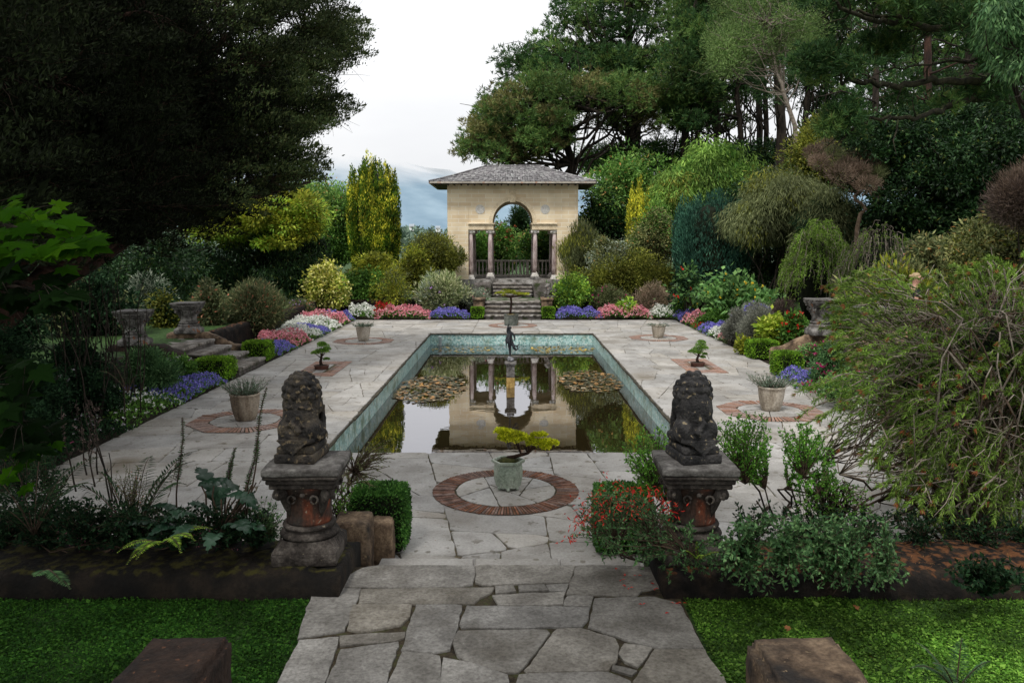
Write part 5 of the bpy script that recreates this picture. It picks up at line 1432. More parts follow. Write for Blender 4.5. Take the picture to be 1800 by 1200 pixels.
def facade(yf, yb, front):
    HB, HA, ZE, ZS, RZ = 2.01, .905, 3.895, 3.95, .955
    m = MB()
    for s in (-1, 1):
        a, b = sorted((PCX + s * HB, PCX + s * 2.95)); m.box(a, b, yf - .022 if front else yf, yb if front else yb + .022, .5, WTOP)
    n = 28; A = [(PCX - HA, ZE)] + [(PCX - HA * math.cos(PI * k / n), ZS + RZ * math.sin(PI * k / n)) for k in range(n + 1)] + [(PCX + HA, ZE)]
    for y, flip in ((yf, 0), (yb, 1)):
        for i in range(len(A) - 1):
            q = [(A[i][0], y, A[i][1]), (A[i + 1][0], y, A[i + 1][1]), (A[i + 1][0], y, WTOP), (A[i][0], y, WTOP)]
            if A[i][0] == A[i + 1][0]: continue
            m.poly(q if not flip else q[::-1])
        for s in (-1, 1):
            a, b = sorted((PCX + s * HA, PCX + s * HB)); q = [(a, y, ZE), (b, y, ZE), (b, y, WTOP), (a, y, WTOP)]
            m.poly(q if not flip else q[::-1])
    for s in (-1, 1):
        a, b = sorted((PCX + s * HA, PCX + s * HB)); m.poly([(a, yf, ZE), (a, yb, ZE), (b, yb, ZE), (b, yf, ZE)])
    part(m, 'wall', M['ashlar'], pav)
    m = MB()
    for i in range(len(A) - 1):
        m.poly([(A[i][0], yf - .018, A[i][1]), (A[i][0], yb + .018, A[i][1]), (A[i + 1][0], yb + .018, A[i + 1][1]), (A[i + 1][0], yf - .018, A[i + 1][1])])
    for y, d in ((yf - .018, 1), (yb + .018, -1)):
        for k in range(n):
            a0, a1 = PI * k / n, PI * (k + 1) / n
            f = lambda a, e: (PCX - (HA + e) * math.cos(a), y, ZS + (RZ + e) * math.sin(a))
            q = [f(a0, 0), f(a1, 0), f(a1, .185), f(a0, .185)]; m.poly(q if d > 0 else q[::-1])
            g = lambda a: (PCX - (HA + .185) * math.cos(a), y + .02 * d, ZS + (RZ + .185) * math.sin(a))
            m.poly([f(a0, .185), f(a1, .185), g(a1), g(a0)])
    part(m, 'arch_band', M['plainstone'], pav)
    if front:
        m = MB(); v = [(-.12, 4.84), (.12, 4.84), (.17, 5.40), (-.17, 5.40)]
        m.add([(PCX + a, yf - .06, z) for a, z in v] + [(PCX + a, yf + .02, z) for a, z in v], [(0, 1, 2, 3), (1, 5, 6, 2), (4, 0, 3, 7), (3, 2, 6, 7), (0, 4, 5, 1)]); part(m, 'keystone', M['plainstone'], pav)
        for s in (-1, 1):
            m = MB(); c_ = (PCX + s * 1.47, yf, 4.53); seg = 28
            vs = [(c_[0] + math.cos(2 * PI * k / seg) * r, yf - d, c_[2] + math.sin(2 * PI * k / seg) * r) for r, d in ((.21, .0), (.205, .014), (.17, .016)) for k in range(seg)]
            fs = [(i * seg + k, i * seg + (k + 1) % seg, (i + 1) * seg + (k + 1) % seg, (i + 1) * seg + k) for i in range(2) for k in range(seg)] + [tuple(2 * seg + k for k in range(seg))]
            m.add(vs, fs); part(m, 'roundel', rocky('white_roundel%d' % s, [(.5, .48, .44), (.66, .64, .6)], scale=6, rough=.6, bump=.2), pav)
    for s in (-1, 1):
        m = MB(); a, b = sorted((PCX + s * (HA - .035), PCX + s * (HB + .0)))
        m.bevbox(a, b, yf - .03, yb + .03, 3.615, 3.825, b=.008, smooth=False); m.bevbox(a - .03 * (s > 0), b + .03 * (s < 0), yf - .07, yb + .07, 3.828, 3.862, b=.008, smooth=False); m.bevbox(a - .05 * (s > 0), b + .05 * (s < 0), yf - .10, yb + .10, 3.865, 3.915, b=.01, smooth=False)
        part(m, 'entablature', M['plainstone'], pav)
    yc = (yf + yb) / 2
    for x in (-1.90, -1.02, 1.02, 1.90):
        fr = front and abs(x) < 1.5
        root = bpy.data.objects.new('column', None)
        COL.objects.link(root); root.parent = pav; root.location = (x, yc - (PF + PB) / 2, .0)
        zb = 1.50 if fr else FZ; zsh = zb + (.17 if fr else .2)
        m = MB(); prof = [(.108, 0), (.108, .3), (.103, 1.0), (.090, 3.44 - zsh)]
        m.lathe([(r, z + zsh - FZ) for r, z in prof], seg=20); m.build('shaft', M['shaft'], root)
        m = MB(); m.bevbox(-.165, .165, -.165, .165, zb - FZ, zb - FZ + .075, b=.01); m.lathe([(.15, zb - FZ + .075), (.16, zb - FZ + .1), (.13, zb - FZ + .125), (.135, zb - FZ + .15), (.118, zsh - FZ)], seg=20); m.build('base', M['white'], root)
        m = MB(); m.lathe([(.10, 3.44 - FZ), (.115, 3.47 - FZ), (.15, 3.55 - FZ)], seg=20); m.bevbox(-.17, .17, -.15, .15, 3.565 - FZ, 3.612 - FZ, b=.008)
        for sx in (-1, 1):
            m.tube([(sx * .145, -.15, 3.515 - FZ), (sx * .145, .15, 3.515 - FZ)], .048, seg=12)
        m.tube([(-.14, -.12, 3.548 - FZ), (.14, -.12, 3.548 - FZ)], .02, seg=6)
        m.build('capital', M['white'], root)
        if fr:
            m = MB(); m.bevbox(-.21, .21, -.22, .22, .55 - FZ, 1.495 - FZ, b=.02, sub=6, jit=.006); m.build('pedestal', M['pedgrey'], root)


facade(PF, PF + .34, True); facade(PB - .34, PB, False)
for s in (-1, 1):
    m = MB(); a, b = sorted((PCX + s * 2.93, PCX + s * 2.58)); m.box(a, b, PF + .345, PB - .345, .5, WTOP); part(m, 'wall', M['ashlar'], pav)
m = MB(); m.box(PCX - 2.9, PCX - .9, PF - .15, PB + .2, .3, FZ); m.box(PCX + .92, PCX + 2.9, PF - .15, PB + .2, .3, FZ); m.box(PCX - .9, PCX + .92, PF - .10, PB + .2, .3, FZ); part(m, 'floor', M['step'], pav)
m = MB(); m.box(PCX - 3.62, PCX + 3.62, PF - .56, PB + .56, WTOP + .005, WTOP + .05)
for x in np.arange(-3.5, 3.55, .3): m.box(PCX + x - .03, PCX + x + .03, PF - .54, PF - .02, WTOP - .06, WTOP + .004)
part(m, 'soffit', M['brownwood'], pav)
m = MB(); e = 3.66
m.box(PCX - e, PCX + e, PF - .66, PF - .57, WTOP + .0, WTOP + .075); m.box(PCX - e, PCX + e, PB + .57, PB + .66, WTOP + .0, WTOP + .075)
m.box(PCX - e - .06, PCX - e + .02, PF - .565, PB + .565, WTOP + .0, WTOP + .075); m.box(PCX + e - .02, PCX + e + .06, PF - .565, PB + .565, WTOP + .0, WTOP + .075)
part(m, 'gutter', rocky('rusty_gutter', [(.3, .27, .23), (.5, .46, .4)], scale=3, rough=.7, bump=.1, second=((.35, .12, .05), 3.5, .57)), pav)
# slates, laid in courses
rg = np.random.default_rng(6); m = MB(); cy_ = (PF + PB) / 2; EX, EY, RX, ZR, ZE2 = 3.70, (PB - PF) / 2 + .66, 1.22, 6.60, WTOP + .085
def rp(t, side, u):
    """t 0 eave..1 ridge, u -1..1 along the course"""
    z = ZE2 + (ZR - ZE2) * (t ** 1.12)
    ex = EX + (RX - EX) * t; ey = EY * (1 - t)
    if side == 0: return np.array([PCX + u * ex, cy_ - ey, z])
    if side == 1: return np.array([PCX + u * ex, cy_ + ey, z])
    if side == 2: return np.array([PCX - ex, cy_ + u * ey, z])
    return np.array([PCX + ex, cy_ + u * ey, z])
rows = 17
for side in range(4):
    for i in range(rows):
        t0, t1 = i / rows, min(1, (i + 1.25) / rows)
        Lw = np.linalg.norm(rp(t0, side, 1) - rp(t0, side, -1)); n = max(2, int(Lw / .22))
        for j in range(n):
            u0 = -1 + 2 * (j + (.5 if i % 2 else 0)) / n; u1 = u0 + 2 / n; u0, u1 = max(-1, u0 + .004), min(1, u1 - .004)
            if u1 <= u0: continue
            lift = np.array([0, 0, .016 + rg.normal() * .004])
            a, b_, c_, d_ = rp(t0, side, u0) + lift, rp(t0, side, u1) + lift, rp(t1, side, u1), rp(t1, side, u0)
            dn = np.array([0, 0, -.022]); m.add([a, b_, c_, d_, a + dn, b_ + dn], [(0, 1, 2, 3), (4, 5, 1, 0)])
m.box(PCX - RX - .05, PCX + RX + .05, cy_ - .09, cy_ + .09, ZR - .03, ZR + .045)
for sx in (-1, 1):
    for sy in (-1, 1):
        p0 = np.array([PCX + sx * EX, cy_ + sy * EY, ZE2 + .02]); pts = [np.array([PCX + sx * (EX + (RX - EX) * t), cy_ + sy * EY * (1 - t), ZE2 + (ZR - ZE2) * t ** 1.12 + .02]) for t in np.linspace(0, 1, 9)]
        m.tube(pts, .04, seg=6)
part(m, 'roof', M['slate'], pav)
# balustrade at the back
bal = bpy.data.objects.new('balustrade', None); COL.objects.link(bal); bal.parent = pav; bal.location = (0, PB - .18 - cy_ + .36, 0)
m = MB(); m.bevbox(-1.95, 1.95, -.10, .10, .0, .10, b=.01); m.bevbox(-1.97, 1.97, -.11, .11, .74, .82, b=.015); m.build('rail', M['baluster'], bal)
x = -1.85
k = 0
while x < 1.9:
    m = MB()
    if k % 7 == 0: m.bevbox(-.07, .07, -.08, .08, .102, .738, b=.008); nm = 'post'
    else:
        m.lathe([(.045, .102), (.045, .14), (.028, .17), (.05, .3), (.052, .36), (.03, .55), (.025, .64), (.042, .68), (.045, .738)], seg=8); nm = 'baluster'
    o = m.build(nm, M['baluster'], bal); o.location.x = x
    x += .185; k += 1

# ------------------------------------------------------------------ far landscape
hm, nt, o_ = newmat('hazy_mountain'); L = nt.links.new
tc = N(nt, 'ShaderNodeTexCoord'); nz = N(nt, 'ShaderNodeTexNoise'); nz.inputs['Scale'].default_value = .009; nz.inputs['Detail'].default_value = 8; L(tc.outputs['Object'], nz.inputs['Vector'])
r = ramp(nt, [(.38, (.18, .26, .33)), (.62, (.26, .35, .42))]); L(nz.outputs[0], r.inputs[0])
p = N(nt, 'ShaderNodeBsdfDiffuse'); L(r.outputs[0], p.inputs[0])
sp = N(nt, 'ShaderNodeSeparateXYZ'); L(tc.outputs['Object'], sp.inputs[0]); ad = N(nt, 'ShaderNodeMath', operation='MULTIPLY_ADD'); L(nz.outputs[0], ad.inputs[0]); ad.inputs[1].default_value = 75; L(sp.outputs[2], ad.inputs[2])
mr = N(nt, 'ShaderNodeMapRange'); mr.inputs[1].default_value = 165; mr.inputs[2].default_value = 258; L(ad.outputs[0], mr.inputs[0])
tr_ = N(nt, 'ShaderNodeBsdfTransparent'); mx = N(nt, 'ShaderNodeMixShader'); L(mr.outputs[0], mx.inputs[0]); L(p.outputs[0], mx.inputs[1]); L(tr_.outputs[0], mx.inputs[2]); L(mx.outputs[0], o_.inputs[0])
vs = []; fs = []; nx, ny = 150, 14
for i in range(nx + 1):
    x = -2600 + 5200 * i / nx
    ridge = 172 + 95 * math.exp(-((x + 430) / 270) ** 2) - .012 * max(0, x) + 18 * mnoise.noise(Vector((x * .004, 0, 0))) + 8 * mnoise.noise(Vector((x * .02, 0, 0)))
    for j in range(ny + 1):
        t = j / ny; y = 1500 + 900 * t; z = -4 + ridge * math.sin(t * PI / 2) ** 1.1 * (1 + .10 * mnoise.noise(Vector((x * .006, y * .006, 2))) * t * 2)
        vs.append((x, y, z))
for i in range(nx):
    for j in range(ny): k = i * (ny + 1) + j; fs.append((k, k + ny + 1, k + ny + 2, k + 1))
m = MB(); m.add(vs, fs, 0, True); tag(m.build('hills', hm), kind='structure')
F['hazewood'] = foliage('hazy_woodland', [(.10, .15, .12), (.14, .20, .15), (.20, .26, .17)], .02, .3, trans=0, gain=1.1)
rg = np.random.default_rng(21); m = MB()
for k in range(420):
    D_ = rg.uniform(180, 900); x = rg.uniform(-.55, .55) * D_; r = rg.uniform(3.5, 8); yv = rg.uniform(0, 1)
    z = -4.0 + (D_ - 180) / 720 * 18 * (1 + .4 * mnoise.noise(Vector((x * .01, D_ * .01, 0)))) 
    c_ = (x, D_, z); C_ = np.array(c_) + rdir(7, rg) * r * .6
    blob(m, C_, r * .6, 34, r * .42, r * .3, 'broad', 0, rg, shell=.7)
    m.ball(c_, (r * .85, r * .85, r * .75), 1, jit=.4, smooth=False)
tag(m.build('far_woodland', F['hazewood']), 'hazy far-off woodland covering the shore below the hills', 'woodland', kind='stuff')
# cottages on the far shore
for lab, px, py, D_, w_ in (('tiny white cottage on the far shore nearest the golden yew', 724, 398, 520, 5), ('tiny white cottage on the far shore, lower and farther left', 714, 408, 470, 4), ('tiny pale cottage on the far shore just left of the pavilion', 770, 401, 560, 5)):
    P = W(px, py, D_); root = empty('cottage', (P[0], P[1], P[2] - 1), lab, 'house', 'white cottages on the far shore'); root.scale = (.6, .6, .6)
    m = MB(); m.add([(-w_ / 2, -3, -3), (w_ / 2, -3, -3), (w_ / 2, 3, -6), (-w_ / 2, 3, -6), (-w_ / 2, -3, 2), (w_ / 2, -3, 2), (w_ / 2, 3, 2), (-w_ / 2, 3, 2), (-w_ / 2, 0, 4.2), (w_ / 2, 0, 4.2)], [(0, 1, 5, 4), (1, 2, 6, 9, 5), (2, 3, 7, 6), (3, 0, 4, 8, 7)]); m.build('wall', M['cottage'], root)
    m = MB(); m.add([(-w_ / 2 - .3, -3.3, 1.9), (w_ / 2 + .3, -3.3, 1.9), (w_ / 2 + .3, 0, 4.35), (-w_ / 2 - .3, 0, 4.35), (-w_ / 2 - .3, 3.3, 1.9), (w_ / 2 + .3, 3.3, 1.9)], [(0, 1, 2, 3), (3, 2, 5, 4)]); m.build('roof', M['slatefar'], root)
    for wx in (-.3, 0, .3):
        m = MB(); m.box(wx * w_ - .45, wx * w_ + .45, -3.06, -3.01, 0, 1.3); m.build('window', M['brownwood'], root)

# ------------------------------------------------------------------ hedge blocks
hedge_block('dark clipped box cube beside the left lion column, nearest in the garden', -1.60, -1.02, 7.38, 7.95, 0, .62, F['hedgenear'], .034, .020, 9000, 1)
hedge_block('clipped box cube behind the red flowers by the right lion column', .80, 1.38, 7.35, 7.92, 0, .62, F['hedgenear'], .034, .020, 9000, 2)
hedge_block('bright rounded box block at the farther edge of the left steps', -6.95, -6.25, 20.15, 20.95, 0, .50, F['hedge'], .05, .028, 5200, 3)
hedge_block('box block with rounded end at the nearer edge of the left steps', -6.98, -6.22, 17.1, 17.95, 0, .50, F['hedge'], .05, .028, 5200, 4)
hedge_block('flat sided box block at the farther edge of the right steps', 6.22, 7.0, 20.5, 21.3, 0, .48, F['hedge'], .05, .028, 5200, 5)
hedge_block('box block by the magenta flowers at the nearer edge of the right steps', 5.98, 6.56, 17.6, 18.4, 0, .56, F['hedge'], .05, .028, 5200, 6)
hedge_block('small clipped box cube at the left foot of the far steps', -1.66, -1.12, 31.75, 32.25, 0, .47, F['hedge'], .06, .035, 3000, 7)
hedge_block('small clipped box cube at the right foot of the far steps', 1.20, 1.74, 31.75, 32.25, 0, .47, F['hedge'], .06, .035, 3000, 8)

# ------------------------------------------------------------------ bedding flowers
fp = flower_patch
fp('leafy green patch with white flowers nearest the path in the left bed', -7.5, -6.15, 12.6, 14.6, .34, F['white'], 1, 90, .045)
fp('dark leafy mound in the left bed before the white flowers', -7.9, -6.1, 9.0, 12.5, .38, F['mauvewhite'], 2, 25, .04, leafs=F['vinedark'])
fp('carpet of violet flowers beside the nearer left box block', -7.6, -6.15, 14.7, 17.0, .26, F['violet'], 3, 800, .035)
fp('violet flowers at the far side of the farther left box block', -7.3, -6.15, 21.0, 22.6, .26, F['violet'], 4, 900, .04)
fp('pink flower patch between violet and white in the left bed', -7.5, -6.15, 22.7, 24.2, .36, F['pink'], 5, 650, .05)
fp('white flower patch behind the nearer pink one in the left bed', -7.6, -6.12, 24.2, 25.6, .34, F['white'], 6, 650, .05)
fp('thin violet strip between two white patches in the left bed', -7.3, -6.12, 25.6, 26.6, .27, F['violet'], 7, 900, .045)
fp('second white patch farther along the left bed', -7.8, -6.12, 26.6, 28.4, .38, F['white'], 8, 600, .055)
fp('farther pink patch near the corner of the left bed', -7.9, -6.15, 28.4, 30.0, .42, F['pink'], 9, 600, .055)
fp('violet strip in the far left corner of the beds', -7.4, -6.15, 30.0, 31.0, .33, F['violet'], 10, 800, .05)
fp('white flower patch in the far bed at its left end', -6.6, -5.55, 31.45, 32.7, .48, F['white'], 11, 500, .06)
fp('red flower patch in the far bed between white and pink', -5.6, -4.9, 31.8, 32.9, .52, F['red'], 12, 220, .06)
fp('wide pink flower patch in the far bed left of the steps', -5.4, -3.3, 31.45, 32.5, .42, F['pink'], 13, 620, .055)
fp('violet flower patch in the far bed, left of the far steps', -3.3, -1.72, 31.45, 32.3, .34, F['violet'], 14, 900, .05)
fp('violet flower patch in the far bed, right of the far steps', 1.80, 3.55, 31.45, 32.4, .38, F['violet'], 15, 900, .05)
fp('wide pink flower patch in the far bed right of the steps', 3.4, 5.55, 31.45, 32.6, .45, F['pink'], 16, 640, .055)
fp('white flower patch in the far bed at its right end', 5.5, 6.7, 31.3, 32.6, .46, F['white'], 17, 560, .055)
fp('violet flowers in the far right corner of the beds', 6.4, 7.3, 30.0, 31.3, .36, F['violet'], 18, 850, .05)
fp('pink patch with dark red edge in the right bed near the corner', 6.4, 7.6, 28.2, 30.0, .42, F['pink'], 19, 480, .05)
fp('dark red flowers sprinkled at the edge of the right bed', 6.35, 7.0, 27.3, 28.2, .30, F['red'], 20, 220, .05)
fp('violet strip in the right bed before the white patch', 6.35, 7.3, 25.8, 27.2, .30, F['violet'], 21, 850, .045)
fp('round white patch in the right bed beside the grey haze plant', 6.35, 7.5, 24.5, 25.8, .34, F['white'], 22, 600, .05)
fp('small pink patch next to the grey haze plant in the right bed', 6.35, 7.1, 23.6, 24.5, .34, F['pink'], 23, 500, .05)
fp('blue violet flowers by the nearer right box block', 5.9, 6.7, 16.3, 17.5, .24, F['violet'], 24, 700, .04)
fp('white flowers showing through the bottlebrush at the right edge of the paving', 6.1, 7.6, 13.6, 15.6, .40, F['white'], 25, 260, .06)
fp('sparse magenta flowers trailing onto the right edge of the paving', 5.9, 6.9, 14.8, 16.4, .22, F['magenta'], 26, 60, .05)

# ------------------------------------------------------------------ shrubs, left side
shrub('shrub', 'round golden and cream variegated shrub at the far left corner of the terrace', (541, 456, 614, 552), 32.3, .0, F['euonymus'], l=.12, w=.06, seed=1, second=(F['bright'], .12), dens=1.2)
shrub('conifer_shrub', 'rounded dull green shrub with reddish tips left of the violet flowers', (392, 485, 508, 600), 24.5, 0, F['azalea'], 'needle', .12, .022, 1.5, seed=2, second=(F['olive'], .35), cat='shrub')
shrub('azalea', 'loose red flecked shrub with a bare white stem behind the curved left wall', (338, 488, 402, 600), 23.5, .3, F['azalea'], 'fine', .09, .045, 1.0, seed=3, cat='shrub')
shrub('shrub', 'dark yellow green shrub between the two left pedestals', (258, 500, 332, 600), 23.0, .3, F['oliveyel'], 'broad', .08, .045, 1.0, seed=4, second=(F['vinedark'], .4))
shrub('shrub', 'small blue grey conifer in the shade behind the half hidden pedestal', (222, 478, 300, 540), 24.5, SZ, F['greyleaf'], 'fine', .12, .02, .8, seed=5, second=(F['vinedark'], .5), cat='shrub')
shrub('shrub', 'dark shaded shrub below the maple leaves at the left edge', (60, 470, 240, 640), 21, .3, F['vinedark'], 'broad', .10, .05, 1.0, seed=6, second=(F['olive'], .2))
shrub('shrub', 'shaded shrub at the left frame edge beyond the bare stems', (-120, 480, 90, 660), 18, .3, F['vinedark'], 'broad', .10, .05, .9, seed=7)
shrub('shrub', 'feathery dark green shrub in front of the left steps', (215, 610, 330, 720), 15.6, 0, F['vine'], 'fine', .08, .02, 1.0, seed=8)
shrub('shrub', 'leafy white and lilac flowering plant in front of the left steps', (280, 618, 350, 690), 16.8, 0, F['mid'], 'broad', .09, .05, 1.0, seed=9, blossom=(F['mauvewhite'], 45, .05))
shrub('shrub', 'dark mounded shrub in the left bed under the stems', (80, 640, 235, 780), 13.2, 0, F['vinedark'], 'broad', .06, .035, 1.0, seed=10, blossom=(F['mauvewhite'], 18, .04))
shrub('shrub', 'very dark shrub filling the left bed beside the paving edge', (-60, 690, 130, 850), 10.8, 0, F['vinedark'], 'broad', .055, .03, 1.0, seed=11, blossom=(F['dimpink'], 30, .035))
shrub('acer', 'low spreading yellow green maple left of the pavilion', (612, 434, 712, 520), 34.8, .62, F['yelgreen'], 'layer', .11, .05, .9, seed=12, second=(F['oliveyel'], .3), flatz=.4, cat='shrub')
shrub('shrub', 'dark glossy green shrub under the yellow green maple', (596, 470, 690, 532), 34.0, .3, F['mid'], 'broad', .11, .06, 1.0, seed=13)
shrub('shrub', 'yellow tinged shrub in front of the olive bush left of the pavilion', (694, 430, 765, 520), 34.6, .62, F['oliveyel'], 'fine', .10, .04, 1.0, seed=14, second=(F['yelgreen'], .45))
shrub('shrub', 'tall olive green fine leaved bush against the left wall of the pavilion', (712, 408, 822, 500), 35.4, .62, F['oliveyel'], 'fine', .09, .03, 1.1, seed=15, second=(F['olive'], .4))
shrub('bamboo', 'light clump of bamboo above the pink flowers in the far bed', (655, 468, 722, 540), 33.1, .1, F['yelgreen'], 'layer', .11, .022, .6, seed=16, core=0, second=(F['olive'], .4), cat='bamboo')
shrub('buddleja', 'pale cream leaved buddleja with a few purple flowers left of the far steps', (728, 476, 826, 552), 33.2, .1, F['varieg'], 'spiky', .13, .035, 1.0, seed=17, second=(F['greyleaf'], .35), blossom=(F['lilac'], 16, .07), cat='shrub')
shrub('shrub', 'small silvery plant with coral flowers at the left pier of the far steps', (815, 505, 862, 550), 33.4, .1, F['greyleaf'], 'fine', .08, .03, .8, seed=18, blossom=(F['pink'], 14, .06), core=.5)
shrub('shrub', 'low reddish flowering plants beside the golden shrub in the left bed', (500, 525, 560, 565), 30.5, .1, F['azalea'], 'broad', .07, .04, .9, seed=19, blossom=(F['lilac'], 40, .05))
shrub('hedge', 'dark clipped hedge behind the beds left of the golden yew', (560, 403, 632, 470), 39, .62, F['mid'], 'broad', .10, .05, 1.1, seed=20, boxy=.8, cat='hedge')
columnar('golden_yew', 'large dense golden yew with upright plumes left of the pavilion', (613, 274, 708, 470), 37.5, .62, F['gold'], seed=1, spikes=96, l=.13, w=.055, per=330, rsp=.20, cat='yew tree', tipmat=F['goldbright'])
# stem thicket left
def thicket(label, x0, x1, Ds, n, h, seed, mat=M['bark'], leaf=None, name='bare_stems', zg=0.0, r=.012, lean=.12, cat='shrub', py=600, nl=6, ll=.05):
    rg = np.random.default_rng(seed); m = MB(); lf = MB()
    base = None
    for k in range(n):
        D = rg.uniform(*Ds); px = rg.uniform(x0, x1)
        b0 = np.array([(px - 900) / 1400 * D, (D - (CAMZ - zg) * math.sin(TH)) / math.cos(TH), zg - .03])
        if base is None: base = b0.copy()
        hh = h * rg.uniform(.6, 1.1); tip = b0 + np.array([rg.normal() * lean * hh, rg.normal() * lean * hh, hh])
        p = limb(m, b0, tip, r, r * .35, rg, wob=.035, n=8, seg=5)
        for j in range(int(nl / 2)):
            t = rg.uniform(.35, .95); q = p[int(t * 7)]; e = q + np.array([rg.normal() * .12, rg.normal() * .12, rg.uniform(.1, .3)]) * h * .4
            limb(m, q, e, r * .5, r * .2, rg, n=4, seg=4)
            if leaf is not None:
                c_ = q + (e - q) * rg.random((nl * 2, 1)); lf.leaves(c_, rg.normal(size=c_.shape) * .7 + np.array([0, 0, .6]), ll, ll * .45, rng=rg)
    root = empty(name, tuple(base), label, cat)
    part(m, 'stems', mat, root)
    if leaf is not None: part(lf, 'foliage', leaf, root)
    return root
shrub('shrub', 'dense black green bush behind the fern fronds at the left edge', (-120, 560, 110, 800), 11.5, 0, F['vinedark'], 'broad', .055, .03, 1.1, seed=71)
shrub('shrub', 'dark leafy bank rising behind the low white flowers in the left bed', (60, 590, 215, 740), 14.8, 0, F['vinedark'], 'broad', .06, .035, 1.1, seed=72)
thicket('thicket of thin bare upright stems in the shade before the left pedestals', 92, 250, (12.5, 15.5), 42, 2.5, 1, leaf=F['vinedark'], nl=4, r=.014)
thicket('two thin bare stems leaning over the left edge of the paving', 185, 232, (8.6, 9.4), 3, 1.25, 2, mat=M['bark'], leaf=F['vinedark'], nl=3, r=.012)
thicket('pale seed heads standing in the dark left bed', 120, 180, (9.5, 12), 7, 1.1, 3, mat=M['bark'], leaf=F['purplebr'], nl=10, ll=.03)

# ------------------------------------------------------------------ shrubs, right side
shrub('shrub', 'bright yellow green bush right of the far steps, below the pavilion corner', (966, 472, 1040, 555), 33.2, .1, F['bright'], 'broad', .10, .05, 1.1, seed=31, second=(F['mid'], .25))
shrub('shrub', 'wispy broom-like shrub against the right corner of the pavilion', (984, 392, 1060, 500), 35.6, .62, F['olive'], 'up', .14, .022, 1.1, seed=32, second=(F['oliveyel'], .4))
shrub('shrub', 'grey green variegated bush behind the broad olive mass', (1032, 410, 1105, 500), 34.9, .62, F['rhodopale'], 'broad', .09, .04, 1.1, seed=33, second=(F['greyleaf'], .35))
shrub('shrub', 'broad mossy olive bush behind the pink flowers right of the steps', (1000, 440, 1195, 545), 34.2, .3, F['oliveyel'], 'fine', .09, .035, 1.2, seed=34, second=(F['olive'], .3), depth=2.2)
shrub('shrub', 'tall cream flecked green bush before the narrow golden yew', (1100, 356, 1192, 500), 35.2, .62, F['rhodopale'], 'broad', .10, .045, 1.1, seed=35, second=(F['mid'], .3))
columnar('golden_yew', 'narrow bright golden yew in front of the big rhododendron', (1099, 318, 1141, 450), 36.5, .62, F['goldbright'], seed=2, spikes=26, l=.12, w=.045, per=230, rsp=.17, core=.45, cat='yew tree')
columnar('blue_conifer', 'dark blue green upright conifer mass right of centre', (1178, 334, 1318, 520), 33.5, .62, F['bluegreen'], seed=3, spikes=95, l=.16, w=.04, per=260, rsp=.26, wav=.12, cat='conifer')
shrub('rhododendron', 'large rounded rhododendron right behind the pavilion roof', (1025, 255, 1180, 440), 40.5, .62, F['rhodo'], 'broad', .16, .06, 1.1, seed=36, second=(F['mid'], .3), nclump=60, cr=.75, cat='rhododendron')
shrub('rhododendron', 'dark rhododendron lower down against the right wall of the pavilion', (1012, 322, 1115, 450), 39.0, .62, F['blackgreen'], 'broad', .15, .06, 1.1, seed=37, second=(F['rhodo'], .5), cat='rhododendron')
shrub('rhododendron', 'big leafy shrub seen through the pavilion arch', (826, 392, 922, 500), 43.5, .0, F['rhodo'], 'broad', .15, .06, 1.1, seed=38, second=(F['mid'], .4), blossom=(F['rusty'], 60, .12), cat='rhododendron')
shrub('rhododendron', 'dark leafy shrub seen through the right side bay of the pavilion', (908, 366, 1010, 500), 42.0, .0, F['rhodo'], 'broad', .14, .06, 1.1, seed=39, second=(F['blackgreen'], .4), cat='rhododendron')
shrub('rhododendron', 'green shrub seen through the left side bay of the pavilion', (800, 404, 872, 500), 42.5, .0, F['mid'], 'broad', .14, .06, 1.0, seed=40, second=(F['rhodo'], .4), cat='rhododendron')
shrub('conifer', 'small dark pointed tree seen through the top of the pavilion arch', (893, 362, 935, 440), 60, -1, F['pinedark'], 'needle', .35, .06, 1.0, seed=41, cat='conifer')
shrub('spirea', 'pinkish feathery mound behind the white flowers in the far right bed', (1112, 498, 1186, 552), 32.9, .1, F['pinkgrass'], 'spiky', .10, .02, 1.4, seed=42, cat='shrub')
shrub('shrub', 'low grey green plant left of the pinkish mound', (1040, 500, 1110, 550), 33.2, .1, F['olive'], 'fine', .08, .025, 1.0, seed=43, blossom=(F['magenta'], 34, .07))
shrub('geranium', 'lime leaved clump with two white blooms in the pink flowers', (1078, 523, 1120, 560), 32.2, .1, F['bright'], 'broad', .10, .07, 1.0, seed=44, blossom=(F['white'], 3, .12), core=.5, cat='flowers')
shrub('abutilon', 'large leafy bush dotted with yellow flowers at the right bed', (1222, 470, 1358, 580), 28.5, .1, F['abut'], 'broad', .17, .10, 1.1, seed=45, blossom=(F['yellow'], 42, .08), cat='shrub', cr=.4, nclump=70, core=.5)
shrub('shrub', 'bare stemmed shrub with large leaves in front of the dark conifer', (1170, 462, 1245, 560), 30.5, .1, F['abut'], 'broad', .16, .09, .55, seed=46, second=(F['vinedark'], .45), blossom=(F['scarlet'], 8, .10), core=0)
shrub('shrub', 'small green plant with orange and yellow daisies in the right corner bed', (1178, 520, 1226, 556), 31.5, .1, F['mid'], 'broad', .08, .05, 1.0, seed=47, blossom=(F['yellow'], 18, .09))
shrub('fuchsia', 'low dark bush with red flowers below the abutilon', (1222, 540, 1296, 590), 27.8, .05, F['mid'], 'broad', .07, .04, 1.0, seed=48, blossom=(F['red'], 40, .05), cat='shrub')
shrub('haze_plant', 'grey smoky plant spilling over the edge of the right bed', (1272, 545, 1316, 612), 23.6, 0, F['asterleaf'], 'fine', .07, .008, 2.0, seed=49, core=.45, cat='shrub')
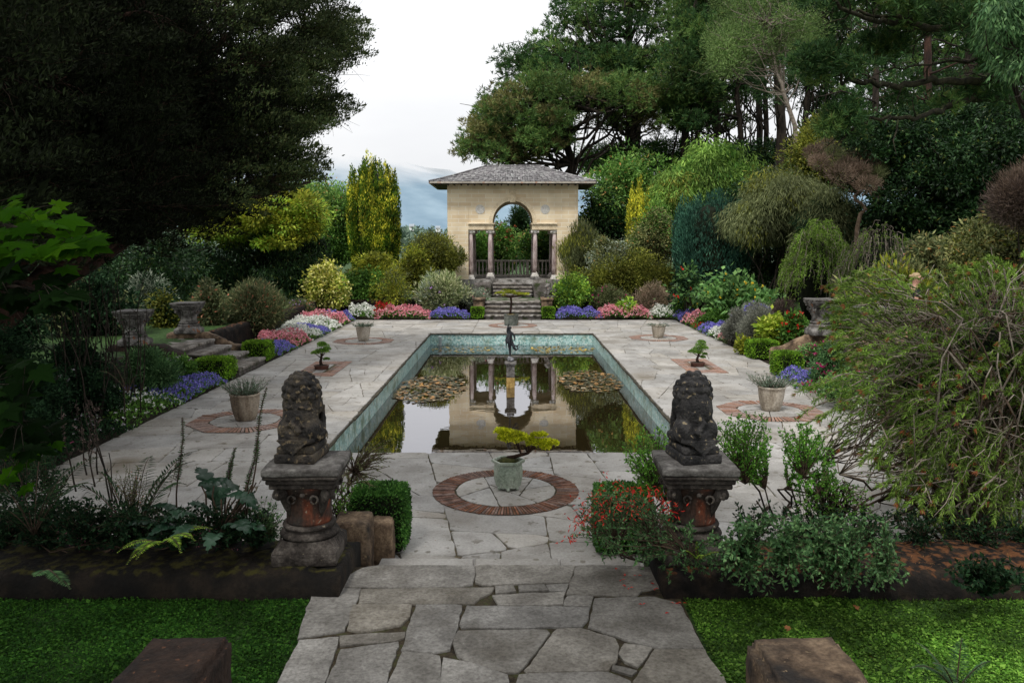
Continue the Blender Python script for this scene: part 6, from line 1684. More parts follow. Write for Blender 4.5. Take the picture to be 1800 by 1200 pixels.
shrub('haze_plant', 'second grey smoky plant behind the farther right box block', (1300, 530, 1360, 606), 22.6, 0, F['asterleaf'], 'fine', .07, .008, 2.0, seed=50, core=.45, cat='shrub')
shrub('aster', 'tall violet flowers rising behind the grey smoky plants', (1290, 532, 1362, 575), 24.2, .1, F['asterleaf'], 'up', .09, .02, 1.0, seed=51, blossom=(F['violet'], 260, .055), cat='flowers')
shrub('shrub', 'thin brownish wispy shrub behind the lime leaves', (1345, 524, 1400, 560), 24.5, .3, F['purplebr'], 'fine', .08, .008, 1.6, seed=52, core=0)
shrub('coleus', 'lime green leafy clump behind the farther right box block', (1326, 552, 1402, 602), 21.8, .15, F['lime'], 'broad', .12, .08, 1.2, seed=53, cr=.22, core=.6, cat='flowers')
shrub('begonia', 'scarlet begonias by the open right pedestal', (1372, 540, 1416, 585), 21.2, .3, F['mid'], 'broad', .10, .07, 1.0, seed=54, blossom=(F['scarlet'], 46, .09), core=.6, cat='flowers')
shrub('shrub', 'yellow green leaves at the foot of the farther right box block', (1292, 588, 1320, 622), 21.7, 0, F['yelgreen'], 'broad', .09, .05, 1.0, seed=55)
shrub('fuchsia', 'green bush with magenta flowers right of the nearer right box block', (1398, 600, 1452, 655), 18.6, 0, F['abut'], 'broad', .06, .035, 1.0, seed=56, blossom=(F['magenta'], 34, .06), cat='shrub')
shrub('shrub', 'grey green bush behind the magenta flowers at the right steps', (1420, 596, 1490, 690), 16.6, 0, F['vine'], 'broad', .06, .035, 1.0, seed=57, blossom=(F['magenta'], 50, .045))
shrub('shrub', 'green bush with pink flowers at the right bed under the bottlebrush', (1440, 640, 1540, 720), 14.6, 0, F['abut'], 'broad', .06, .035, 1.0, seed=58, blossom=(F['magenta'], 36, .045))
shrub('hydrangea', 'pale pink seed heads behind the bottlebrush, by the grey pedestal', (1478, 566, 1580, 610), 16.2, SZ, F['pinkgrass'], 'broad', .07, .045, 1.0, seed=59, second=(F['bright'], .3), cat='flowers')


def weeping(label, bbox, D, zg, fmat, seed, n=260, strand=1.4, twig=.35, l=.07, w=.015, name='weeping_bush', lper=34, tm=M['twig'], depth=1.0, cat='shrub', rise=.35, shape=1.0, bare=.25):
    """arching stems that hang down, with narrow leaves along them"""
    rg = np.random.default_rng(seed); x0, y0, x1, y1 = bbox
    cx = ((x0 + x1) / 2 - 900) / 1400 * D; Y = (D - (CAMZ - zg) * math.sin(TH)) / math.cos(TH); hw = (x1 - x0) / 2 / 1400 * D
    zt = W(0, y0, D)[2]; H = zt - zg
    root = empty(name, (cx, Y, zg), label, cat); m = MB(); lf = MB()
    for k in range(14):
        a = rg.uniform(0, 6.28); limb(m, (cx, Y, zg), (cx + math.cos(a) * hw * .5, Y + math.sin(a) * hw * depth * .5, zg + H * rg.uniform(.5, .9)), .04, .012, rg, n=6)
    for k in range(n):
        a = rg.uniform(0, 6.28); r = rg.random() ** .5; dome = math.sqrt(max(.05, 1 - (r * .93) ** 2))
        x = cx + math.cos(a) * r * hw; y = Y + math.sin(a) * r * hw * depth; z = zg + H * (.25 + .75 * dome) * rg.uniform(.75, 1.0) * shape
        L_ = strand * rg.uniform(.5, 1.2); o = np.array([math.cos(a), math.sin(a) * depth, 0]) * rg.uniform(.1, .5) * L_ * .7
        t = np.linspace(0, 1, 8)[:, None]
        p = np.array([x, y, z]) + o * t + np.array([0, 0, 1]) * (rise * t - 1.05 * t * t) * L_ + rg.normal(size=(8, 3)) * .02 * L_
        p[:, 2] = np.maximum(p[:, 2], zg + .03)
        if rg.random() < twig: m.tube(p, list(np.linspace(.011, .004, 8)), seg=4)
        if rg.random() < bare: continue
        q = rg.uniform(.1, 7, lper); i = np.minimum(q.astype(int), 6); f = (q - i)[:, None]; c_ = p[i] * (1 - f) + p[i + 1] * f; tg = p[i + 1] - p[i]; tg /= np.linalg.norm(tg, axis=1)[:, None] + 1e-9
        lf.leaves(c_, tg * .8 + rg.normal(size=c_.shape) * .5, l * rg.uniform(.6, 1.2, lper), w, rng=rg)
    part(m, 'stems', tm, root)
    lf.ball((cx, Y, zg + H * .42), (hw * .62, hw * .62 * depth, H * .40), 2, mi=1, jit=.4, smooth=False)
    part(lf, 'foliage', [fmat, M['core']], root)
    return root


weeping('weeping green bush behind the open right pedestal', (1378, 384, 1486, 590), 24.5, SZ, F['bottle'], 1, n=620, strand=1.2, lper=40, l=.10, w=.022)
weeping('weeping bush with bare grey arching twigs right of the green one', (1470, 390, 1610, 570), 22.5, SZ, F['bottle'], 2, n=330, strand=1.3, twig=.8, lper=30, bare=.45, l=.09, w=.02)
shrub('rhododendron', 'yellow green rhododendron with upright shoots behind the person', (1482, 460, 1660, 580), 20.5, SZ, F['rhodopale'], 'spiky', .14, .045, 1.1, seed=61, second=(F['yelgreen'], .45), cat='rhododendron')
shrub('rhododendron', 'reddish and green rhododendron rising behind the person', (1570, 408, 1700, 530), 21.5, SZ, F['rhodopale'], 'broad', .12, .04, 1.1, seed=62, second=(F['azalea'], .4), cat='rhododendron')
shrub('rhododendron', 'pale olive rhododendron at the right edge behind the bottlebrush', (1652, 352, 1860, 540), 17.5, SZ, F['rhodopale'], 'broad', .12, .045, 1.2, seed=63, second=(F['oliveyel'], .25), nclump=80, cr=.42, cat='rhododendron')
shrub('shrub', 'purplish brown wispy shrub at the right edge of the view', (1728, 282, 1900, 420), 13.8, SZ, F['purplebr'], 'spiky', .11, .010, 2.0, seed=64, second=(F['brownish'], .3), nclump=70, cr=.32)
shrub('shrub', 'olive drooping bush under the brown topped tree', (1262, 296, 1440, 450), 32.0, SZ, F['olive'], 'droop', .17, .022, 1.4, seed=65, nclump=90, cr=.60, second=(F['oliveyel'], .2))
shrub('shrub', 'second olive drooping bush farther right under the brown topped tree', (1390, 322, 1525, 470), 30.0, SZ, F['olive'], 'droop', .16, .022, 1.3, seed=66, nclump=60, cr=.5, second=(F['vinedark'], .35))
shrub('acacia', 'bright drooping feathery tree above the dark blue conifer', (1150, 236, 1330, 400), 38.5, SZ, F['fine'], 'droop', .22, .045, 1.3, seed=67, nclump=95, cr=.72, second=(F['mid'], .3), cat='tree', flatz=.6)
shrub('acacia', 'lower limb mass of the bright feathery trees, beside the rhododendron', (1120, 290, 1215, 420), 37.5, SZ, F['fine'], 'droop', .20, .04, 1.2, seed=68, nclump=50, cr=.6, second=(F['oliveyel'], .3), cat='tree', flatz=.6)
shrub('shrub', 'thin yellow green bush between the feathery tree and the brown topped tree', (1370, 205, 1480, 350), 34.0, SZ, F['oliveyel'], 'fine', .12, .045, .9, seed=69, core=.5, second=(F['feather'], .4))

# brown topped twisted tree
cl = [W(x, y, D) for x, y, D in [(1440, 285, 27.5), (1462, 275, 27.8), (1488, 290, 27.5), (1510, 300, 27.3), (1535, 308, 27.5), (1525, 325, 27), (1475, 305, 27), (1455, 262, 28.2), (1500, 280, 28), (1545, 300, 28), (1430, 268, 28), (1520, 290, 27.8)]]
tree('brown_tree', 'small tree with dry brown crown and twisted bare trunk', 'tree', G(1512, 470, SZ) * 0 + np.array([W(1505, 420, 27.5)[0], W(1505, 420, 27.5)[1], SZ]), W(1490, 320, 27.6), .09, cl, .42, F['brownish'], M['twigbrown'], style='spiky', per=900, l=.16, w=.014, seed=5,
     lean_pts=[W(1508, 385, 27.5), W(1522, 362, 27.4), W(1500, 345, 27.6), W(1512, 335, 27.5)], limbs=1.0, attach=(.5, 1), tipmat=F['olive'], tipfrac=.25)

# ------------------------------------------------------------------ tall trees
def px_tree(name, label, cat, polys, D0, D1, n, cr, base_px, trunk, tr, fmat, bark, seed, tuft=None, per=300, l=.2, w=.03, style='needle', zg=SZ, limbs=.5, attach=(.35, 1), flatz=.6, tipmat=None, tipfrac=0,
            mids=None, group=None, dfn=None, core=0.0, sag=-.05, lr=None):
    rg = np.random.default_rng(seed); C = []
    for poly, frac in polys: C += [W(*p) for p in poly_points(poly, int(n * frac), D0, D1, rg, dfn=dfn)]
    Db = base_px[1]; b = W(base_px[0], 428, Db); base = (b[0], b[1], zg); top = W(*trunk)
    return tree(name, label, cat, base, top, tr, C, cr, fmat, bark, style=style, per=per, l=l, w=w, tuft=tuft, seed=seed + 50, limbs=limbs, attach=attach, flatz=flatz, tipmat=tipmat, tipfrac=tipfrac,
                lean_pts=[W(*q) for q in (mids or [])], group=group, core=core, sag=sag, lr=lr)


# spreading pine right above the pavilion: green top, brown inside
px_tree('pine_tree', 'broad spreading pine leaning left above the pavilion roof', 'pine tree',
        [([(812, 248), (822, 222), (866, 172), (915, 142), (965, 136), (1060, 140), (1150, 138), (1168, 165), (1172, 190), (1100, 182), (1010, 175), (930, 182), (880, 215), (850, 262), (822, 270)], .6),
         ([(830, 262), (880, 220), (960, 190), (1010, 190), (985, 262), (900, 280), (850, 276)], .4)], 42.5, 47, 150, 1.05, (1015, 46), (985, 185, 45), .36, F['pine'], M['bark'], 1,
        tuft=(46, 10), l=.30, w=.05, limbs=.75, attach=(.45, 1), tipmat=F['pinebrown'], tipfrac=.3, mids=[(1005, 265, 46)], flatz=.62, sag=-.06)
px_tree('pine_tree', 'brownish pine with bare lower branches just behind the spreading pine', 'pine tree',
        [([(1030, 150), (1160, 145), (1178, 190), (1160, 225), (1060, 225), (1020, 190)], 1.0)], 46, 50, 60, .95, (1110, 48), (1100, 170, 48), .28, F['pinebrown'], M['bark'], 2,
        tuft=(36, 9), l=.30, w=.04, limbs=1, attach=(.4, 1), tipmat=F['pine'], tipfrac=.35, mids=[(1112, 300, 48)])
px_tree('pine_tree', 'tall dark pine rising behind the spreading pine with its edge against the sky', 'pine tree',
        [([(888, 128), (886, 92), (925, 100), (944, 72), (985, 60), (1010, 118), (960, 138), (915, 138)], .22), ([(980, 40), (990, -60), (1130, -80), (1180, 20), (1165, 62), (1010, 62)], .46), ([(1020, 75), (1120, 85), (1175, 95), (1170, 130), (1040, 128), (985, 115)], .32)],
        50, 57, 135, 1.15, (1118, 54), (1095, -60, 53), .45, F['pinedark'], M['bark'], 3, tuft=(48, 10), l=.34, w=.055, limbs=.7, attach=(.3, 1), tipmat=F['pine'], tipfrac=.2, mids=[(1112, 180, 54), (1105, 60, 53)], flatz=.6)
px_tree('pine_tree', 'dense green pine in layered tiers left of the feathery birch', 'pine tree',
        [([(1185, 20), (1200, -60), (1275, -60), (1275, 60), (1255, 130), (1262, 200), (1235, 225), (1180, 215), (1172, 165), (1180, 110)], 1.0)], 43, 49, 120, 1.0, (1212, 46), (1225, -50, 46), .34, F['pine'], M['bark'], 4,
        tuft=(46, 10), l=.30, w=.05, limbs=.6, tipmat=F['pinedark'], tipfrac=.4, flatz=.5, mids=[(1205, 200, 46)])
px_tree('pine_tree', 'lower dark pine boughs with sky gaps below the layered pine', 'pine tree',
        [([(1185, 125), (1255, 110), (1330, 130), (1340, 165), (1290, 170), (1200, 168)], .7), ([(1180, 195), (1215, 190), (1225, 225), (1190, 228)], .3)], 44, 50, 30, .6, (1300, 47), (1296, 60, 47), .25, F['pinedark'], M['bark'], 5, tuft=(30, 9), l=.28, w=.045, limbs=1, attach=(.3, .9), mids=[(1300, 180, 47)])
for i, (lab, x0, D, xt, yt, xm, r) in enumerate([
        ('tall dark pine with a forked trunk seen against the sky right of centre', 1375, 43, 1365, -40, 1372, .34), ('straight pine trunk with thin crown behind the feathery birch', 1335, 50, 1340, -60, 1334, .26),
        ('slim pine left of the forked one with bare side branches', 1352, 52, 1318, -60, 1345, .22), ('slender trunk leaning right near the brown topped tree', 1398, 48, 1440, -60, 1415, .24)]):
    rgi = np.random.default_rng(70 + i)
    px_tree('pine_tree', lab, 'pine tree', [([(xt - 60, -60), (xt + 60, -60), (xt + 55, 10), (xt - 40, 15)], .55), ([(xm - 62, 60), (xm + 52, 50), (xm + 42, 165), (xm - 45, 180)], .45)], D - 2, D + 2, 34, .72, (x0, D), (xt, yt, D), r, F['pinedark'], M['bark'], 20 + i,
            tuft=(26, 9), l=.3, w=.045, limbs=1, attach=(.25, .95), mids=[(xm, 170, D), ((xm + xt) / 2, 60, D)], group=None, lr=.07)
px_tree('birch_tree', 'airy light green feathery tree with pale forked trunk in front of the pines', 'tree',
        [([(1255, 60), (1280, -40), (1415, -50), (1440, 60), (1380, 120), (1330, 105), (1280, 125)], .8), ([(1255, 60), (1300, 60), (1285, 125), (1260, 118)], .2)], 33, 37, 85, .75, (1402, 35), (1350, 40, 35), .13, F['feather'], M['twig'], 6,
        per=330, l=.16, w=.035, style='fine', limbs=.9, attach=(.4, 1), mids=[(1400, 225, 35), (1372, 150, 35), (1362, 120, 35)], flatz=.7)
px_tree('pine_tree', 'distant belt pine filling the gaps behind the feathery birch', 'pine tree', [([(1160, 60), (1180, -60), (1470, -60), (1480, 60), (1440, 110), (1300, 120), (1180, 130)], .85), ([(1180, 165), (1290, 160), (1300, 215), (1190, 215)], .15)], 56, 62, 165, 1.5, (1260, 60), (1262, -60, 60), .3, F['pinedark'], M['bark'], 41, tuft=(34, 9), l=.38, w=.07, limbs=.9, attach=(.2, 1), lr=.08, tipmat=F['pine'], tipfrac=.35)
px_tree('pine_tree', 'distant belt pine filling the gaps behind the mossy boughs', 'pine tree', [([(1500, 120), (1480, -60), (1810, -60), (1820, 190), (1620, 200), (1500, 205)], 1)], 44, 52, 185, 1.2, (1660, 48), (1662, -60, 48), .3, F['pinedark'], M['bark'], 42, tuft=(34, 9), l=.34, w=.06, limbs=.9, attach=(.2, 1), lr=.07, tipmat=F['pine'], tipfrac=.25)
px_tree('pine_tree', 'slim distant pine between the forked pine and the mossy boughs', 'pine tree', [([(1400, 70), (1420, -60), (1500, -60), (1500, 60), (1440, 130), (1400, 160)], .7), ([(1420, 170), (1480, 150), (1490, 240), (1430, 240)], .3)], 50, 56, 85, 1.15, (1455, 53), (1452, -60, 53), .24, F['pinedark'], M['bark'], 43, tuft=(30, 9), l=.36, w=.06, limbs=.9, attach=(.2, 1), lr=.06)
# right: mossy horizontal boughs of pines standing off to the right
def bough(m, pts, r0, rg, twigs=14, tl=.5):
    P_ = np.array([W(*p) for p in pts]); n = len(P_); t = np.linspace(0, n - 1, n * 5); i = np.minimum(t.astype(int), n - 2); f = (t - i)[:, None]
    Q = P_[i] * (1 - f) + P_[i + 1] * f; Q[1:-1] += rg.normal(size=(len(Q) - 2, 3)) * r0 * .45
    m.tube(Q, list(np.linspace(r0, r0 * .22, len(Q))), seg=7)
    for k in range(twigs):
        a = Q[rg.integers(3, len(Q))]; e = a + np.array([-rg.uniform(.1, .8), rg.normal() * .5, rg.normal() * .5]) * tl * 2; limb(m, a, e, r0 * .22, r0 * .06, rg, n=5, seg=4, wob=.12)
    return Q
def bough_pine(label, base_px, D, r, top, boughs, clusters, seed, bark=M['barkmoss'], tuft=(46, 10), cr=.5, fm_=F['pinedark']):
    rg = np.random.default_rng(seed); b = W(base_px, 428, D); base = (b[0], b[1], SZ); root = empty('pine_tree', base, label, 'pine tree')
    m = MB(); tp = W(*top); pts = np.array([np.array(base) + (tp - np.array(base)) * t for t in np.linspace(0, 1, 9)]); pts[1:-1] += rg.normal(size=(7, 3)) * r * .25
    m.tube(pts, list(np.linspace(r * 1.2, r * .55, 9)), seg=9)
    for bp, br in boughs: bough(m, bp, br, rg)
    part(m, 'trunk', bark, root)
    f = MB(); C = []
    for poly, n, (d0, d1) in clusters: C += [W(*p) for p in poly_points(poly, n, d0, d1, rg)]
    C = np.array(C); mk = rg.random(len(C)) < .25
    tufts(f, C[~mk], cr * rg.uniform(.7, 1.2, (~mk).sum()), tuft[0], tuft[1], .2, .028, 0, rg); tufts(f, C[mk], cr * .9, tuft[0], tuft[1], .2, .028, 1, rg)
    part(f, 'crown', [fm_, F['pine']], root); return root
bough_pine('old pine off to the right sending long mossy horizontal boughs across the view', 1860, 22, .42, (1850, -200, 22),
           [([(1850, 142, 21.5), (1740, 143, 21), (1640, 142, 20.5), (1560, 148, 20), (1490, 140, 19.5), (1468, 132, 19.3)], .13), ([(1850, 172, 22), (1740, 175, 21.5), (1680, 178, 21), (1650, 198, 20.5), (1600, 208, 20), (1540, 208, 20), (1490, 232, 20)], .12),
            ([(1850, 108, 22), (1760, 112, 21.5), (1730, 104, 21), (1640, 112, 20.5), (1560, 122, 20)], .07), ([(1850, 40, 20), (1720, 38, 20), (1640, 50, 19.5), (1560, 38, 19), (1490, 20, 18.5), (1440, -10, 18)], .12), ([(1640, 50, 19.5), (1590, 30, 19), (1500, 24, 19), (1470, 5, 19)], .07)],
           [([(1405, 100), (1440, 88), (1510, 98), (1515, 130), (1450, 138), (1410, 122)], 15, (18.8, 20.5)), ([(1400, -40), (1560, -60), (1660, -40), (1700, 35), (1600, 38), (1560, 15), (1420, 5)], 46, (18, 21)), ([(1560, 25), (1700, 10), (1810, -40), (1810, 30), (1700, 50), (1600, 55)], 18, (18, 22)),
            ([(1455, 185), (1510, 180), (1500, 232), (1455, 225)], 9, (19.3, 20.5)), ([(1520, 72), (1590, 70), (1590, 90), (1530, 98)], 8, (20, 21)), ([(1700, 60), (1810, 60), (1810, 135), (1740, 130)], 16, (20, 22)), ([(1560, 165), (1660, 150), (1800, 150), (1800, 172), (1600, 190)], 8, (20.5, 21.5))], 1)
for i, (lab, x, D, r, xt) in enumerate([('straight reddish pine trunk between the mossy boughs', 1630, 30, .17, 1634), ('dark pine trunk right of the reddish one', 1712, 33, .22, 1708), ('thicker dark pine trunk farther right', 1742, 32, .3, 1738), ('thin pine trunk at the right edge of the view', 1782, 31, .2, 1770), ('faint trunk behind the mossy boughs, left of the reddish one', 1545, 40, .18, 1540)]):
    bough_pine(lab, x, D, r, (xt, -160, D), [([(xt, 60 + 30 * i, D), (xt - 60, 40 + 30 * i, D - .5), (xt - 120, 55 + 30 * i, D - 1)], .05), ([(xt, 130, D), (xt + 55, 110, D), (xt + 90, 118, D)], .05), ([(xt, 180 - 10 * i, D), (xt - 45, 160 - 10 * i, D), (xt - 90, 172 - 8 * i, D)], .045)],
               [([(xt - 110, -60), (xt + 90, -60), (xt + 80, 0), (xt - 90, 0)], 10, (D - 1, D + 2)), ([(xt - 70, 120), (xt + 70, 100), (xt + 80, 235), (xt - 60, 235)], 12, (D, D + 3))], 30 + i, bark=M['barkred'] if i == 0 else M['bark'], tuft=(24, 9), cr=.55)
px_tree('oak_tree', 'leafy evergreen branches hanging in at the top right corner', 'tree', [([(1740, 20), (1830, -20), (1840, 130), (1790, 135), (1745, 75)], 1.0)], 13, 15, 34, .38, (1900, 16), (1840, -60, 15), .2, F['vine'], M['bark'], 8, per=210, l=.13, w=.035, style='droop', limbs=.8)
# dark evergreen wall of leaves on the right
px_tree('holm_oak', 'massive dark broadleaved evergreen filling the right side behind the rhododendrons', 'tree',
        [([(1500, 235), (1560, 205), (1640, 190), (1760, 180), (1850, 175), (1870, 480), (1560, 470), (1540, 380), (1560, 330), (1520, 300)], 1.0)], 27, 31, 170, 1.05, (1700, 31), (1690, 230, 30.5), .35, F['blackgreen'], M['bark'], 9, per=420, l=.17, w=.075, style='broad', core=.85, limbs=.3)
px_tree('evergreen_tree', 'dark evergreen behind the weeping bush right of centre', 'tree', [([(1290, 330), (1350, 300), (1440, 350), (1560, 380), (1570, 520), (1300, 520)], 1.0)], 33, 36, 90, 1.0, (1400, 36), (1400, 330, 36), .25, F['blackgreen'], M['bark'], 10, per=260, l=.16, w=.07, style='broad', core=.9, limbs=.2)
px_tree('evergreen_tree', 'dark green trees closing the gap below the pine trunks', 'tree', [([(1225, 262), (1320, 262), (1400, 250), (1470, 235), (1560, 240), (1560, 330), (1230, 330)], 1.0)], 44, 50, 100, 1.2, (1390, 48), (1390, 240, 48), .3, F['blackgreen'], M['bark'], 11, per=260, l=.22, w=.1, style='broad', core=.8, tipmat=F['rhodo'], tipfrac=.4, limbs=.2)
px_tree('evergreen_tree', 'dark foliage between the rhododendron and the spreading pine', 'tree', [([(1010, 275), (1060, 262), (1160, 250), (1230, 250), (1240, 300), (1020, 300)], 1.0)], 47, 52, 60, 1.0, (1080, 50), (1090, 240, 50), .3, F['pinedark'], M['bark'], 12, per=260, l=.2, w=.06, style='broad', core=.7, tipmat=F['mid'], tipfrac=.35, limbs=.2)

# left side trees
px_tree('maple_tree', 'yellow green maple glowing behind the dark boughs on the left', 'tree', [([(330, 345), (400, 330), (520, 338), (560, 372), (545, 420), (470, 430), (340, 420)], 1.0)], 31, 35, 75, .75, (450, 34), (455, 360, 34), .16, F['yelgreen'], M['bark'], 13, per=300, l=.17, w=.075, style='layer', tipmat=F['bright'], tipfrac=.35, flatz=.4, core=.5)
px_tree('laurel_tree', 'fresh green leafy tree left of the golden yew', 'tree', [([(520, 340), (560, 325), (600, 345), (628, 372), (632, 430), (540, 440)], 1.0)], 38, 42, 60, .85, (585, 41), (580, 370, 41), .18, F['rhodo'], M['bark'], 14, per=320, l=.19, w=.07, style='broad', tipmat=F['mid'], tipfrac=.4, core=.7, flatz=.8)
px_tree('evergreen_tree', 'dark drooping evergreen behind the golden shrub', 'conifer', [([(440, 420), (500, 400), (560, 415), (572, 470), (545, 540), (440, 540), (300, 520), (320, 440)], 1.0)], 32, 36, 90, .8, (500, 35), (500, 430, 35), .2, F['blackgreen'], M['bark'], 15, per=320, l=.16, w=.04, style='droop', core=.85)
px_tree('evergreen_tree', 'black green trees closing the view at the far left', 'tree', [([(-60, 380), (140, 370), (330, 420), (330, 560), (-60, 600)], 1.0)], 26, 31, 120, 1.1, (120, 29), (120, 420, 29), .25, F['blackgreen'], M['bark'], 16, per=260, l=.15, w=.06, style='broad', core=.85)

# the big dark tea-tree over the left side
rg = np.random.default_rng(77)
env = [(-80, -90), (520, -90), (545, 0), (470, 45), (400, 62), (420, 95), (520, 50), (590, 25), (618, 60), (625, 98), (590, 122), (545, 150), (590, 175), (598, 205), (560, 228), (520, 250), (552, 292), (548, 325), (500, 340), (440, 372), (330, 415), (230, 440), (100, 455), (-80, 465)]
def dleft(x, y, r): return 8.5 + max(0, (x + 80)) / 740 * 12.5 + r.uniform(-1.2, 1.6)
inner = poly_points(env, 560, 0, 0, rg, dfn=dleft) + poly_points([(480, -90), (575, -90), (585, 0), (470, 45), (400, 62), (420, 95), (520, 60), (590, 22), (622, 60), (630, 98), (590, 128), (530, 150), (592, 178), (602, 208), (560, 232), (520, 255), (556, 292), (550, 328), (470, 340), (430, 250), (430, 100)], 190, 0, 0, rg, dfn=dleft)
base = np.array([-9.6, 11.5, SZ - .1]); root = empty('tea_tree', tuple(base), 'huge dark many stemmed evergreen whose sweeping boughs cover the upper left of the view', 'tree')
m = MB(); stems = []
for k, (tx, ty, tD) in enumerate([(150, -60, 12), (330, -40, 15), (470, 40, 18), (520, 150, 19.5), (500, 260, 19), (420, 330, 17.5), (280, 200, 14.5), (90, 150, 11), (20, 60, 10), (380, 120, 16.5), (580, 60, 20.5), (570, 190, 20.5), (545, 320, 19.5), (200, 380, 14), (250, 20, 13.5)]):
    b0 = base + np.array([rg.uniform(-.5, .5), rg.uniform(-.6, .6), 0]); tp = W(tx, ty, tD)
    t = np.linspace(0, 1, 12)[:, None]; p = b0 + (tp - b0) * t; p[:, 2] += np.sin(t[:, 0] * PI) * (.9 if ty < 250 else .5) * 1.2; p[1:-1] += rg.normal(size=(10, 3)) * .13
    m.tube(p, list(np.linspace(.17, .03, 12)), seg=7); stems.append(p)
SP = np.concatenate([s_[4:] for s_ in stems])
C = np.array([W(*q) for q in inner])
for c in C:
    d = np.linalg.norm(SP - c, axis=1) + np.maximum(0, SP[:, 2] - c[2]) * .8; a = SP[d.argmin()]
    limb(m, a, c, .018, .005, rg, n=6, seg=4, wob=.06, sag=.05)
    for _ in range(3):
        e = c + (c - a) / (np.linalg.norm(c - a) + .1) * rg.uniform(.1, .35) + rg.normal(size=3) * .3; limb(m, a + (c - a) * rg.uniform(.5, .9), e, .007, .002, rg, n=4, seg=3, wob=.05)
part(m, 'trunk', M['barkred'], root)
f = MB()
def plumes(cs, px, n, mi, L_, wd_, hh_, l, w):
    for c, (x, y, D) in zip(cs, px):
        rk = .22 + .22 * rg.random() - (.35 if y > 330 else 0); yaw = rg.normal() * .35; ax = np.array([math.cos(rk) * math.cos(yaw), math.cos(rk) * math.sin(yaw), math.sin(rk)])
        sdv = np.cross(ax, [0, 0, 1.0]); sdv /= np.linalg.norm(sdv); uv = np.cross(sdv, ax); k = L_ * rg.uniform(.7, 1.2)
        t = rg.random(n); g = np.sin(np.clip(t * 1.02, 0, 1) * PI) ** .6 * (.6 + .6 * t) if n > 0 else t
        g = np.nan_to_num(g)
        p = c + ax * ((t - .5) * 2 * k)[:, None] + sdv * (rg.normal(size=n) * wd_ * g)[:, None] + uv * (np.abs(rg.normal(size=n)) * hh_ * g - .05 * np.sin(t * 9))[:, None]
        f.leaves(p, ax * .7 + uv * .5 + rg.normal(size=(n, 3)) * .45, l * rg.uniform(.6, 1.3, n), w, mi=mi, rng=rg)
PX_ = np.array(inner); edge = np.array([(x > 380 and rg.random() < (x - 330) / 230) for x, y, D in inner])
plumes(C[~edge], PX_[~edge], 260, 0, .85, .34, .15, .085, .028); plumes(C[edge], PX_[edge], 360, 1, .66, .32, .19, .085, .032)
bp_ = poly_points([(-80, -90), (450, -90), (340, 40), (330, 110), (420, 160), (360, 200), (440, 260), (420, 320), (300, 400), (-80, 450)], 500, 0, 0, rg, dfn=dleft)
back = np.array([W(x, y, D + rg.uniform(1.5, 3.5)) for x, y, D in bp_]); plumes(back, bp_, 190, 0, 1.2, .55, .28, .17, .08)
part(f, 'crown', [F['lefttree'], F['lefttip']], root)

# ------------------------------------------------------------------ foreground plants
def branchy(name, label, cat, base, tips, rg, stem_mat, leaf_mat, r0=.014, nl=16, l=.03, w=.013, sag=.12, frac=.45, spread=.55, flowers=None, hubs=None, group=None, ldir=.6, whorl=False):
    """stems from the base to tip points with leaves on the outer part"""
    base = np.array(base, float); root = empty(name, tuple(base), label, cat, group); m = MB(); lf = MB(); fl = MB()
    H = [np.array(h) for h in hubs] if hubs is not None else [base]
    for h in H:
        if h is not base: limb(m, base, h, r0 * 1.5, r0 * .8, rg, n=7, wob=.10)
    for tp in tips:
        tp = np.array(tp); a = H[int(np.argmin([np.linalg.norm(h - tp) for h in H]))]
        p = limb(m, a, tp, r0 * .6, r0 * .14, rg, sag=sag * rg.uniform(.3, 1.3), n=9, seg=4, wob=.07)
        q = rg.uniform((1 - frac) * 8, 8, nl) if not whorl else np.clip(8 - rg.exponential(.9, nl), 0, 8)
        i = np.minimum(q.astype(int), 7); f = (q - i)[:, None]; c_ = p[i] * (1 - f) + p[i + 1] * f; tg = p[i + 1] - p[i]; tg = tg / (np.linalg.norm(tg, axis=1)[:, None] + 1e-9)
        lf.leaves(c_, tg * ldir + rg.normal(size=c_.shape) * spread + np.array([0, 0, .12]), l * rg.uniform(.6, 1.2, nl), w * rg.uniform(.8, 1.2, nl), rng=rg)
        if flowers is not None and rg.random() < flowers[1]:
            k = flowers[2]; c2 = p[-1] + rg.normal(size=(k, 3)) * .03; fl.leaves(c2, rg.normal(size=c2.shape) * .6 + np.array([0, 0, -.3]), flowers[3], flowers[3] * .28, rng=rg, fold=.5)
    part(m, 'stems', stem_mat, root); part(lf, 'foliage', leaf_mat, root)
    if flowers is not None: part(fl, 'blossoms', flowers[0], root)
    return root


rg = np.random.default_rng(101)
def tipsin(poly, n, d0, d1): return [W(*p) for p in poly_points(poly, n, d0, d1, rg)]
branchy('evergreen_shrub', 'open shrub with small bright leaves left of the right lion column', 'shrub', G(1165, 935, .05), tipsin([(1090, 770), (1130, 748), (1178, 745), (1190, 800), (1185, 880), (1150, 870), (1110, 850)], 120, 6.9, 7.5), rg, M['twigbrown'], F['nearleaf'], nl=26, l=.034, w=.015, whorl=False, frac=.7, r0=.009, hubs=[W(1160, 900, 7.2), W(1150, 870, 7.1), W(1170, 880, 7.3)])
branchy('evergreen_shrub', 'upright bright leaved shrub just right of the right lion column', 'shrub', G(1340, 925, .05), tipsin([(1258, 745), (1290, 722), (1352, 728), (1360, 790), (1340, 850), (1290, 850), (1262, 800)], 150, 6.8, 7.4), rg, M['twigbrown'], F['nearleaf'], nl=30, l=.034, w=.015, whorl=False, frac=.6, r0=.009, hubs=[W(1330, 880, 7.1), W(1310, 850, 7.0), W(1345, 860, 7.2)])
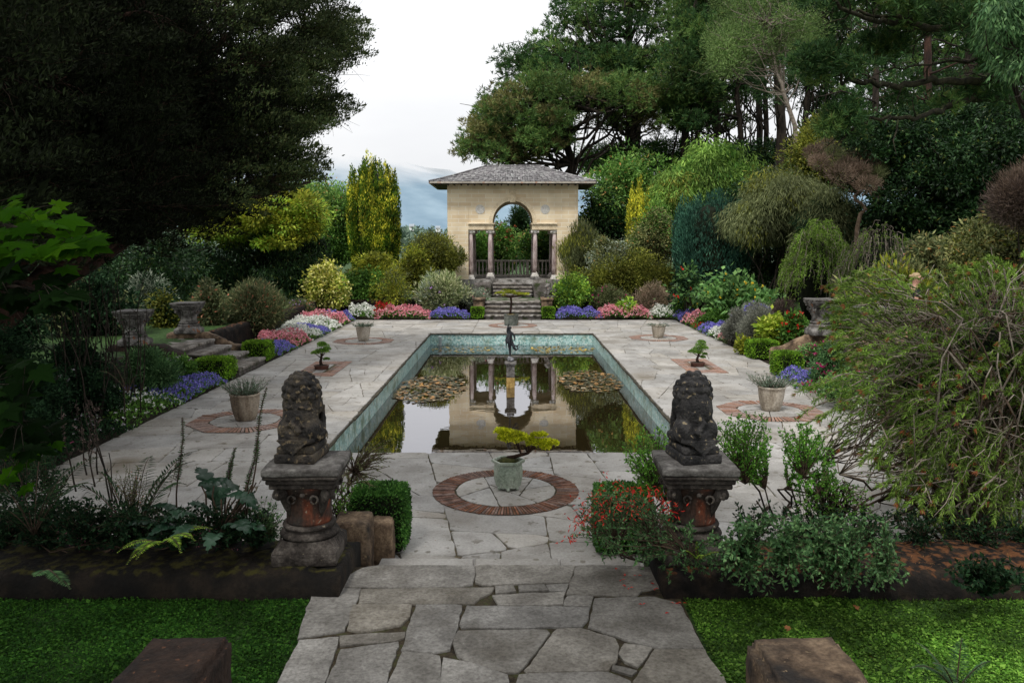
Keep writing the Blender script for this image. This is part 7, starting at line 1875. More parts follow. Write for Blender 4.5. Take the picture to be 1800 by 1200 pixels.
branchy('evergreen_shrub', 'second bright leaved shrub between the column and the bottlebrush, with crooked brown stem', 'shrub', G(1375, 915, .05), tipsin([(1368, 755), (1400, 735), (1432, 748), (1470, 800), (1480, 860), (1420, 880), (1380, 840)], 140, 6.7, 7.3), rg, M['twigbrown'], F['nearleaf'], nl=28, l=.034, w=.015, whorl=False, frac=.6, r0=.009, hubs=[W(1385, 860, 7.0), W(1410, 840, 6.9), W(1440, 870, 6.9)])
branchy('evergreen_shrub', 'spindly bright shrub with thin pale stems against the base of the bottlebrush', 'shrub', G(1460, 930, .05), tipsin([(1400, 850), (1450, 830), (1530, 850), (1540, 910), (1440, 915), (1400, 900)], 80, 6.6, 7.1), rg, M['twigbrown'], F['nearleaf'], nl=18, l=.03, w=.013, whorl=True)
branchy('heath', 'wiry leaning heath with fine olive leaves behind the left lion column', 'shrub', G(603, 925, .05), tipsin([(595, 800), (640, 775), (690, 770), (700, 800), (660, 860), (600, 860), (585, 830)], 90, 7.3, 8.0), rg, M['twigbrown'], F['olive'], nl=34, l=.020, w=.006, r0=.013, hubs=[W(612, 850, 7.7), W(622, 830, 7.6), W(600, 870, 7.8)], frac=.55)
branchy('heath', 'low green sprays at the foot of the left lion column on its far side', 'shrub', G(590, 940, .05), tipsin([(585, 860), (610, 850), (625, 890), (600, 930), (580, 920)], 30, 7.0, 7.5), rg, M['twigbrown'], F['nearleaf'], nl=20, l=.024, w=.010)
branchy('red_flowering_shrub', 'red tubular flowered shrub spilling over the right side of the path', 'shrub', G(1150, 990, .1), tipsin([(1005, 905), (1035, 860), (1080, 850), (1120, 860), (1170, 900), (1210, 905), (1280, 940), (1270, 1015), (1180, 1025), (1110, 1000), (1060, 985), (1030, 950)], 165, 5.75, 6.9), rg, M['twigbrown'], F['vine'], nl=26, l=.038, w=.016, r0=.008, frac=.7, hubs=[W(1120, 960, 6.5), W(1080, 950, 6.5), W(1160, 960, 6.3), W(1210, 975, 5.9)])
branchy('red_flowering_shrub', 'thin stems carrying most of the scarlet tubular flowers beside the hidden box cube', 'shrub', G(1120, 985, .1), tipsin([(1000, 930), (1020, 880), (1060, 835), (1110, 850), (1200, 880), (1205, 915), (1120, 905), (1060, 920), (985, 960)], 80, 5.9, 6.8), rg, M['twigbrown'], F['vine'], nl=12, l=.03, w=.012, r0=.006, frac=.6, flowers=(F['scarlet'], .72, 7, .042), hubs=[W(1090, 950, 6.5), W(1050, 945, 6.5), W(1150, 955, 6.3)])
branchy('leafy_creeper', 'bluish green leafy creeper draped over the right wall beside the lion column', 'creeper', W(1340, 1000, 6.2), tipsin([(1255, 940), (1300, 905), (1420, 900), (1480, 915), (1510, 970), (1500, 1035), (1340, 1045), (1262, 1025)], 230, 5.5, 6.35), rg, M['twigbrown'], F['vine'], nl=24, l=.045, w=.022, r0=.006, frac=.9, hubs=[W(1300, 980, 6.1), W(1380, 970, 6.1), W(1440, 975, 6.1)])
branchy('leafy_creeper', 'sparser creeper stems hanging down the wall face below the bottlebrush', 'creeper', W(1540, 1000, 6.1), tipsin([(1440, 900), (1560, 900), (1580, 940), (1600, 1035), (1460, 1045), (1430, 1000)], 190, 5.45, 6.2), rg, M['twigbrown'], F['vine'], nl=16, l=.04, w=.019, r0=.005, frac=.9, hubs=[W(1500, 985, 6.1), W(1550, 1000, 6.0)])
branchy('leafy_creeper', 'dark broad leaved plants at the wall foot near the right edge of the view', 'creeper', W(1720, 1040, 5.9), tipsin([(1660, 985), (1740, 975), (1810, 1000), (1820, 1040), (1720, 1045), (1660, 1020)], 90, 5.45, 5.9), rg, M['twigbrown'], F['vinedark'], nl=16, l=.05, w=.028, r0=.005, frac=.9)
branchy('undergrowth', 'dark underplanting behind the right wall', 'shrub', G(1500, 930, .05), tipsin([(1290, 880), (1420, 880), (1640, 900), (1820, 910), (1820, 965), (1500, 960), (1290, 940)], 300, 6.5, 7.4), rg, M['twigbrown'], F['vinedark'], nl=24, l=.04, w=.018, r0=.005, frac=.95, hubs=[W(x, 950, 6.8) for x in (1320, 1420, 1520, 1620, 1720, 1800)])

# the great bottlebrush
rg = np.random.default_rng(202)
poly = [(1462, 545), (1478, 478), (1540, 470), (1600, 492), (1660, 470), (1720, 452), (1800, 430), (1900, 420), (1940, 980), (1760, 950), (1660, 930), (1590, 900), (1530, 850), (1500, 790), (1485, 730), (1470, 660), (1455, 600)]
T_ = [W(*p) for p in poly_points(poly, 760, 0, 0, rg, dfn=lambda x, y, r: 6.9 + 2.6 * abs(r.normal()) * .55 + .9 * max(0, (640 - y) / 200))]
T_ += [W(*p) for p in poly_points([(1395, 690), (1460, 660), (1500, 700), (1520, 800), (1430, 790), (1400, 760)], 22, 7.0, 7.6, rg)]
T_ += [W(*p) for p in poly_points([(1450, 500), (1490, 490), (1480, 640), (1436, 600)], 26, 7.6, 8.3, rg)]
T_ += [W(*p) for p in poly_points([(1490, 790), (1560, 780), (1810, 800), (1830, 950), (1640, 935), (1540, 880)], 70, 6.7, 7.3, rg)]
base = np.array([4.55, 7.5, .05]); root = empty('bottlebrush', tuple(base), 'huge arching bottlebrush with rusty tips and grey seed stems filling the right foreground', 'shrub')
m = MB(); lf = MB(); sd = m; hubs = []
for k in range(64):
    a = rg.uniform(0, 2 * PI); h = base + np.array([math.cos(a) * rg.uniform(.2, 1.0) - .25, math.sin(a) * rg.uniform(.1, .7), rg.uniform(.7, 2.3)]); limb(m, base + rg.normal(size=3) * [.12, .12, 0], h, .017, .006, rg, n=8, wob=.12, mi=k % 2); hubs.append(h)
for k in range(9):
    h = np.array([rg.uniform(2.9, 3.7), rg.uniform(6.9, 7.6), rg.uniform(.25, 1.0)]); limb(m, base + np.array([-.1, 0, .1]), h, .02, .008, rg, n=8, wob=.1, sag=.15, mi=1); hubs.append(h)
HB_ = np.array(hubs)
for tp in T_:
    d = np.linalg.norm(HB_ - tp, axis=1); a = HB_[np.argsort(d)[rg.integers(0, 5)]]; out_ = tp - np.array([4.9, 7.9, 1.3]); out_ /= np.linalg.norm(out_)
    L_ = rg.uniform(.35, .75); low = tp[2] < 1.1
    s0 = tp - out_ * L_ * .8 + np.array([.08, 0, .10 if not low else .14]) + (rg.normal(size=3) * np.array([.16, .12, .10]) if low else 0); n = 10; t = np.linspace(0, 1, n)[:, None]
    p = s0 + (tp - s0) * t + np.array([0, 0, 1]) * np.sin(t * PI) * L_ * .13 + rg.normal(size=(n, 3)) * .008
    m.tube(p, list(np.linspace(.0050, .002, n)), seg=4, mi=int(rg.random() < .3)); limb(m, a, s0, .006, .0042, rg, n=5, seg=4, wob=.10, mi=int(rg.random() < .5))
    nl = 120; q = np.concatenate([rg.uniform(1.5, 9, 84), rg.uniform(7, 9, 36)]); i = np.minimum(q.astype(int), n - 2); f = (q - i)[:, None]; c_ = p[i] * (1 - f) + p[i + 1] * f; tg = p[i + 1] - p[i]; tg /= np.linalg.norm(tg, axis=1)[:, None]
    lf.leaves(c_, tg * .9 + rg.normal(size=c_.shape) * .42, .058 * rg.uniform(.5, 1.3, nl), .0076, rng=rg, fold=.1)
    r_ = rg.random()
    if r_ < .36:
        c2 = p[-1] + rg.normal(size=(16, 3)) * .006; lf.leaves(c2, (p[-1] - p[-2]) / np.linalg.norm(p[-1] - p[-2]) + rg.normal(size=(16, 3)) * .28, .055, .006, mi=1, rng=rg)
    if .2 < r_ < .68:       # clustered woody seed capsules
        j = rg.integers(2, 5); q0 = p[j:j + 4]; sd.tube(q0 + rg.normal(size=q0.shape) * .002, [.006, .009, .009, .005][:len(q0)], seg=5)
    if r_ > .88:
        e = p[3] + rg.normal(size=3) * .22 + np.array([-.15, 0, .05]); sd.tube([p[3], (p[3] + e) / 2 + rg.normal(size=3) * .03, e], [.006, .005, .002], seg=4)
for c_, r3 in (((5.0, 8.2, 1.35), (1.15, .75, 1.1)), ((5.6, 8.0, 1.2), (1.2, .9, 1.1)), ((4.35, 8.25, 1.35), (.6, .5, .75))): \
    lf.ball(c_, np.array(r3) * .62, 3, mi=2, jit=.5), blob(lf, [c_] * 8, np.repeat(np.array([r3]), 8, 0) * .92, 1300, .07, .010, 'fine', 3, rg, shell=.4)
part(m, 'stems', [M['twig'], M['twigbrown']], root); part(lf, 'foliage', [F['bottle'], F['rusty'], M['core'], F['mid']], root)

# left: ferns, acanthus, spikes
def frond(lf, st, base, tip, rg, pn=26, wd=.11, arch=.35, mi=0):
    base = np.array(base); tip = np.array(tip); n = 14; t = np.linspace(0, 1, n)[:, None]; L_ = np.linalg.norm(tip - base)
    p = base + (tip - base) * t; p[:, 2] += np.sin(t[:, 0] * PI * .8) * arch * L_
    st.tube(p, list(np.linspace(.006, .0015, n)), seg=4)
    c, d, l = [], [], []
    for k in range(pn):
        q = .18 + .82 * k / pn; i = min(int(q * (n - 1)), n - 2); f = q * (n - 1) - i; x = p[i] * (1 - f) + p[i + 1] * f; tg = p[i + 1] - p[i]; tg /= np.linalg.norm(tg)
        sd_ = np.cross(tg, [0, 0, 1.0]); sd_ /= np.linalg.norm(sd_) + 1e-9; ln = wd * math.sin(min(1, q * 1.15) * PI) ** .6 * (1.1 - .4 * q) + .01
        for s in (-1, 1): c.append(x); d.append(sd_ * s + tg * .45 + np.array([0, 0, -.15]) + rg.normal(size=3) * .06); l.append(ln)
    lf.leaves(np.array(c), np.array(d), np.array(l), np.maximum(.010, L_ / pn * .62), flat=.85, rng=rg, mi=mi)
def fern(label, base, ends, seed, mat, wd=.11, arch=.35, cat='fern', name='fern', pn=26):
    rg = np.random.default_rng(seed); root = empty(name, tuple(base), label, cat); st, lf = MB(), MB()
    for e in ends: frond(lf, st, base, e, rg, wd=wd, arch=arch, pn=pn)
    part(st, 'stems', M['twigbrown'], root); part(lf, 'fronds', mat, root)
fern('dark arching fern left of the acanthus, its fronds over the paving edge', W(235, 945, 6.7), [W(x, y, D) for x, y, D in [(345, 838, 6.9), (352, 822, 7.1), (300, 850, 6.8), (170, 850, 6.6), (120, 880, 6.5), (330, 880, 6.5), (150, 920, 6.3), (270, 830, 7.3)]], 1, F['fern'], wd=.13)
fern('dark feathery fern mass near the left edge of the view', W(60, 940, 6.4), [W(x, y, D) for x, y, D in [(140, 840, 6.6), (190, 830, 6.8), (20, 830, 6.5), (-40, 850, 6.3), (120, 880, 6.1), (0, 890, 6.0), (170, 880, 6.3), (80, 815, 6.9), (-30, 920, 6.0)]], 2, F['fern'], wd=.13)
fern('pale yellowing fern fronds hanging over the mossy wall', W(290, 955, 6.2), [W(x, y, D) for x, y, D in [(222, 1008, 5.8), (240, 1000, 5.75), (205, 985, 5.9), (345, 965, 5.95), (320, 990, 5.8), (375, 940, 6.3)]], 3, F['ferny'], wd=.055, arch=.25)
fern('small grey green fern sprig on the face of the mossy wall at far left', W(85, 1000, 5.85), [W(x, y, D) for x, y, D in [(125, 1040, 5.7), (110, 1030, 5.7), (60, 1015, 5.7)]], 4, F['vine'], wd=.06, arch=.1)
fern('yellow green rosette fern at the foot of the right lion column', W(1226, 985, 5.88), [W(x, y, D) for x, y, D in [(1225, 955, 5.86), (1262, 973, 5.8), (1205, 970, 5.82), (1235, 980, 5.7)]], 5, F['ferny'], wd=.014, arch=.15, pn=34)
fern('fern frond in the shaded left bed beneath the stems', W(225, 690, 10.2), [W(x, y, D) for x, y, D in [(190, 648, 10.3), (235, 655, 10.2), (170, 665, 10), (250, 670, 10)]], 6, F['fern'], wd=.12)
fern('grey green fern at the bottom right corner of the lawn', W(1680, 1215, 4.1), [W(x, y, D) for x, y, D in [(1610, 1140, 4.1), (1690, 1130, 4.15), (1640, 1180, 3.9), (1740, 1170, 4.0), (1600, 1190, 3.9)]], 7, F['vine'], wd=.05, arch=.2)


def lobed_leaf(mb, base, tip, wd, rg, arch=.25, lobes=6, mi=0):
    base, tip = np.array(base), np.array(tip); L_ = np.linalg.norm(tip - base); n = lobes * 4 + 1; t = np.linspace(0, 1, n)
    p = base + (tip - base) * t[:, None]; p[:, 2] += np.sin(t * PI * .85) * arch * L_
    tg = np.gradient(p, axis=0); tg /= np.linalg.norm(tg, axis=1)[:, None]; sd_ = np.cross(tg, [0, 0, 1.0]); sd_ /= np.linalg.norm(sd_, axis=1)[:, None] + 1e-9; nn = np.cross(sd_, tg)
    env_ = wd * np.sin(np.clip(t * 1.05, 0, 1) * PI) ** .55 * (1.05 - .45 * t) * (.50 + .50 * np.abs(np.sin(t * lobes * PI)) ** .7); env_[0] = .01; env_[-1] = .004
    Lm = p + sd_ * (env_ * .5)[:, None] + nn * (env_ * .22)[:, None]; Le = p + sd_ * env_[:, None] + nn * (env_ * .02 + rg.normal(size=n) * .008)[:, None] + tg * (env_ * .35)[:, None]
    Rm = p - sd_ * (env_ * .5)[:, None] + nn * (env_ * .22)[:, None]; Re = p - sd_ * env_[:, None] + nn * (env_ * .02 + rg.normal(size=n) * .008)[:, None] + tg * (env_ * .35)[:, None]
    rows = [Le, Lm, p, Rm, Re]; V = np.concatenate(rows); fs = [(r * n + i, r * n + i + 1, (r + 1) * n + i + 1, (r + 1) * n + i) for r in range(4) for i in range(n - 1)]
    mb.add(V, fs, mi, True)
rg = np.random.default_rng(31); base = W(385, 945, 6.6); root = empty('acanthus', tuple(base), 'glossy dark acanthus clump with big lobed leaves left of the left lion column', 'plant'); m = MB()
for x, y, D, bx, by, wd in [(455, 905, 6.5, 400, 870, .12), (430, 880, 6.7, 350, 850, .13), (300, 965, 6.1, 350, 925, .10), (285, 925, 6.3, 345, 905, .12), (260, 950, 6.2, 330, 930, .11), (440, 950, 6.1, 395, 930, .12), (470, 945, 6.2, 400, 950, .11), (345, 830, 7.0, 390, 900, .12), (330, 890, 6.5, 385, 920, .12), (410, 860, 6.9, 375, 900, .12), (450, 870, 6.8, 405, 910, .11), (365, 980, 6.0, 385, 940, .09), (250, 905, 6.6, 320, 900, .10), (215, 935, 6.4, 290, 925, .10), (235, 975, 6.1, 290, 950, .08), (480, 910, 6.7, 420, 930, .10)]:
    lobed_leaf(m, W(bx, by, (D + 6.7) / 2), W(x, y, D), wd, rg, arch=.22)
part(m, 'leaves', F['acanthus'], root); m = MB()
for k in range(14): limb(m, base, base + np.array([rg.uniform(-.35, .35), rg.uniform(-.2, .3), rg.uniform(.2, .45)]), .011, .006, rg, n=5)
part(m, 'stems', M['twigbrown'], root)
for lab, bx, by, tx, ty, D in (('tall flower spike nearest the left lion column, over the brown pot', 432, 905, 469, 680, 7.0), ('leaning flower spike in front of the left side of the paving, shorter of the pair', 395, 900, 414, 786, 6.9), ('bushy flower spike left of the brown pot, standing apart', 312, 905, 321, 733, 7.0), ('middle flower spike beside the tallest one', 425, 925, 452, 770, 6.8)):
    rg = np.random.default_rng(int(tx)); b0, tp = W(bx, by, D), W(tx, ty, D); root = empty('flower_spike', tuple(b0), lab, 'flower spike', 'tall bracted flower spikes by the left lion column')
    m = MB(); p = limb(m, b0, tp, .009, .004, rg, n=10, wob=.03); part(m, 'stem', M['twigbrown'], root); m = MB()
    for k in range(34):
        q = .38 + .62 * k / 34; i = min(int(q * 9), 8); f = q * 9 - i; x = p[i] * (1 - f) + p[i + 1] * f; a = np.arange(6) * PI / 3 + k * .5; s_ = .036 * (1.15 - .6 * (q - .38) / .62)
        m.leaves(np.repeat(x[None], 6, 0), np.stack([np.cos(a), np.sin(a), np.full(6, .35)], 1), s_ * rg.uniform(.7, 1.2, 6), .013, flat=.3, rng=rg)
    part(m, 'bracts', F['spike'], root)
rg = np.random.default_rng(55)
branchy('undergrowth', 'dark leafy undergrowth behind the mossy left wall', 'shrub', W(200, 960, 6.6), tipsin([(-60, 880), (120, 870), (300, 890), (470, 890), (480, 955), (300, 965), (-60, 965)], 900, 6.15, 7.6), rg, M['twigbrown'], F['vinedark'], nl=26, l=.044, w=.021, r0=.005, frac=.95, hubs=[W(x, 960, 6.7) for x in (0, 80, 160, 240, 320, 400, 450)], flowers=(F['dimpink'], .07, 4, .02))
branchy('undergrowth', 'taller twiggy dark shrub behind the ferns at the left edge of the paving', 'shrub', G(90, 900, .0), tipsin([(-60, 760), (60, 740), (110, 800), (130, 880), (-60, 890)], 160, 7.2, 8.4), rg, M['twigbrown'], F['vinedark'], nl=24, l=.04, w=.018, r0=.006, frac=.9, hubs=[W(x, 880, 7.8) for x in (-20, 40, 90)])
branchy('undergrowth', 'fine leaved reddish twiggy plant between the ferns and the acanthus', 'shrub', W(230, 930, 6.8), tipsin([(195, 840), (225, 810), (262, 820), (260, 900), (205, 900)], 60, 6.7, 7.1), rg, M['twigbrown'], F['azalea'], nl=22, l=.022, w=.009, r0=.006, frac=.8)
branchy('undergrowth', 'leafy green plant squeezed between the acanthus and the left lion column', 'shrub', W(470, 950, 6.6), tipsin([(440, 880), (480, 868), (500, 900), (498, 950), (440, 950)], 80, 6.5, 7.0), rg, M['twigbrown'], F['vine'], nl=22, l=.028, w=.013, r0=.005, frac=.9)


# overhanging maple leaves at the left
def maple_leaf(mb, c, n_, up_, s, rg, mi=0):
    """five pointed leaf, blade hanging from c, normal n_, pointing along up_"""
    n_ = np.array(n_, float); n_ /= np.linalg.norm(n_); u = np.array(up_, float); u -= n_ * np.dot(u, n_); u /= np.linalg.norm(u); v = np.cross(n_, u)
    pr = [(0, 0), (.18, -.16), (.34, -.12), (.30, -.02), (.46, .08), (.62, .16), (.48, .26), (.36, .30), (.42, .44), (.50, .60), (.34, .56), (.22, .54), (.16, .70), (.09, .84), (0, 1.05)]
    P2 = [(x, y) for x, y in pr] + [(-x, y) for x, y in pr[-2:0:-1]]
    V = [np.array(c) + u * (.36 * s)] + [np.array(c) + (v * x + u * y) * s + n_ * (s * (-.16 * abs(x) - .10 * y * y + rg.normal() * .012)) for x, y in P2]
    k = len(P2); mb.add(V, [(0, i + 1, (i + 1) % k + 1) for i in range(k)], mi)
def maple_branch(label, leaves, stem, mat, seed, group=None):
    rg = np.random.default_rng(seed); root = empty('maple_branch', tuple(W(*stem[0])), label, 'branch', group); m = MB(); P_ = [W(*q) for q in stem]; m.tube(P_, list(np.linspace(.012, .004, len(P_))), seg=6)
    lf = MB(); big = leaves; leaves = []
    for x, y, D, s, a in big:
        for _ in range(3): leaves.append((x + rg.normal() * 17 + 4, y + rg.normal() * 13, D + rg.normal() * .05, s * rg.uniform(.45, .66), a + rg.normal() * .4))
    for x, y, D, s, a in leaves:
        c = W(x, y, D); d = np.array([math.cos(a), rg.normal() * .25, -math.sin(a)]); nn = np.array([rg.normal() * .3, -.55 + rg.normal() * .2, 1.0 + rg.normal() * .2]); maple_leaf(lf, c, nn, d, s, rg)
        j = min(range(len(P_)), key=lambda q: np.linalg.norm(P_[q] - c)); m.tube([P_[j], (P_[j] + c) / 2 + np.array([0, 0, .02]), c + d * s * .1], .0010, seg=4)
    part(m, 'stem', M['bark'], root); part(lf, 'leaves', mat, root)
rg = np.random.default_rng(66)
Lv = [(10, 352, 2.7, .10, .3), (45, 378, 2.6, .13, .2), (70, 398, 2.5, .16, .25), (110, 405, 2.5, .17, .3), (90, 430, 2.45, .17, .45), (135, 425, 2.5, .15, .35), (60, 425, 2.4, .16, .6), (20, 410, 2.5, .15, .5), (-10, 385, 2.6, .15, .4), (125, 450, 2.45, .13, .6), (30, 445, 2.4, .14, .8), (-20, 430, 2.4, .16, .5), (10, 375, 2.55, .13, .1), (80, 375, 2.6, .10, .0), (150, 440, 2.6, .12, .2)]
maple_branch('bright green maple leaves lit against the dark at the left edge', Lv, [(-80, 400, 2.6), (0, 395, 2.55), (70, 410, 2.5), (140, 430, 2.5)], F['maple'], 1)
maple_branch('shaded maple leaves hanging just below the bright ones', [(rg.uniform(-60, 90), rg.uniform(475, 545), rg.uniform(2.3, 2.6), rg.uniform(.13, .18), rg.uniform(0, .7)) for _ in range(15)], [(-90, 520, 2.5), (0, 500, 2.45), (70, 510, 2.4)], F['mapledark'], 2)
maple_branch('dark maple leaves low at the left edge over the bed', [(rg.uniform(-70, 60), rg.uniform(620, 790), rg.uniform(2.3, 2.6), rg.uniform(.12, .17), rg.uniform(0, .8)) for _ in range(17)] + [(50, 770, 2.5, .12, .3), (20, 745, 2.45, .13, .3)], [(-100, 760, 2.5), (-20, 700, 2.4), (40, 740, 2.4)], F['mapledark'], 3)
maple_branch('mid green maple leaves nearest the fern at the left edge', [(20, 795, 2.5, .12, .2), (55, 800, 2.5, .10, .2), (-10, 780, 2.5, .14, .4), (10, 835, 2.4, .09, .6), (-20, 720, 2.5, .13, .3), (0, 865, 2.4, .09, .4)], [(-100, 800, 2.5), (-20, 790, 2.5), (50, 800, 2.5)], F['maple'], 4)

# ------------------------------------------------------------------ lawn leaves, petals, litter
def lawnfill(label, x0, x1, y0, y1, n, mat, seed, edge=None):
    rg = np.random.default_rng(seed); p = np.stack([rg.uniform(x0, x1, n), rg.uniform(y0, y1, n), np.zeros(n)], 1)
    hz = np.array([mnoise.noise(Vector((a * 2.2, b * 2.2, seed))) for a, b, _ in p[:: 1]]); p[:, 2] = NZ - .038 + (.018 + .030 * np.clip(hz + .4, 0, 1)) * rg.random(n)
    keep = rg.random(n) < (.62 + .9 * np.clip(hz + .35, 0, 1)); p = p[keep]; n = len(p); k = int(n * .74); m = MB()
    s_ = rg.uniform(.010, .025, k) * (1 + (rg.random(k) < .05) * rg.uniform(.5, 1.4, k))
    m.leaves(p[:k], rg.normal(size=(k, 3)) * np.array([1, 1, .28]) + np.array([0, 0, .18]), s_, s_ * .85, flat=.75, rng=rg)
    q = p[k:].copy(); q[:, 2] = NZ - .035; m.leaves(q, rg.normal(size=(n - k, 3)) * .4 + np.array([0, 0, .8]), rg.uniform(.03, .06, n - k), .0035, rng=rg)
    tag(m.build('lawn_plants', mat), label, 'clover lawn', kind='stuff')
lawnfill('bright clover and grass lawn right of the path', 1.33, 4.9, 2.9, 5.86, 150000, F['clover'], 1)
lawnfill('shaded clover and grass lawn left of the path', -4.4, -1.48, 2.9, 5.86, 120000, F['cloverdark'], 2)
rg = np.random.default_rng(12)
m = MB(); pts = [(1092, 1019), (1101, 1010), (1093, 1028), (1106, 1033), (1130, 1062), (1150, 1034), (1185, 1060), (1198, 1059), (1170, 1077), (1082, 1000), (1120, 1011), (1144, 1024)]
for x, y in pts:
    g = G(x, y, NZ + .006); m.leaves([g + rg.normal(size=3) * .003 * np.array([1, 1, 0]) for _ in range(2)], rg.normal(size=(2, 3)) * np.array([1, 1, .05]), .035, .012, flat=.9, rng=rg, fold=.5)
tag(m.build('fallen_petals', F['scarlet']), 'red fallen petals scattered on the paving below the red flowers', 'petals', kind='stuff')
for lab, x, y, s in (('curled orange brown fallen leaf on the lawn by the right wall', 1503, 1066, .05), ('flat pinkish brown fallen leaf on the lawn right of the path', 1385, 1100, .045), ('small brown fallen leaf above the right rail end', 1530, 1152, .03)):
    g = G(x, y, NZ + .012); m = MB(); maple_leaf(m, g, (rg.normal() * .4, rg.normal() * .4, 1), (rg.normal(), rg.normal(), .25), s, rg); tag(m.build('fallen_leaf', F['litter']), lab, 'leaf')
m = MB(); n = 900; x = rg.uniform(1.3, 5.2, n); y = rg.uniform(5.95, 6.6, n); m.leaves(np.stack([x, y, np.full(n, WT + .012)], 1), rg.normal(size=(n, 3)) * np.array([1, 1, .08]), rg.uniform(.02, .05, n), .004, flat=.8, rng=rg)
tag(m.build('needle_litter', F['litter']), 'rusty dry needles lying on top of the right wall', 'leaf litter', kind='stuff')
m = MB(); n = 500; x = rg.uniform(TX0, TX1, n); y = rg.uniform(TY0, TY1, n); k = (x < PX0 - .1) | (x > PX1 + .1) | (y < PY0 - .1) | (y > PY1 + .1); x, y = x[k], y[k]; n = len(x)
m.leaves(np.stack([x, y, np.full(n, .008)], 1), rg.normal(size=(n, 3)) * np.array([1, 1, .1]), rg.uniform(.01, .03, n), .010, flat=.8, rng=rg)
tag(m.build('leaf_litter', F['litter']), 'tiny dry leaves scattered over the terrace paving', 'leaf litter', kind='stuff')

# ------------------------------------------------------------------ the visitor half hidden behind the bottlebrush
gx, gy = (1600 - 900) / 1400 * 17.0, 16.85
per = empty('person', (gx, gy, SZ), 'fair haired person with a small bun and dark top walking right behind the bottlebrush', 'person', rz=-PI / 2)
H_ = 1.78
body = [
    ([(0, 0, .95), (0, .0, 1.08), (0, .005, 1.22), (0, .01, 1.36), (0, .0, 1.46), (0, .02, 1.52)], [(.15, .10), (.135, .09), (.145, .095), (.15, .10), (.09, .06), (.055, .055)], None),
    ([(0, .05, 1.585), (0, .06, 1.66), (0, .06, 1.72)], [(.085, .105), (.105, .13), (.085, .10)], (0, 5)),
    ([(-.085, .03, .86), (-.09, .10, .52), (-.09, .04, .30), (-.09, .0, .09), (-.09, .12, .04)], [.085, .058, .055, .038, .035], (0, 0)),
    ([(.085, -.02, .86), (.09, -.10, .52), (.09, -.22, .30), (.09, -.32, .12), (.09, -.24, .05)], [.085, .058, .055, .038, .035], (0, 0)),
    ([(-.17, .0, 1.40), (-.22, .0, 1.16), (-.21, .12, .95)], [.052, .040, .03], (0, 3)),
    ([(.17, .0, 1.40), (.22, -.06, 1.16), (.21, .02, .93)], [.052, .040, .03], (0, 3)),
]
for ai, (wx, wy, wz) in ((4, (-.21, .12, .95)), (5, (.21, .02, .93))):
    body.append(([(wx, wy + .03, wz - .06)], [.026], (ai, 2))); pi_ = len(body) - 1
    for q in range(4): body.append(([(wx, wy + .01 + q * .018, wz - .11), (wx, wy + .02 + q * .018, wz - .15 + abs(q - 1.5) * .008)], [.008, .007], (pi_, 0)))
    body.append(([(wx, wy + .08, wz - .07), (wx, wy + .09, wz - .105)], [.010, .008], (pi_, 0)))
skinned('body', body, M['skin'], per, 2)
shirt = [([(0, 0, .93), (0, 0, 1.08), (0, .005, 1.22), (0, .01, 1.36), (0, 0, 1.45)], [(.165, .115), (.15, .105), (.16, .11), (.165, .115), (.09, .07)], None), ([(-.17, 0, 1.40), (-.205, 0, 1.24)], [.066, .058], (0, 3)), ([(.17, 0, 1.40), (.205, -.03, 1.24)], [.066, .058], (0, 3))]
skinned('shirt', shirt, M['darkcloth'], per, 2)
shorts = [([(0, 0, 1.0), (0, 0, .90)], [(.16, .115), (.15, .11)], None), ([(-.09, .05, .78), (-.092, .09, .62)], [.10, .085], (0, 1)), ([(.09, -.04, .78), (.092, -.09, .62)], [.10, .085], (0, 1))]
skinned('shorts', shorts, M['darkcloth'], per, 2)
m = MB(); m.ball((0, .022, 1.695), (.080, .098, .078), 3, jit=.08); m.ball((0, -.085, 1.70), (.035, .035, .035), 2, jit=.2); m.build('hair', M['hair'], per)
m = MB(); m.tube([(0, .135, 1.66), (0, .165, 1.63), (0, .14, 1.62)], [.008, .014, .010], seg=8)
for s in (-1, 1): m.ball((s * .083, .045, 1.64), (.012, .02, .03), 2)
m.ball((0, .138, 1.585), (.026, .01, .008), 2); m.build('face', M['skin'], per)
m = MB()
for s in (-1, 1): m.ball((s * .03, .138, 1.655), (.010, .007, .007), 2)
m.build('eyes', M['darkcloth'], per)

# ------------------------------------------------------------------ unseen trees added behind and beside the viewpoint to shade the foreground
def shade_tree(label, base, cs, r, seed, fm_):
    rg = np.random.default_rng(seed); tree('pine_tree', label, 'pine tree', base, (base[0], base[1], 12), .35, cs, r, fm_, M['bark'], style='broad', per=260, l=.3, w=.16, seed=seed, limbs=.6, flatz=.5)
rg = np.random.default_rng(90)
shade_tree('unseen pine added left behind the viewpoint to shade the foreground', (-6.5, -3.0, NZ - .05), [np.array([rg.uniform(-12, -.8), rg.uniform(-7, 7.0), rg.uniform(8.3, 11)]) for _ in range(105)], 1.35, 1, F['pinedark'])
shade_tree('unseen pine added right behind the viewpoint to shade the foreground', (7.5, -4.0, NZ - .05), [np.array([rg.uniform(-.5, 12), rg.uniform(-8, 3.2), rg.uniform(8.3, 11)]) for _ in range(52)], 1.3, 2, F['pinedark'])

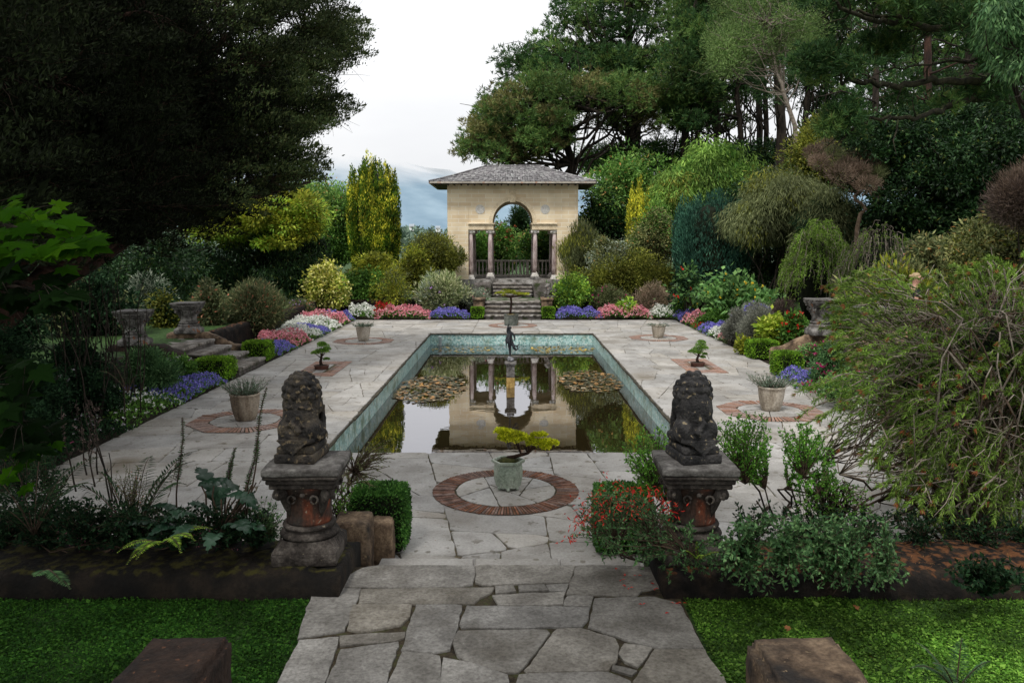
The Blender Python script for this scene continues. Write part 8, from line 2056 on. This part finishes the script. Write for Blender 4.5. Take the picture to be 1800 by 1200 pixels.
# ------------------------------------------------------------------ light
SUN_EL, SUN_AZ = math.radians(58), math.radians(205)      # high, a little behind the viewpoint
w = bpy.data.worlds.new('World'); scene.world = w; w.use_nodes = True; nt = w.node_tree; nt.nodes.clear(); L = nt.links.new
out = nt.nodes.new('ShaderNodeOutputWorld'); bg = nt.nodes.new('ShaderNodeBackground'); bg.inputs[1].default_value = .105
sky = nt.nodes.new('ShaderNodeTexSky'); sky.sky_type = 'NISHITA'; sky.sun_disc = False; sky.sun_elevation = SUN_EL; sky.sun_rotation = SUN_AZ
tc = nt.nodes.new('ShaderNodeTexCoord'); mp = nt.nodes.new('ShaderNodeMapping'); mp.inputs['Scale'].default_value = (1, 1, 3.2); L(tc.outputs['Generated'], mp.inputs[0])
nz = nt.nodes.new('ShaderNodeTexNoise'); nz.inputs['Scale'].default_value = 2.2; nz.inputs['Detail'].default_value = 6; L(mp.outputs[0], nz.inputs['Vector'])
cr = ramp(nt, [(.3, (9.0, 9.1, 9.4)), (.55, (10.3, 10.35, 10.5)), (.8, (11.2, 11.2, 11.2))]); L(nz.outputs[0], cr.inputs[0])
sp = nt.nodes.new('ShaderNodeSeparateXYZ'); L(tc.outputs['Generated'], sp.inputs[0]); mr = nt.nodes.new('ShaderNodeMapRange'); mr.inputs[1].default_value = 0; mr.inputs[2].default_value = .22; mr.inputs[3].default_value = .80; mr.inputs[4].default_value = 1.0; L(sp.outputs[2], mr.inputs[0])
mm = nt.nodes.new('ShaderNodeMixRGB'); mm.blend_type = 'MULTIPLY'; mm.inputs[0].default_value = 1; L(cr.outputs[0], mm.inputs[1]); L(mr.outputs[0], mm.inputs[2])
mx = nt.nodes.new('ShaderNodeMixRGB'); mx.inputs[0].default_value = .95; L(sky.outputs[0], mx.inputs[1]); L(mm.outputs[0], mx.inputs[2]); L(mx.outputs[0], bg.inputs[0]); L(bg.outputs[0], out.inputs[0])
sl = bpy.data.lights.new('Sun', 'SUN'); sl.energy = 2.5; sl.angle = math.radians(10); sl.color = (1.0, .97, .92); so = bpy.data.objects.new('Sun', sl); COL.objects.link(so)
az = SUN_AZ; dv = Vector((math.sin(az) * math.cos(SUN_EL), math.cos(az) * math.cos(SUN_EL), math.sin(SUN_EL))); so.rotation_euler = (-dv).to_track_quat('-Z', 'Y').to_euler(); so.location = (0, 0, 30)

cam = bpy.data.cameras.new('Camera'); co = bpy.data.objects.new('Camera', cam); COL.objects.link(co); co.location = (0, 0, CAMZ); co.rotation_euler = (PI / 2 - TH, 0, 0)
cam.lens = 28; cam.sensor_width = 36; cam.clip_start = .05; cam.clip_end = 9000; scene.camera = co
scene.view_settings.view_transform = 'Standard'; scene.view_settings.look = 'None'; scene.view_settings.exposure = 0; scene.view_settings.gamma = 1
scene.cycles.max_bounces = 6; scene.cycles.diffuse_bounces = 3; scene.cycles.glossy_bounces = 3; scene.cycles.transmission_bounces = 3; scene.cycles.transparent_max_bounces = 8
scene.cycles.use_denoising = True
